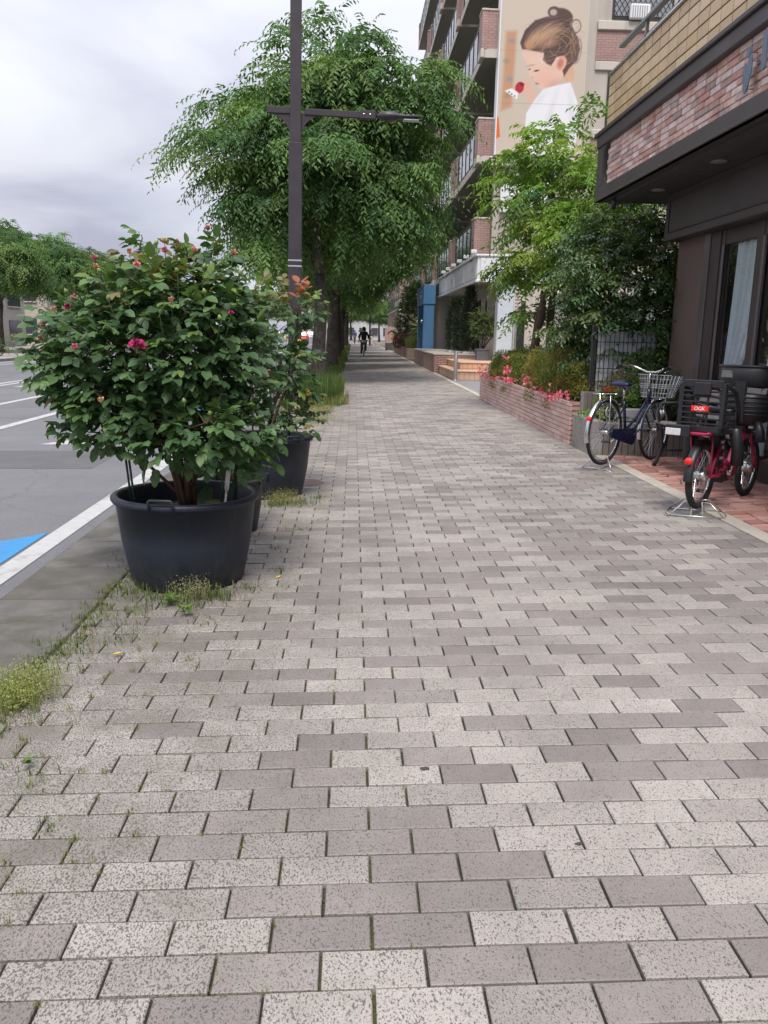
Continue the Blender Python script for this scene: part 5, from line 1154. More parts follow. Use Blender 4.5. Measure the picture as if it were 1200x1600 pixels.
def child_bike(label, x, y, zz, head, lift=.045):
    t = thing('bicycle', label, 'bicycle', (x, y, zz + lift), -head); r, wb = .25, 1.05; t.rotation_euler = (-math.atan2(lift, wb), 0, -head)
    wheel(t, 'rear_wheel', 0, r, .025, 24, .035); wheel(t, 'front_wheel', wb, r, .025, 24, .05)
    f = MB(); f.tube([(0, .80, .66), (0, .83, .52)], .026, 12); f.tube([(0, .815, .60), (0, .745, .45), (0, .66, .32), (0, .56, .23), (0, .46, .23), (0, .36, .29)], [.036, .040, .046, .055, .060, .045], 12)
    f.tube([(0, .43, .24), (0, .33, .58)], .022, 12); f.tube([(0, .54, .27), (0, .40, .33), (0, .25, .33), (0, .13, .28)], [.045, .045, .035, .02], 10)
    for s in (-1, 1):
        f.tube([(s * .03, .42, .25), (s * .06, .2, .245), (s * .065, 0, r)], .013, 8); f.tube([(s * .02, .35, .50), (s * .055, .17, .44), (s * .065, 0, r)], .012, 8)
        f.tube([(s * .055, .845, .52), (s * .062, .90, .44), (s * .065, wb - .04, .32), (s * .065, wb, r)], .0145, 8)
    f.tube([(-.055, .845, .52), (.055, .845, .52)], .018, 8); f.build('frame', M_redp, t)
    q = MB(); q.box(-.05, .05, .36, .50, .17, .30, b=.02); q.build('motor', M_blackp, t)
    q = MB(); q.box(-.045, .045, .20, .315, .30, .60, b=.012); bt = q.build('battery', M_blackp, t)
    for z in (.36, .44, .48): q = MB(); q.box(.046, .0475, .22, .29, z, z + .022); q.build('sticker', pm('white_sticker', (.6, .6, .6), .5), bt)
    mudguard(t, 0, r, r + .016, R(40), R(186), M_blackp, .034); mudguard(t, wb, r, r + .016, R(75), R(190), M_blackp, .034)
    crank(t, .43, .245, R(75)); saddle(t, .22, .72, M_blackp)
    q = MB(); q.tube([(0, .335, .58), (0, .32, .71)], .014, 10); q.build('seat_post', M_chrome, t)
    q = MB(); q.tube([(0, .80, .66), (0, .785, .80)], .018, 10); q.tube([(-.27, .50, .90), (-.275, .62, .91), (-.24, .72, .90), (-.10, .78, .80), (.10, .78, .80), (.24, .72, .90), (.275, .62, .91), (.27, .50, .90)], .012, 10); hb_ = q.build('handlebar', M_blackp, t)
    for s in (-1, 1): q = MB(); q.tube([(s * .27, .50, .90), (s * .275, .62, .91)], .017, 10); q.build('grip', M_blackp, hb_)
    q = MB(); q.box(-.085, .085, -.21, .24, .555, .575, b=.006); q.tube([(-.085, -.2, .57), (-.085, .22, .57)], .010, 8); q.tube([(.085, -.2, .57), (.085, .22, .57)], .010, 8)
    for s in (-1, 1): q.tube([(s * .08, -.06, .56), (s * .068, 0, r)], .008, 6)
    q.build('rack', M_redp, t)
    q = MB(); q.lathe([(0, .008), (.022, .006), (.028, 0), (.028, -.012)], 16, M=Matrix.Translation((0, -.275, .37)) @ Matrix.Rotation(math.pi / 2, 4, 'X')); q.build('reflector', M_refl, t)
    # rear child seat: slotted shell seen from behind, arms, foot guards
    rs = MB(); y0, zb, zt, hw = -.15, .60, 1.02, .165
    def panel(z0, z1, x0, x1, yy=0., th=.016): rs.box(x0, x1, y0 + yy, y0 + yy + th, z0, z1, b=.005)
    for s in (-1, 1): panel(zb, zt - .02, *sorted((s * hw, s * (hw - .032))), 0, .05)
    panel(zt - .06, zt, -hw + .02, hw - .02, 0, .05); panel(zb, zb + .05, -hw, hw, 0, .05); panel(.90, 1.0, -.06, .06, -.014, .03); panel(.63, .90, -.05, -.035, .004); panel(.63, .90, .035, .05, .004)
    for z in (.66, .70, .745, .79, .835, .88, .92): panel(z, z + .016, -hw + .02, hw - .02, .002)
    for s in (-1, 1):
        for k in range(7): z = .64 + .052 * k; rs.box(*sorted((s * (hw - .012), s * (hw + .004))), y0 + .03, y0 + .27 - .018 * k, z, z + .020, b=.004)
        rs.tube([(s * (hw - .01), y0 + .03, .99), (s * hw, y0 + .20, .93), (s * hw, y0 + .30, .80), (s * hw, y0 + .33, .66)], .017, 8); rs.tube([(s * hw, y0 + .27, .64), (s * (hw + .015), y0 + .34, .48), (s * (hw + .015), y0 + .36, .36)], [.05, .045, .05], 8)
    rs.box(-hw, hw, y0 + .01, y0 + .30, zb - .012, zb + .02, b=.008); rs.v = [(a, b_, .565 + (c - .588) * (.88 if c > .588 else 1)) for a, b_, c in rs.v]; ro = rs.build('rear_child_seat', M_blackp, t)
    q = MB(); q.box(-.062, .062, y0 - .022, y0 - .006, .722, .762, b=.003); lb = q.build('red_label', pm('label_red', (.68, .02, .02), .4), ro)
    tx = obj('lettering', text_mesh('OGK', .036), lb); tx.data.materials.clear(); tx.data.materials.append(pm('label_white', (.8, .8, .8), .5)); tx.location = (0, y0 - .0235, .742); tx.rotation_euler = (math.pi / 2, 0, 0)
    q = MB(); q.box(-.205, -.095, -.24, -.228, .545, .595, b=.003); q.build('sticker', pm('white_sticker', (.6, .6, .6), .5), ro)
    q = MB(); q.box(-.21, -.03, -.235, -.19, .54, .62, b=.006); q.build('foot_bracket', M_blackp, ro)
    # front child seat on the handlebar: upper guard ring, lower bucket
    fs = MB(); cy, k = .80, 24
    def shell(prof, a0, a1, n=20, th=.012):
        V = []
        for (rx, ry, z, dy) in prof:
            for i in range(n + 1):
                a = a0 + (a1 - a0) * i / n; V.append((rx * math.cos(a), cy + dy + ry * math.sin(a), z))
        m_ = n + 1; fs.add(V, [(u * m_ + v, u * m_ + v + 1, (u + 1) * m_ + v + 1, (u + 1) * m_ + v) for u in range(len(prof) - 1) for v in range(n)], 0, True)
    shell([(.225, .17, 1.225, .02), (.232, .178, 1.22, .02), (.228, .175, 1.12, .02), (.20, .155, 1.065, .02), (.19, .145, 1.06, .02), (.215, .16, 1.12, .02), (.222, .165, 1.22, .02)], 0, 2 * math.pi, 36)
    shell([(.19, .155, 1.01, .02), (.205, .165, 1.005, .02), (.20, .16, .90, .02), (.175, .14, .80, .02), (.10, .08, .76, .02), (0, 0, .755, .02)], 0, 2 * math.pi, 36)
    for z_, rx_, ry_ in ((.985, .206, .166), (.95, .205, .165), (.915, .203, .163), (.88, .198, .158), (.85, .192, .153)): fs.tube([(rx_ * math.cos(2 * math.pi * i / 28), cy + .02 + ry_ * math.sin(2 * math.pi * i / 28), z_) for i in range(28)], .006, 6, closed=True)
    fs.tube([(.232 * math.cos(2 * math.pi * i / 28), cy + .02 + .178 * math.sin(2 * math.pi * i / 28), 1.222) for i in range(28)], .010, 8, closed=True)
    fs.box(-.045, .045, cy - .15, cy - .12, .78, 1.21, b=.01)
    for s in (-1, 1): fs.tube([(s * .17, cy, 1.0), (s * .18, cy, 1.09)], .018, 8); fs.tube([(s * .13, cy - .05, .80), (s * .16, cy - .06, .62), (s * .165, cy - .06, .54)], [.03, .035, .04], 8)
    fs.tube([(0, .79, .72), (0, .80, .80)], .05, 12); fs.v = [(a, b_, c - (.16 if c > .70 else .06)) for a, b_, c in fs.v]; fo = fs.build('front_child_seat', M_blackp, t)
    q = MB(); q.box(-.16, -.07, cy - .172, cy - .160, 0.97, 1.025, b=.002, M=Matrix.Translation((0, .026, 0))); q.build('badge', pm('grey_badge', (.16, .15, .145), .5, .3, 40), fo)
    return t
child_bike('magenta electric bicycle with black child seats front and rear outside the shop', 2.56, 5.96, gz(2.56), R(43))
wire_stand('wide wire stand under the rear wheel of the magenta bicycle', 2.56, 5.97, R(20), .19, .10, .26)

# ------------------------------------------------------------------ apartment building
def streaked(name, c, rough=.8):
    t = NT(name); p = t.pos(); mp_ = t.n('ShaderNodeMapping'); mp_.inputs['Scale'].default_value = (5, 5, .25); t.l(p, mp_.inputs[0])
    n1 = t.noise(mp_.outputs[0], 1.0, 7, .65); n2 = t.noise(p, .7, 5); n3 = t.noise(p, 50, 3)
    col = t.mix(t.ramp(n1, [(.52, 0.), (.72, .55)]), c, tuple(k * .55 for k in c)); col = t.mix(1., col, t.ramp(n2, [(.3, .9), (.7, 1.06)]), 'MULTIPLY')
    return t.end(t.bsdf(col, rough, 0, .3, t.bump(n3, .15, .004)))
M_cream = streaked('cream_render', (.42, .375, .33))
M_cream2 = streaked('cream_trim', (.50, .455, .40), .75)
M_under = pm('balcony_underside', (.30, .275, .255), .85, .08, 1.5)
M_tile = brickmat('brown_tile', (.36, .225, .20), (.315, .195, .175), (.20, .14, .125), .23, .075, .10, .7, .5)
M_dark = pm('dark_frame', (.025, .025, .028), .4)
M_win = pm('window_glass', (.06, .07, .08), .08, .1, 3, spec=.7)
M_white = pm('white_panel', (.68, .69, .71), .45, .04, 1.5)
AB = thing('apartment_building', 'tall apartment block in brown tile with stepped balconies along the street', 'building', (0, 0, 0))
YB, YE, TOP = 28.0, 58.5, 25.2
q = MB(); q.box(4.42, 12.5, YB, YB + .3, 0, TOP); q.box(5.6, 16, YB + .3, YE, 3.7, TOP); q.box(5.2, 16, YB + .3, YE, 0, 3.7); q.build('wall', M_cream, AB)
# tiled panels between the end windows
for (z0, z1) in [(7.35 - 3.12, 7.75 - 3.12), (9.75, 10.85), (12.87, 13.97), (6.63, 7.45)]:
    q = MB(); q.box(7.42, 12.45, YB - .03, YB, z0, z1); q.build('tile_panel', M_tile, AB)
for z0 in (4.75, 7.87, 10.99):
    q = MB(); q.box(7.42, 10.9, YB - .10, YB, z0 - .38, z0 - .12, b=.02); q.box(7.42, 10.9, YB - .07, YB, z0 + 1.60, z0 + 1.86, b=.02); q.build('sill', M_cream2, AB)
    wn_ = MB(); wn_.box(7.85, 9.75, YB - .04, YB + .02, z0 - .05, z0 + 1.55); wo_ = wn_.build('window', M_dark, AB)
    q = MB(); q.box(7.92, 9.68, YB - .052, YB - .041, z0 + .03, z0 + 1.47); q.build('pane', pm('net_pane', (.26, .27, .28), .25, .1, 2), wo_)
    la = MB(); xl, xr, zb, zt, sl = 7.92, 9.68, z0 + .03, z0 + 1.47, 1.44 / .893
    for k in range(-8, 16):
        xa = xl + .16 * k
        ta, tb = max(0, (xl - xa) / .893), min(1, (xr - xa) / .893)
        if tb - ta < .02: continue
        for s in (1, -1):
            za, ze = (zb + 1.44 * ta, zb + 1.44 * tb) if s > 0 else (zt - 1.44 * ta, zt - 1.44 * tb)
            la.tube([(xa + .893 * ta, YB - .062 - .004 * s, za), (xa + .893 * tb, YB - .062 - .004 * s, ze)], .009, 4, sm=False)
    la.build('lattice', M_dark, wo_)
AC = thing('air_conditioner', 'white air conditioner unit on the sill of the upper end window', 'air conditioner', (8.35, YB - .24, 10.90)); q = MB(); q.box(0, .62, 0, .16, 0, .42, b=.03); q.build('case', M_white, AC)
for k in range(7): q = MB(); q.box(.06 + .072 * k, .09 + .072 * k, -.008, 0, .05, .36); q.build('grille_bar', pm('grille_grey', (.3, .3, .3), .5), AC)
# balconies: slab, brick piers, railing
FL = [3.72, 6.72, 9.84, 12.96, 16.08, 19.2, 22.3]
MOD = [(28.25, 34.9), (35.1, 42.2), (42.4, 49.2), (49.4, 58.4)]
for fi, z in enumerate(FL):
    for mi_, (ya, yb) in enumerate(MOD):
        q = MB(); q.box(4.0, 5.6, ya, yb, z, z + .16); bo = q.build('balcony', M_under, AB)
        q = MB(); q.box(3.965, 4.0, ya - .03, yb + .03, z - .03, z + .22, b=.01); q.box(4.0, 5.6, ya - .035, ya - .001, z - .03, z + .22); q.box(3.86, 3.965, ya - .06, ya + .62, z - .03, z + .22, b=.012); q.build('edge_beam', M_cream2, bo)
        q = MB(); q.box(3.88, 4.06, ya - .045, ya + .60, z + .22, z + 1.30); q.box(4.06, 4.40, ya - .02, ya + .14, z + .22, z + 1.30); q.build('pier', M_tile, bo); q = MB(); q.box(3.97, 4.10, yb - .65, yb + .02, z + .22, z + 1.30); q.build('pier', M_tile, bo)
        q = MB(); q.box(3.86, 4.08, ya - .065, ya + .62, z + 1.30, z + 1.36, b=.01); q.box(4.08, 4.42, ya - .04, ya + .16, z + 1.30, z + 1.36, b=.01); q.box(3.95, 4.12, yb - .67, yb + .03, z + 1.30, z + 1.36, b=.01); q.build('pier_cap', M_cream2, bo)
        rl = MB(); rl.box(3.99, 4.04, ya + .62, yb - .67, z + 1.26, z + 1.31, b=.006); rl.box(3.995, 4.03, ya + .62, yb - .67, z + .30, z + .33)
        ny = int((yb - ya - 1.3) / .9)
        for k in range(ny + 1): y_ = ya + .62 + (yb - ya - 1.33) * k / ny; rl.box(3.985, 4.03, y_, y_ + .04, z + .2, z + 1.26)
        ro = rl.build('railing', M_dark, bo)
        q = MB(); q.box(4.005, 4.015, ya + .64, yb - .70, z + .34, z + 1.24); q.build('railing_glass', pm('smoked_glass', (.09, .10, .11), .12, .1, 2, spec=.6), ro)
        if fi < 6:
            q = MB(); q.box(5.57, 5.6, ya + 1.2, yb - 1.2, z + .25, z + 2.3); wo_ = q.build('window', M_win, AB)
# pilasters on the end wall edge and the banner
q = MB(); q.box(4.38, 4.42, YB - .06, YB + .35, 6.93, TOP); q.build('banner_edge', M_white, AB)
def poly_sd(px, py, poly):
    """signed distance to a polygon, negative inside"""
    P = np.array(poly, float); d = np.full(px.shape, 1e18); ins = np.zeros(px.shape, bool); n = len(P)
    for i in range(n):
        a, b_ = P[i], P[(i + 1) % n]; ex, ey = b_ - a; wx, wy = px - a[0], py - a[1]
        h_ = np.clip((wx * ex + wy * ey) / (ex * ex + ey * ey), 0, 1); d = np.minimum(d, (wx - ex * h_) ** 2 + (wy - ey * h_) ** 2)
        c = ((a[1] <= py) & (b_[1] > py)) | ((b_[1] <= py) & (a[1] > py)); xi = a[0] + (py - a[1]) / (b_[1] - a[1] + 1e-12) * ex; ins ^= c & (px < xi)
    return np.sqrt(d) * np.where(ins, -1, 1)
def ell_sd(px, py, cx, cy, rx, ry, rot=0):
    c, s = math.cos(rot), math.sin(rot); x_ = (px - cx) * c + (py - cy) * s; y_ = -(px - cx) * s + (py - cy) * c
    return (np.sqrt((x_ / rx) ** 2 + (y_ / ry) ** 2) - 1) * min(rx, ry)
def banner():
    nu, nv = 190, 330; u = np.linspace(0, 1, nu); v = np.linspace(0, 1, nv); U, Vv = np.meshgrid(u, v)
    Z0, Z1, X0, X1 = 6.95, 12.9, 4.42, 7.12
    px = 150 + U * 900 ; py = 1600 - (Z0 - 6.968 + Vv * (Z1 - Z0)) / (11.365 - 6.968) * 1600      # sheet coordinates of the print
    im = np.zeros((nv, nu, 3)); im[:] = srgb(212, 198, 182)
    shade = (np.sin(px / 260) * .5 + np.sin(py / 300 + 1) * .5)[..., None] * .03; im *= 1 + shade
    def lay(sd, col, soft=8., op=1.):
        m = np.clip(.5 - sd / soft, 0, 1)[..., None] * op; im[:] = im * (1 - m) + np.array(srgb(*col)) * m
    lay(poly_sd(px, py, [(205, 320), (320, 310), (300, 1100), (185, 1150)]), (206, 158, 124), 40)
    for (x_, y_, c) in [(270, 415, (150, 150, 165)), (225, 625, (165, 150, 130)), (262, 812, (140, 155, 170)), (245, 985, (160, 150, 120))]: lay(ell_sd(px, py, x_, y_, 34, 26), c, 26, .8)
    lay(poly_sd(px, py, [(100, 1170), (170, 1220), (190, 1420), (100, 1480)]), (236, 112, 40), 10)
    lay(ell_sd(px, py, 870, 700, 60, 150, -.2), (226, 178, 148), 14)                                  # neck
    face = [(365, 500), (385, 560), (430, 640), (455, 690), (462, 740), (470, 775), (480, 795), (515, 805), (528, 828), (538, 850), (560, 862), (566, 885), (610, 908), (670, 905), (740, 870), (800, 805), (850, 720), (880, 560), (800, 440), (600, 430)]
    lay(poly_sd(px, py, face), (238, 200, 182), 10)
    lay(ell_sd(px, py, 640, 800, 95, 70), (240, 184, 168), 90, .6); lay(ell_sd(px, py, 600, 600, 100, 60), (246, 216, 200), 80, .7); lay(ell_sd(px, py, 730, 850, 80, 40, -.5), (214, 160, 140), 60, .6)
    hair = [(355, 430), (400, 300), (500, 200), (620, 155), (760, 170), (880, 240), (950, 360), (985, 470), (960, 590), (880, 680), (830, 770), (810, 700), (850, 600), (800, 555), (740, 570), (690, 660), (640, 640), (600, 600), (610, 530), (520, 515), (430, 500), (380, 500)]
    lay(poly_sd(px, py, hair), (92, 70, 68), 14); lay(ell_sd(px, py, 770, 160, 120, 95, .2), (96, 74, 70), 16); lay(ell_sd(px, py, 690, 110, 66, 60), (100, 78, 74), 14); lay(ell_sd(px, py, 683, 112, 36, 32), (206, 192, 176), 12, .8)
    lay(np.abs(ell_sd(px, py, 925, 245, 48, 66)) - 5, (120, 92, 84), 8); lay(np.abs(ell_sd(px, py, 950, 500, 45, 120, .1)) - 5, (130, 105, 95), 10, .7)
    lay(ell_sd(px, py, 610, 330, 150, 75, -.5), (206, 168, 134), 80, .75); lay(ell_sd(px, py, 520, 390, 100, 50, -.6), (216, 178, 140), 60, .65); lay(ell_sd(px, py, 455, 450, 50, 50), (196, 150, 110), 30, .9); lay(ell_sd(px, py, 640, 420, 110, 45, -.2), (186, 142, 116), 50, .8)
    for k in range(26):                                                                               # strands
        a = .25 + k * .09; lay(np.abs(ell_sd(px, py, 760 - 4 * k, 470 + 3 * k, 150 + 12 * k, 120 + 9 * k, -.5)) - 1.2, (190, 150, 122) if k % 3 else (70, 52, 52), 5, .32 * (1 if 0 < k < 22 else .2)) if k < 9 else None
    qh = random.Random(17)
    inside = np.minimum(poly_sd(px, py, hair), ell_sd(px, py, 770, 160, 120, 95, .2))
    for k in range(150):                                                                              # fine strands following the sweep of the hair
        cx_, cy_ = qh.uniform(640, 820), qh.uniform(380, 560); rx_, ry_ = qh.uniform(60, 330), qh.uniform(50, 260); rt_ = qh.uniform(-.9, -.2)
        sd_ = np.maximum(np.abs(ell_sd(px, py, cx_, cy_, rx_, ry_, rt_)) - qh.uniform(.5, 2.5), inside)
        ang = np.arctan2(py - cy_, px - cx_); a0_ = qh.uniform(-3.1, 3.1); sd_ = sd_ + 40 * np.clip(np.abs(np.angle(np.exp(1j * (ang - a0_)))) - qh.uniform(.4, 1.1), 0, 1)
        lay(sd_, qh.choice([(60, 44, 44), (74, 54, 52), (150, 112, 92), (196, 156, 124), (120, 90, 80), (222, 188, 152)]), 7, qh.uniform(.25, .7))
    for k in range(46):                                                                               # stray wisps at the outline
        a0_ = qh.uniform(-2.6, .9); bx2, by2 = 690 + 300 * math.cos(a0_), 400 + 235 * math.sin(a0_); r2_ = qh.uniform(14, 46)
        ang = np.arctan2(py - by2, px - bx2); sd_ = np.abs(ell_sd(px, py, bx2, by2, r2_, r2_ * qh.uniform(.5, 1), qh.uniform(0, 3))) - .8 + 30 * np.clip(np.abs(np.angle(np.exp(1j * (ang - qh.uniform(-3, 3))))) - .9, 0, 1)
        lay(sd_, qh.choice([(110, 84, 76), (150, 118, 100), (96, 74, 70)]), 6, .6)
    lay(ell_sd(px, py, 795, 632, 50, 78, .25), (236, 176, 152), 10); lay(ell_sd(px, py, 785, 632, 28, 48, .25), (190, 112, 96), 24, .8)
    lay(ell_sd(px, py, 478, 662, 40, 7, -.25), (176, 140, 124), 12, .8); lay(ell_sd(px, py, 540, 715, 28, 9, -.2), (70, 48, 44), 8); lay(ell_sd(px, py, 468, 702, 10, 8), (90, 64, 58), 8); lay(ell_sd(px, py, 500, 785, 16, 9), (210, 150, 134), 12, .7); lay(ell_sd(px, py, 552, 848, 22, 10, .3), (206, 112, 112), 8)
    lay(poly_sd(px, py, [(430, 880), (480, 860), (560, 960), (530, 1080), (460, 1060)]), (232, 190, 170), 10); lay(ell_sd(px, py, 425, 880, 62, 70, .3), (234, 188, 166), 10)
    lay(poly_sd(px, py, [(620, 905), (760, 860), (900, 825), (935, 900), (990, 1040), (1010, 1380), (960, 1600), (440, 1600), (455, 1165), (530, 1030)]), (244, 244, 247), 10)
    lay(ell_sd(px, py, 700, 1180, 16, 150, .25), (218, 220, 230), 60, .8); lay(ell_sd(px, py, 930, 1150, 24, 190, -.1), (222, 224, 232), 60, .8); lay(ell_sd(px, py, 590, 1010, 24, 90, .6), (226, 228, 236), 50, .7)
    lay(ell_sd(px, py, 372, 895, 46, 62, .2), (196, 46, 60), 8); lay(ell_sd(px, py, 395, 860, 26, 18, .2), (110, 40, 50), 8); lay(poly_sd(px, py, [(218, 932), (290, 905), (362, 950), (352, 1020)]), (248, 246, 244), 6)
    for (x_, y_) in [(265, 945), (293, 965), (325, 985)]: lay(ell_sd(px, py, x_, y_, 9, 9), (70, 70, 100), 5)
    for yl in (515, 1060, -40): lay(np.abs(py - yl) - 1.2, (150, 140, 132), 4, .6)                    # seams of the sheet
    V = np.stack([X0 + U * (X1 - X0), np.zeros_like(U), Z0 + Vv * (Z1 - Z0)], -1).reshape(-1, 3); i, j = np.meshgrid(np.arange(nu - 1), np.arange(nv - 1)); a = (j * nu + i).ravel(); F_ = np.stack([a, a + 1, a + nu + 1, a + nu], 1)
    t = NT('printed_banner'); at = t.n('ShaderNodeAttribute', attribute_name='tint').outputs['Color']; m = t.end(t.bsdf(at, .55, 0, .3))
    bt = thing('banner', 'huge printed banner of a toddler in profile hung on the apartment end wall', 'banner', (0, YB - .045, 0)); obj('print', np_mesh('print', V, F_, im.reshape(-1, 3) * .74, m), bt)
    q = MB(); q.box(X0 - .01, X1 + .01, .006, .03, Z0 - .01, Z1 + .01); q.build('backing', M_white, bt)
banner()
q = MB(); q.box(4.2, 7.4, YB - .35, YB, 6.55, 6.82, b=.02); q.build('ledge', M_cream2, AB)
# white sign box with a teal rounded letter below the banner
sg = thing('logo_sign', 'white sign panel with a teal rounded letter half hidden by the young tree', 'sign', (4.62, YB - .16, 5.20)); q = MB(); q.box(0, 1.75, 0, .12, 0, 1.28, b=.01); q.build('panel', M_white, sg)
M_teal = pm('teal_print', (.005, .30, .27), .5, .05); q = MB(); q.box(.62, .80, -.012, 0, .48, 1.12); q.build('letter_stem', M_teal, sg)
q = MB(); n = 28; V = []
for i in range(n + 1):
    a = -math.pi * .72 + i / n * math.pi * 1.62
    for rr in (.14, .36): V.append((1.03 + rr * math.cos(a), -.012, .74 + rr * math.sin(a)))
V2 = [(x_, -.001, z_) for x_, y_, z_ in V]; m_ = len(V); q.add(V + V2, [(2 * i, 2 * i + 1, 2 * i + 3, 2 * i + 2) for i in range(n)] + [(2 * i + 1, m_ + 2 * i + 1, m_ + 2 * i + 3, 2 * i + 3) for i in range(n)] + [(2 * i, 2 * i + 2, m_ + 2 * i + 2, m_ + 2 * i) for i in range(n)]); q.build('letter_bowl', M_teal, sg)
# canopy over the terrace
cp_ = thing('entrance_canopy', 'white panelled canopy over the tiled steps of the apartment block', 'canopy', (3.83, 27.0, 3.02))
q = MB(); q.box(.06, 1.5, .06, 12.0, 0.02, .09); q.build('soffit', pm('canopy_soffit', (.52, .48, .43), .8, .06), cp_)
q = MB(); q.box(.03, .06, .03, 12.0, -.02, .80); q.box(.06, 3.6, .03, .06, -.02, .80); q.build('core', M_white, cp_)
q = MB(); q.box(-.03, .07, -.03, 12.0, .74, .80, b=.012); q.box(.07, 3.6, -.03, .07, .74, .80, b=.012); q.box(-.02, .05, -.02, 12.0, -.05, .03, b=.01); q.box(.05, 3.6, -.02, .05, -.05, .03, b=.01); q.build('rim', M_white, cp_)
M_txt = pm('faint_grey_print', (.45, .47, .52), .6)
for k in range(4):
    y0 = .12 + 2.95 * k; q = MB(); q.box(0, .028, y0, y0 + 2.78, .08, .68, b=.012); po = q.build('panel', M_white, cp_)
    for r_ in range(2):
        for c in range(5): q = MB(); q.box(-.004, -.001, y0 + .55 + .09 * c, y0 + .61 + .09 * c, .30 + .085 * r_, .36 + .085 * r_); q.build('printed_mark', M_txt, po)
for k in range(2):
    q = MB(); q.box(.12 + 1.4 * k, 1.45 + 1.4 * k, 0, .028, .08, .68, b=.012); q.build('panel', M_white, cp_)
for k in range(6):
    q = MB(); y_ = .8 + 1.85 * k; q.tube([(.02, y_, .80), (.02, y_, .90)], .02, 8); q.box(-.09, .10, y_ - .08, y_ + .08, .88, 1.0, b=.02); q.build('floodlight', M_white, cp_)
pl_ = thing('canopy_pillar', 'pale blue-grey square pillar carrying the canopy corner', 'pillar', (4.42, 26.2, gz(4))); q = MB(); q.box(0, .5, 0, .5, -.1, 3.0, b=.02); q.build('shaft', pm('pillar_paint', (.52, .57, .62), .6, .05), pl_); q = MB(); q.box(-.02, .52, -.02, .52, 0, .55, b=.01); q.build('plinth', M_cream2, pl_)
q = MB(); q.box(4.95, 7.0, 26.3, 26.5, 0, 3.0); q.box(5.0, 5.3, 26.28, 26.3, .3, 2.4, mi=1); q.box(6.2, 8.4, 20.5, 26.3, 0, 2.6); o = q.build('entrance_wall', [M_cream2, M_dark]); tag(o, 'cream entrance wall with a dark door slot right of the pillar', 'wall')
vb = thing('hanging_sign', 'narrow vertical sign board with rows of small characters by the pillar', 'sign', (4.35, 23.2, 1.9)); q = MB(); q.box(0, .20, 0, .03, 0, .95, b=.005); q.build('board', pm('sign_board', (.55, .50, .46), .6), vb)
for r_ in range(9): q = MB(); q.box(.03, .17 - .04 * (r_ % 3 == 2), -.003, 0, .10 + .09 * r_, .15 + .09 * r_); q.build('printed_line', pm('sign_print', (.28, .22, .20), .6), vb)
q = MB(); q.tube([(.10, .05, -1.9), (.10, .05, .95)], .025, 8); q.build('post', M_steel, vb)
# ground-floor window, terrace and steps
M_step = brickmat('terracotta_tile', (.58, .36, .24), (.54, .33, .22), (.30, .19, .13), .15, .15, .05, .6, .5, .0)
M_terr = pm('terrace_top', (.42, .38, .34), .8, .1, 3)
for (y0, y1, z0, z1) in [(30.6, 33.4, .9, 2.75), (35, 36.8, .7, 2.75), (38.5, 40, .7, 2.75)]:
    q = MB(); q.box(5.15, 5.2, y0, y1, z0, z1, b=.005); wo_ = q.build('window', M_dark, AB)
    for k in range(3): yy = y0 + .06 + (y1 - y0 - .06) * k / 3; q = MB(); q.box(5.14, 5.149, yy, yy + (y1 - y0) / 3 - .08, z0 + .08, z1 - .5); q.build('pane', M_win, wo_); q = MB(); q.box(5.14, 5.149, yy, yy + (y1 - y0) / 3 - .08, z1 - .44, z1 - .08); q.build('pane', M_win, wo_)
st = thing('entrance_steps', 'terracotta tiled steps up to the terrace behind the two bollards', 'steps', (2.9, 24.2, gz(2.9)))
q = MB(); q.box(0, 1.9, 0, 4.2, -.1, .235, b=.006); q.build('lower_step', M_step, st); q = MB(); q.box(.28, 1.9, .85, 4.2, .20, .455, b=.006); q.build('upper_step', M_step, st)
q = MB(); q.box(-.03, 1.9, -.03, 4.2, .235, .262, b=.006); q.build('tread', pm('tread_tile', (.66, .45, .32), .6, .08), st); q = MB(); q.box(.25, 1.9, .82, 4.2, .455, .48, b=.006); q.build('tread', pm('tread_tile', (.66, .45, .32), .6, .08), st)
tr_ = thing('terrace', 'raised terrace with a brick-tiled edge under the canopy', 'terrace', (2.72, 28.42, gz(2.7))); q = MB(); q.box(0, 2.5, 0, 9.3, -.1, .60); q.build('base', M_pink, tr_); q = MB(); q.box(-.02, 2.48, -.02, 9.3, .60, .65, b=.01); q.build('slab', M_terr, tr_)
for (x, y, h) in [(2.92, 24.0, .82), (3.78, 23.2, .50)]:
    t = thing('bollard', 'slim stainless bollard %s' % ('in front of the terracotta steps' if h > .6 else 'half hidden behind the planter wall end'), 'bollard', (x, y, gz(x)), 0, 'stainless bollards'); q = MB(); q.lathe([(.055, 0), (.055, h - .01), (.048, h), (0, h + .002)], 20); q.build('post', pm('satin_steel', (.36, .34, .32), .4, .08, metal=.7), t); q = MB(); q.lathe([(.075, 0), (.075, .012), (.056, .014)], 20); q.build('flange', M_steel, t)
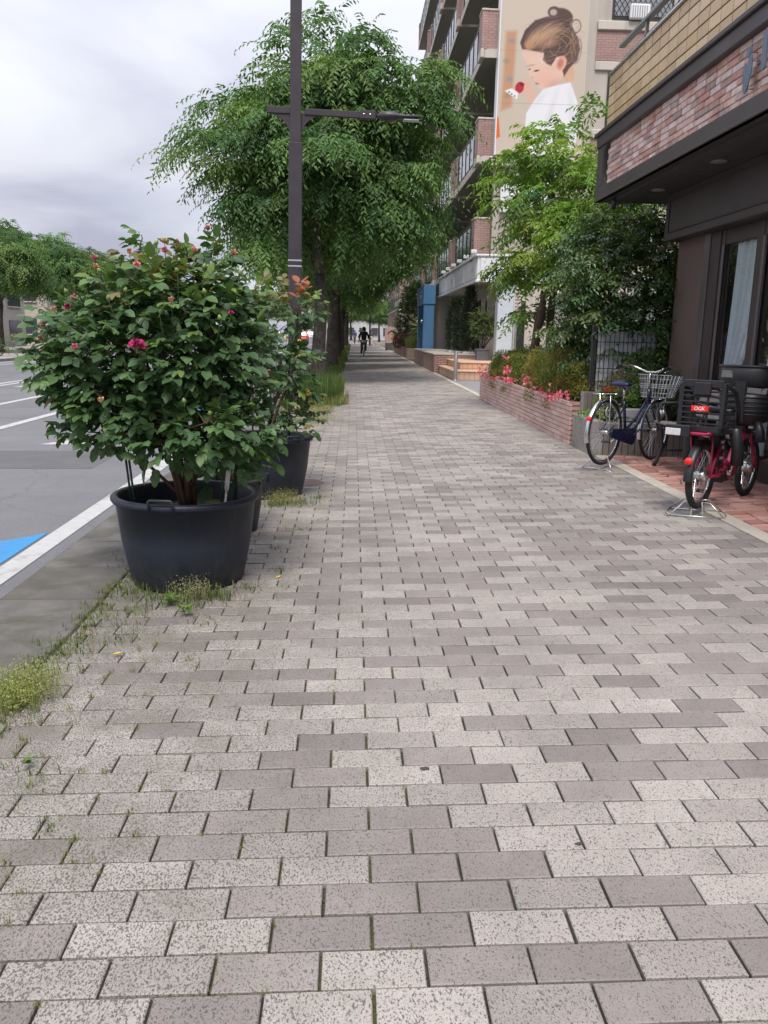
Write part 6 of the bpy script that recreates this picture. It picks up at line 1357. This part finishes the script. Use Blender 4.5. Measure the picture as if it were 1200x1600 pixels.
# potted plants on the terrace
bxp = thing('potted_shrub', 'loose green shrub in a square dark planter on the terracotta steps', 'potted plant', (4.15, 27.2, .52)); q = MB(); q.box(-.2, .2, -.2, .2, 0, .38, b=.015); q.build('planter', pm('slate_planter', (.10, .105, .115), .6), bxp); q = MB(); q.box(-.22, .22, -.22, .22, .34, .39, b=.01); q.build('rim', pm('slate_planter', (.10, .105, .115), .6), bxp)
rg = np.random.default_rng(90); q = MB()
for i in range(8): q.tube(limb(rg, (0, 0, .36), (rg.normal(0, .25), rg.normal(0, .2), 1.0 + rg.uniform(0, .5)), .03, 5, .05), [.016, .013, .01, .007, .004], 5)
q.build('stem', M_bark2, bxp); m = 260; B = np.array([0.05, 0, 1.15]) + unit(rg.normal(0, 1, (m, 3))) * [.48, .4, .5] * rg.uniform(.3, 1, (m, 1)); V, F, T = sprays(rg, B, rg.normal(0, 1, (m, 3)) + [0, 0, .6], rg.uniform(.2, .35, m), 8, .10, .045, np.array([[.085, .12, .045]]) * rg.uniform(.7, 1.4, (m, 1)), .3); tag(obj('foliage', np_mesh('foliage', V, F, T, M_leaf_tree), bxp), kind='stuff')
def conifer(label, x, y, z, h, r, seed):
    t = thing('columnar_conifer', label, 'conifer', (x, y, z), 0, 'conifers on the terrace'); rg = np.random.default_rng(seed); q = MB(); q.tube([(0, 0, 0), (0, 0, h * .9)], [.04, .01], 7); q.build('trunk', M_bark2, t); m = 700
    u = rg.uniform(0.05, 1, m); a = rg.uniform(0, 6.28, m); rr = r * np.minimum(1, (1 - u) * 2.2 + .18) * rg.uniform(.6, 1.05, m); B = np.stack([rr * np.cos(a), rr * np.sin(a), u * h], 1); D = np.stack([np.cos(a) * .5, np.sin(a) * .5, np.ones(m)], 1) + rg.normal(0, .2, (m, 3))
    V, F, T = sprays(rg, B, D, rg.uniform(.15, .3, m), 8, .08, .03, np.array([[.028, .050, .022]]) * rg.uniform(.7, 1.4, (m, 1)), .05); tag(obj('crown', np_mesh('crown', V, F, T, M_leaf_dark), t), kind='stuff')
    q = MB(); q.box(-.2, .2, -.2, .2, -.02, .12, b=.01); q.build('planter', M_white, t)
conifer('taller right-hand dark conifer under the canopy', 4.02, 29.6, .65, 2.25, .26, 3); conifer('middle dark conifer under the canopy', 3.86, 30.4, .65, 1.9, .22, 4); conifer('leftmost thin dark conifer under the canopy', 3.72, 31.4, .65, 1.95, .24, 5)
# blue gateway
M_blue = pm('blue_gate', (.075, .19, .36), .5, .07, 1.5, .05, 80, c2=(.10, .20, .33), c2at=.64)
bg_ = thing('blue_gateway', 'blue painted gateway of two pillars and a deep header', 'gateway', (3.12, 38.0, gz(3.1)))
for y in (0, 3.3): q = MB(); q.box(0, .46, y, y + .5, -.1, 2.58, b=.012); q.build('pillar', M_blue, bg_)
q = MB(); q.box(-.03, .50, -.04, 3.84, 2.58, 3.42, b=.015); hdr = q.build('header', M_blue, bg_)
q = MB(); q.box(.02, .44, .5, 3.3, -.05, .22, b=.01); q.build('plinth', M_cream2, bg_)
for k, (y, z, w_) in enumerate([(1.2, 3.14, .5), (1.2, 2.98, .9), (1.2, 2.90, .7)]):
    q = MB(); n = 5
    for c in range(n): q.box(-.036, -.031, y + w_ * c / n, y + w_ * (c + .7) / n, z, z + .05)
    q.build('lettering', M_white, hdr)
for y in (.6, 3.25): q = MB(); q.lathe([(0, .10), (.06, .09), (.09, .03), (.09, 0), (0, 0)], 14, M=Matrix.Translation((-.01, y, 1.85)) @ Matrix.Rotation(-math.pi / 2, 4, 'Y')); q.build('lamp', M_steel, bg_)

# ------------------------------------------------------------------ people
def skin(name, verts, edges, radii, mat, parent, root=0, sub=2):
    me = bpy.data.meshes.new(name); me.from_pydata(verts, edges, []); me.materials.append(mat); o = obj(name, me, parent)
    o.modifiers.new('skin', 'SKIN'); d = me.skin_vertices[0].data
    for i, r in enumerate(radii): d[i].radius = (r, r) if not hasattr(r, '__len__') else r; d[i].use_root = (i == root)
    o.modifiers['skin'].use_smooth_shade = True; m = o.modifiers.new('sub', 'SUBSURF'); m.levels = sub; m.render_levels = sub; return o
M_skin = pm('skin', (.50, .32, .24), .55, .06, 8)
M_hairb = pm('black_hair', (.012, .010, .010), .5)
M_jack = pm('navy_jacket', (.022, .026, .045), .8, .15, 8, .2, 60)
M_trou = pm('dark_trousers', (.07, .07, .08), .85, .15, 8)
M_shoe = pm('white_shoe', (.6, .6, .58), .6)
def figure(label, x, y, z, rz, pose, cols, scale=1., name='person'):
    """pose: joint dict; one continuous body with clothing, hair and shoes as children"""
    t = thing(name, label, 'person', (x, y, z), rz); t.scale = (scale,) * 3; J_ = pose
    V = [J_['pelvis'], J_['waist'], J_['chest'], J_['neck'], J_['head0'], J_['head1']]; E_ = [(0, 1), (1, 2), (2, 3), (3, 4), (4, 5)]; Rd = [(.13, .10), (.12, .09), (.15, .10), .05, .085, .075]
    for s in ('l', 'r'):
        a = len(V); V += [J_['sh_' + s], J_['el_' + s], J_['wr_' + s], J_['ha_' + s]]; E_ += [(2, a), (a, a + 1), (a + 1, a + 2), (a + 2, a + 3)]; Rd += [.055, .040, .028, .030]
        a = len(V); V += [J_['hip_' + s], J_['kn_' + s], J_['an_' + s], J_['to_' + s]]; E_ += [(0, a), (a, a + 1), (a + 1, a + 2), (a + 2, a + 3)]; Rd += [.085, .055, .038, .035]
    skin('body', V, E_, Rd, M_skin, t)
    jv = [J_['pelvis'], J_['waist'], J_['chest'], (J_['neck'][0], J_['neck'][1], J_['neck'][2] - .03)]; je = [(0, 1), (1, 2), (2, 3)]; jr = [(.165, .12), (.155, .115), (.185, .125), .075]
    for s in ('l', 'r'): a = len(jv); jv += [J_['sh_' + s], J_['el_' + s], J_['wr_' + s]]; je += [(2, a), (a, a + 1), (a + 1, a + 2)]; jr += [.075, .060, .045]
    skin('jacket', jv, je, jr, cols[0], t)
    tv = [J_['pelvis']]; te_ = []; tr__ = [(.15, .125)]
    for s in ('l', 'r'): a = len(tv); tv += [J_['hip_' + s], J_['kn_' + s], J_['an_' + s]]; te_ += [(0, a), (a, a + 1), (a + 1, a + 2)]; tr__ += [.105, .075, .055]
    skin('trousers', tv, te_, tr__, cols[1], t)
    for s in ('l', 'r'): skin('shoe', [J_['an_' + s], J_['to_' + s]], [(0, 1)], [.052, .045], cols[2], t)
    h = Vector(J_['head0']) * .35 + Vector(J_['head1']) * .65; q = MB(); n = 16; q.lathe([(0, .13), (.05, .122), (.085, .09), (.103, .03), (.098, -.03), (.075, -.08), (.04, -.10)], n, tuple(h + Vector((0, -.02, .0)))); q.build('hair', M_hairb, t)
    return t
cyc = dict(pelvis=(0, .25, .90), waist=(0, .30, 1.06), chest=(0, .37, 1.27), neck=(0, .41, 1.42), head0=(0, .43, 1.49), head1=(0, .45, 1.60), sh_l=(-.17, .38, 1.35), sh_r=(.17, .38, 1.35), el_l=(-.27, .50, 1.14), el_r=(.27, .50, 1.14), wr_l=(-.27, .68, 1.02), wr_r=(.27, .68, 1.02), ha_l=(-.27, .72, 1.02), ha_r=(.27, .72, 1.02),
           hip_l=(-.09, .30, .84), hip_r=(.09, .30, .84), kn_l=(-.12, .60, .55), kn_r=(.11, .66, .68), an_l=(-.14, .44, .16), an_r=(.12, .46, .36), to_l=(-.15, .57, .12), to_r=(.12, .59, .33))
city_bike('distant bicycle ridden away along the pavement by the person in dark clothes', .60, 49.2, gz(.6), 0, 0, 1., None, M_blackp, False)
ps = figure('person in dark jacket with a black backpack cycling away down the pavement', .60, 49.2, gz(.6), 0, cyc, (M_jack, M_trou, M_shoe))
q = MB(); q.lathe([(.17, .80), (.175, .86), (.16, .92)], 16, (0, .27, 0), M=None); tag(q.build('shirt_hem', M_shoe, ps), 'pale shirt hem below the jacket')
bp = MB(); bp.box(-.16, .16, .16, .30, 1.02, 1.42, b=.05); tag(bp.build('backpack', pm('backpack_black', (.012, .012, .016), .7)), 'black backpack worn by the cyclist on the pavement', 'backpack').location = (.60, 49.2 - .02, gz(.6))
std = dict(pelvis=(0, 0, .92), waist=(0, 0, 1.06), chest=(0, 0, 1.28), neck=(0, .01, 1.44), head0=(0, .02, 1.51), head1=(0, .03, 1.62), sh_l=(-.18, 0, 1.38), sh_r=(.18, 0, 1.38), el_l=(-.22, -.03, 1.12), el_r=(.22, .03, 1.12), wr_l=(-.22, .06, .90), wr_r=(.22, .12, .90), ha_l=(-.22, .09, .82), ha_r=(.22, .15, .82), hip_l=(-.09, 0, .86), hip_r=(.09, 0, .86), kn_l=(-.1, .10, .48), kn_r=(.1, -.03, .48), an_l=(-.1, .16, .09), an_r=(.1, -.20, .12), to_l=(-.1, .29, .04), to_r=(.1, -.09, .04))
M_cl = [pm('cloth_%d' % i, c, .85) for i, c in enumerate([(.05, .06, .12), (.55, .50, .42), (.30, .06, .07), (.09, .09, .10)])]
for i, (x, y, c0, c1, lb) in enumerate([(.15, 108, 0, 3, 'far pedestrian in a blue top'), (.75, 112, 1, 3, 'far pedestrian in a cream top'), (2.0, 96, 3, 1, 'far pedestrian in a black top and pale trousers'), (1.5, 118, 2, 3, 'far pedestrian in a dark red top')]):
    figure(lb + ' at the end of the pavement', x, y, gz(x), rnd.uniform(0, 6), std, (M_cl[c0], M_cl[c1], M_trou))

# ------------------------------------------------------------------ far end of the street
def car(label, x, y, paint, rz=0):
    t = thing('car', label, 'car', (x, y, ZR), rz); W_ = .82
    side = [(-2.0, .28), (-2.05, .60), (-1.95, .88), (-1.75, .98), (-1.55, 1.42), (-1.25, 1.50), (.25, 1.50), (.95, 1.02), (1.75, .88), (2.0, .68), (2.02, .35), (1.9, .25)]
    M = Matrix(((0, 0, 1, 0), (1, 0, 0, 0), (0, 1, 0, 0), (0, 0, 0, 1))); q = MB(); n = len(side)
    V = [(sx * (W_ if z < 1.0 else W_ - .13), y_, z) for sx in (-1, 1) for y_, z in side]; q.add(V, [tuple(range(n)), tuple(range(n, 2 * n))[::-1]] + [(i, n + i, n + (i + 1) % n, (i + 1) % n) for i in range(n)]); q.build('body', paint, t)
    q = MB(); q.add([(-.62, -1.80, 1.0), (.62, -1.80, 1.0), (.56, -1.575, 1.40), (-.56, -1.575, 1.40)], [(0, 1, 2, 3)]); q.v = [(a, b_ - .02, c) for a, b_, c in q.v]; q.build('rear_window', M_win, t)
    for s in (-1, 1):
        q = MB(); q.box(*sorted((s * .835, s * .70)), -2.06, -1.93, .72, .95, b=.015); q.build('tail_lamp', M_refl, t); q = MB(); q.add([(s * .76, -1.5, 1.02), (s * .76, .55, 1.02), (s * .70, .15, 1.42), (s * .70, -1.3, 1.42)], [(0, 1, 2, 3)]); q.v = [(a + s * .03, b_, c) for a, b_, c in q.v]; q.build('side_window', M_win, t)
        for yy in (-1.25, 1.3): q = MB(); q.lathe([(0, .1), (.20, .1), (.22, .08), (.31, .08), (.31, -.08), (0, -.08)], 22, M=Matrix.Translation((s * .72, yy, .31)) @ Matrix.Rotation(math.pi / 2 * s, 4, 'Y')); q.build('wheel', M_tyre, t)
    q = MB(); q.box(-.25, .25, -2.075, -2.05, .62, .75); q.build('number_plate', M_white, t); return t
car('red car far along the road seen from behind', -6.2, 101, pm('red_car_paint', (.45, .03, .03), .3, spec=.6))
car('silver car farther up the road beyond the red one', -6.4, 132, pm('silver_car_paint', (.50, .51, .53), .3, metal=.4))
car('white oncoming car beyond the row of street trees', -11.0, 120, M_white, math.pi)
M_fb = [pm('far_wall_%d' % i, c, .85, .08, .6) for i, c in enumerate([(.45, .43, .40), (.30, .22, .19), (.46, .46, .46), (.36, .33, .30), (.44, .40, .35)])]
def block(label, x0, x1, y0, y1, h, mat, floors, cols, ycols, side=-1, name='far_building'):
    t = thing(name, label, 'building', ((x0 + x1) / 2, (y0 + y1) / 2, 0)); hx, hy = (x1 - x0) / 2, (y1 - y0) / 2
    q = MB(); q.box(-hx, hx, -hy, hy, -.1, h); q.build('wall', mat, t); q = MB(); q.box(-hx - .15, hx + .15, -hy - .15, hy + .15, h, h + .35, b=.03); q.build('parapet', M_cream2, t); fh = (h - .6) / floors
    for f in range(floors):
        for c in range(cols):
            wx = 2 * hx / cols; q = MB(); xc = -hx + wx * (c + .5); q.box(xc - wx * .28, xc + wx * .28, -hy - .05, -hy + .02, .8 + f * fh, .8 + f * fh + fh * .5); wo_ = q.build('window', M_win, t); q = MB(); q.box(xc - wx * .31, xc + wx * .31, -hy - .12, -hy - .051, .72 + f * fh, .8 + f * fh); q.build('sill', M_cream2, wo_)
        for c in range(ycols):
            wy = 2 * hy / ycols; yc = -hy + wy * (c + .5); xs = side * hx; q = MB(); q.box(*sorted((xs - side * .02, xs + side * .05)), yc - wy * .28, yc + wy * .28, .8 + f * fh, .8 + f * fh + fh * .5); wo_ = q.build('window', M_win, t); q = MB(); q.box(*sorted((xs + side * .051, xs + side * .14)), yc - wy * .31, yc + wy * .31, .72 + f * fh, .8 + f * fh); q.build('sill', M_cream2, wo_)
    return t
block('brown tiled building beyond the apartment block on the right', 3.9, 14, 74, 98, 8.6, brickmat('far_brown_tile', (.33, .23, .20), (.29, .20, .175), (.20, .15, .13), .25, .08, .1), 3, 4, 7)
block('taller cream building behind the brown tiled one', 6.0, 16, 100, 130, 15, M_fb[4], 5, 4, 8)
block('white building closing the far end of the pavement', -2, 14, 190, 205, 11, M_fb[2], 3, 6, 3)
block('grey office block far down the road', -14, -3.5, 230, 250, 13, M_fb[3], 4, 5, 3)
block('pale shop building across the road at the left picture edge', -38, -23.5, 36, 62, 4.4, M_fb[0], 2, 4, 7, 1)
block('cream house across the road behind the tree row', -40, -24, 68, 92, 5.6, M_fb[4], 2, 4, 6, 1)
block('white block across the road farther along', -40, -24, 98, 140, 6.4, M_fb[2], 3, 4, 8, 1)
rp = thing('red_stall', 'dark red shop fittings across the road under the left trees', 'stall', (-22.4, 50.5, .06)); q = MB(); q.box(-.5, .5, -1.4, 1.4, 0, 1.1, b=.03); q.build('counter', pm('dark_red', (.20, .02, .03), .5), rp); q = MB(); q.box(-.6, .6, -1.5, 1.5, 1.1, 1.18, b=.02); q.build('top', M_dark, rp)
for k in range(3): shrub('shrub', ('low green shrub on the opposite kerb, ' + ['nearest', 'middle', 'farthest'][k] + ' of three'), -15.6, 38 + 9 * k, .05, (.9, 1.4, .4), 500, .16, PAL_DK, 200 + k, M_leaf_dark, grp='shrubs on the opposite kerb')
for i, (x, y, s_) in enumerate([(-3.0, 128, .9), (4.5, 150, .8), (-.5, 170, 1.0), (8, 165, 1.0), (-15, 150, 1.0)]): put_tree('hazy far tree closing the street view, ' + ['beyond the last pavement tree', 'right of the far pavement end', 'centre of the far street end', 'behind the far brown building', 'across the road in the far distance'][i], mid_trunk, mid_crown, x, y, s_, 2.1 * i, 'far trees at the street end', z=0)
# poster stand, planters and poles past the gateway
pst = thing('poster_stand', 'small stand with a portrait poster far along the right of the pavement', 'poster', (2.95, 66.5, gz(2.9))); q = MB(); q.box(-.45, .45, 0, .4, -.05, .55, b=.02); q.build('base', pm('grey_base', (.13, .12, .12), .8), pst); q = MB(); q.box(-.5, .5, .1, .16, .55, 1.75, b=.01); po = q.build('board', pm('poster_pink', (.72, .52, .48), .6), pst)
q = MB(); q.prism([(.26 * math.cos(i * .39), 1.08 + .32 * math.sin(i * .39)) for i in range(16)], -.105 + .0, -.098, M=Matrix(((1, 0, 0, 0), (0, 0, 1, .195), (0, 1, 0, 0), (0, 0, 0, 1)))); q.build('poster_face', pm('poster_face', (.70, .40, .30), .6), po); q = MB(); q.prism([(.28 * math.cos(i * .39), 1.30 + .20 * math.sin(i * .39)) for i in range(16)], -.102, -.0975, M=Matrix(((1, 0, 0, 0), (0, 0, 1, .195), (0, 1, 0, 0), (0, 0, 0, 1)))); q.build('poster_hair', pm('poster_hair', (.10, .05, .04), .6), po)
for i, (x, y, pal, lb) in enumerate([(3.35, 47.0, None, 'planter box of arching grasses just past the blue gateway'), (3.25, 52.5, 'p', 'planter box of magenta flowers past the blue gateway'), (3.3, 57.5, 'r', 'planter box of reddish flowers farthest along the frontage')]):
    t = thing('planter_box', lb, 'planter', (x, y, gz(x)), 0, 'planter boxes along the frontage'); q = MB(); q.box(-.45, .5, -1.6, 1.6, -.05, .5, b=.02); q.build('box', pm('planter_brown', (.24, .17, .14), .8), t); rg = np.random.default_rng(300 + i)
    n = 900; P = np.stack([rg.uniform(-.4, .45, n), rg.uniform(-1.5, 1.5, n), np.full(n, .48)], 1)
    if pal is None: V, F, T = blades(rg, P, rg.uniform(.4, .95, n), .02, np.array([[.13, .16, .06]]) * rg.uniform(.6, 1.4, (n, 1)), .9)
    else:
        d = unit(rg.normal(0, 1, (n, 3))); B = d * [.55, 1.6, .5] + [0, 0, .75]; c0 = np.array([(.42, .05, .20) if pal == 'p' else (.30, .06, .05), (.06, .09, .03)]); V, F, T = simple_leaves(B, d + rg.normal(0, .5, (n, 3)), d, .14, .09, c0[(rg.random(n) < .55).astype(int)])
    tag(obj('planting', np_mesh('planting', V, F, T, M_grass), t), kind='stuff')
t = thing('yucca', 'spiky yucca plant behind the blue gateway', 'plant', (3.6, 45.2, gz(3.6))); q = MB(); q.tube([(0, 0, 0), (.03, 0, 1.6)], [.09, .07], 9); q.build('trunk', M_bark2, t); rg = np.random.default_rng(7); n = 120; D = unit(rg.normal(0, 1, (n, 3)) + [0, 0, .35]); V, F, T = simple_leaves(np.tile([.03, 0, 1.65], (n, 1)), D, unit(rg.normal(0, 1, (n, 3))), rg.uniform(.5, .85, n), .06, np.array([[.20, .25, .09]]) * rg.uniform(.7, 1.3, (n, 1))); tag(obj('crown', np_mesh('crown', V, F, T, M_grass), t), kind='stuff')
for i, (x, y) in enumerate([(3.45, 48.5), (3.4, 53.5)]):
    conif = thing('tall_conifer', ['tall dark conifer just past the blue gateway', 'second tall dark conifer past the blue gateway'][i], 'conifer', (x, y, 0)); q = MB(); q.tube([(0, 0, 0), (0, 0, 3.6)], [.09, .02], 8); q.build('trunk', M_bark2, conif); rg = np.random.default_rng(40 + i); m = 900; u = rg.uniform(.12, 1, m); a = rg.uniform(0, 6.28, m); rr = .75 * np.minimum(1, (1 - u) * 1.6 + .1) * rg.uniform(.5, 1.05, m)
    V, F, T = sprays(rg, np.stack([rr * np.cos(a), rr * np.sin(a), u * 4.2], 1), np.stack([np.cos(a), np.sin(a), np.ones(m) * .5], 1) + rg.normal(0, .2, (m, 3)), rg.uniform(.25, .45, m), 8, .14, .06, np.array([[.05, .085, .03]]) * rg.uniform(.7, 1.4, (m, 1)), .15); tag(obj('crown', np_mesh('crown', V, F, T, M_leaf_tree), conif), kind='stuff')
for i, (x, y, h, r_) in enumerate([(3.0, 55.5, 3.4, .07), (3.3, 60.0, 3.4, .07), (1.75, 92, 6.5, .09)]):
    t = thing('pole', ['pale steel canopy pole nearest the flower planters', 'pale steel canopy pole behind the first', 'tall dark pole at the far end of the pavement'][i], 'pole', (x, y, gz(x))); q = MB(); q.tube([(0, 0, -.05), (0, 0, h)], r_, 10); q.build('shaft', M_steel if i < 2 else M_dark, t); q = MB(); q.box(-.12, .12, -.12, .12, 0, .04, b=.01); q.build('base_plate', M_steel if i < 2 else M_dark, t)
    if i == 2: q = MB(); q.tube([(0, 0, h - .3), (.8, 0, h)], .05, 8); q.build('arm', M_dark, t)
aw = thing('shop_awning', 'pale green awning across the frontage beyond the gateway', 'awning', (3.0, 55.3, 3.35)); q = MB(); q.box(-.1, 1.6, -.2, 5.2, 0, .12, b=.02); q.build('roof', pm('awning_green', (.50, .60, .55), .6), aw); q = MB(); q.box(-.12, -.1, -.2, 5.2, -.2, .14); q.build('valance', M_white, aw)
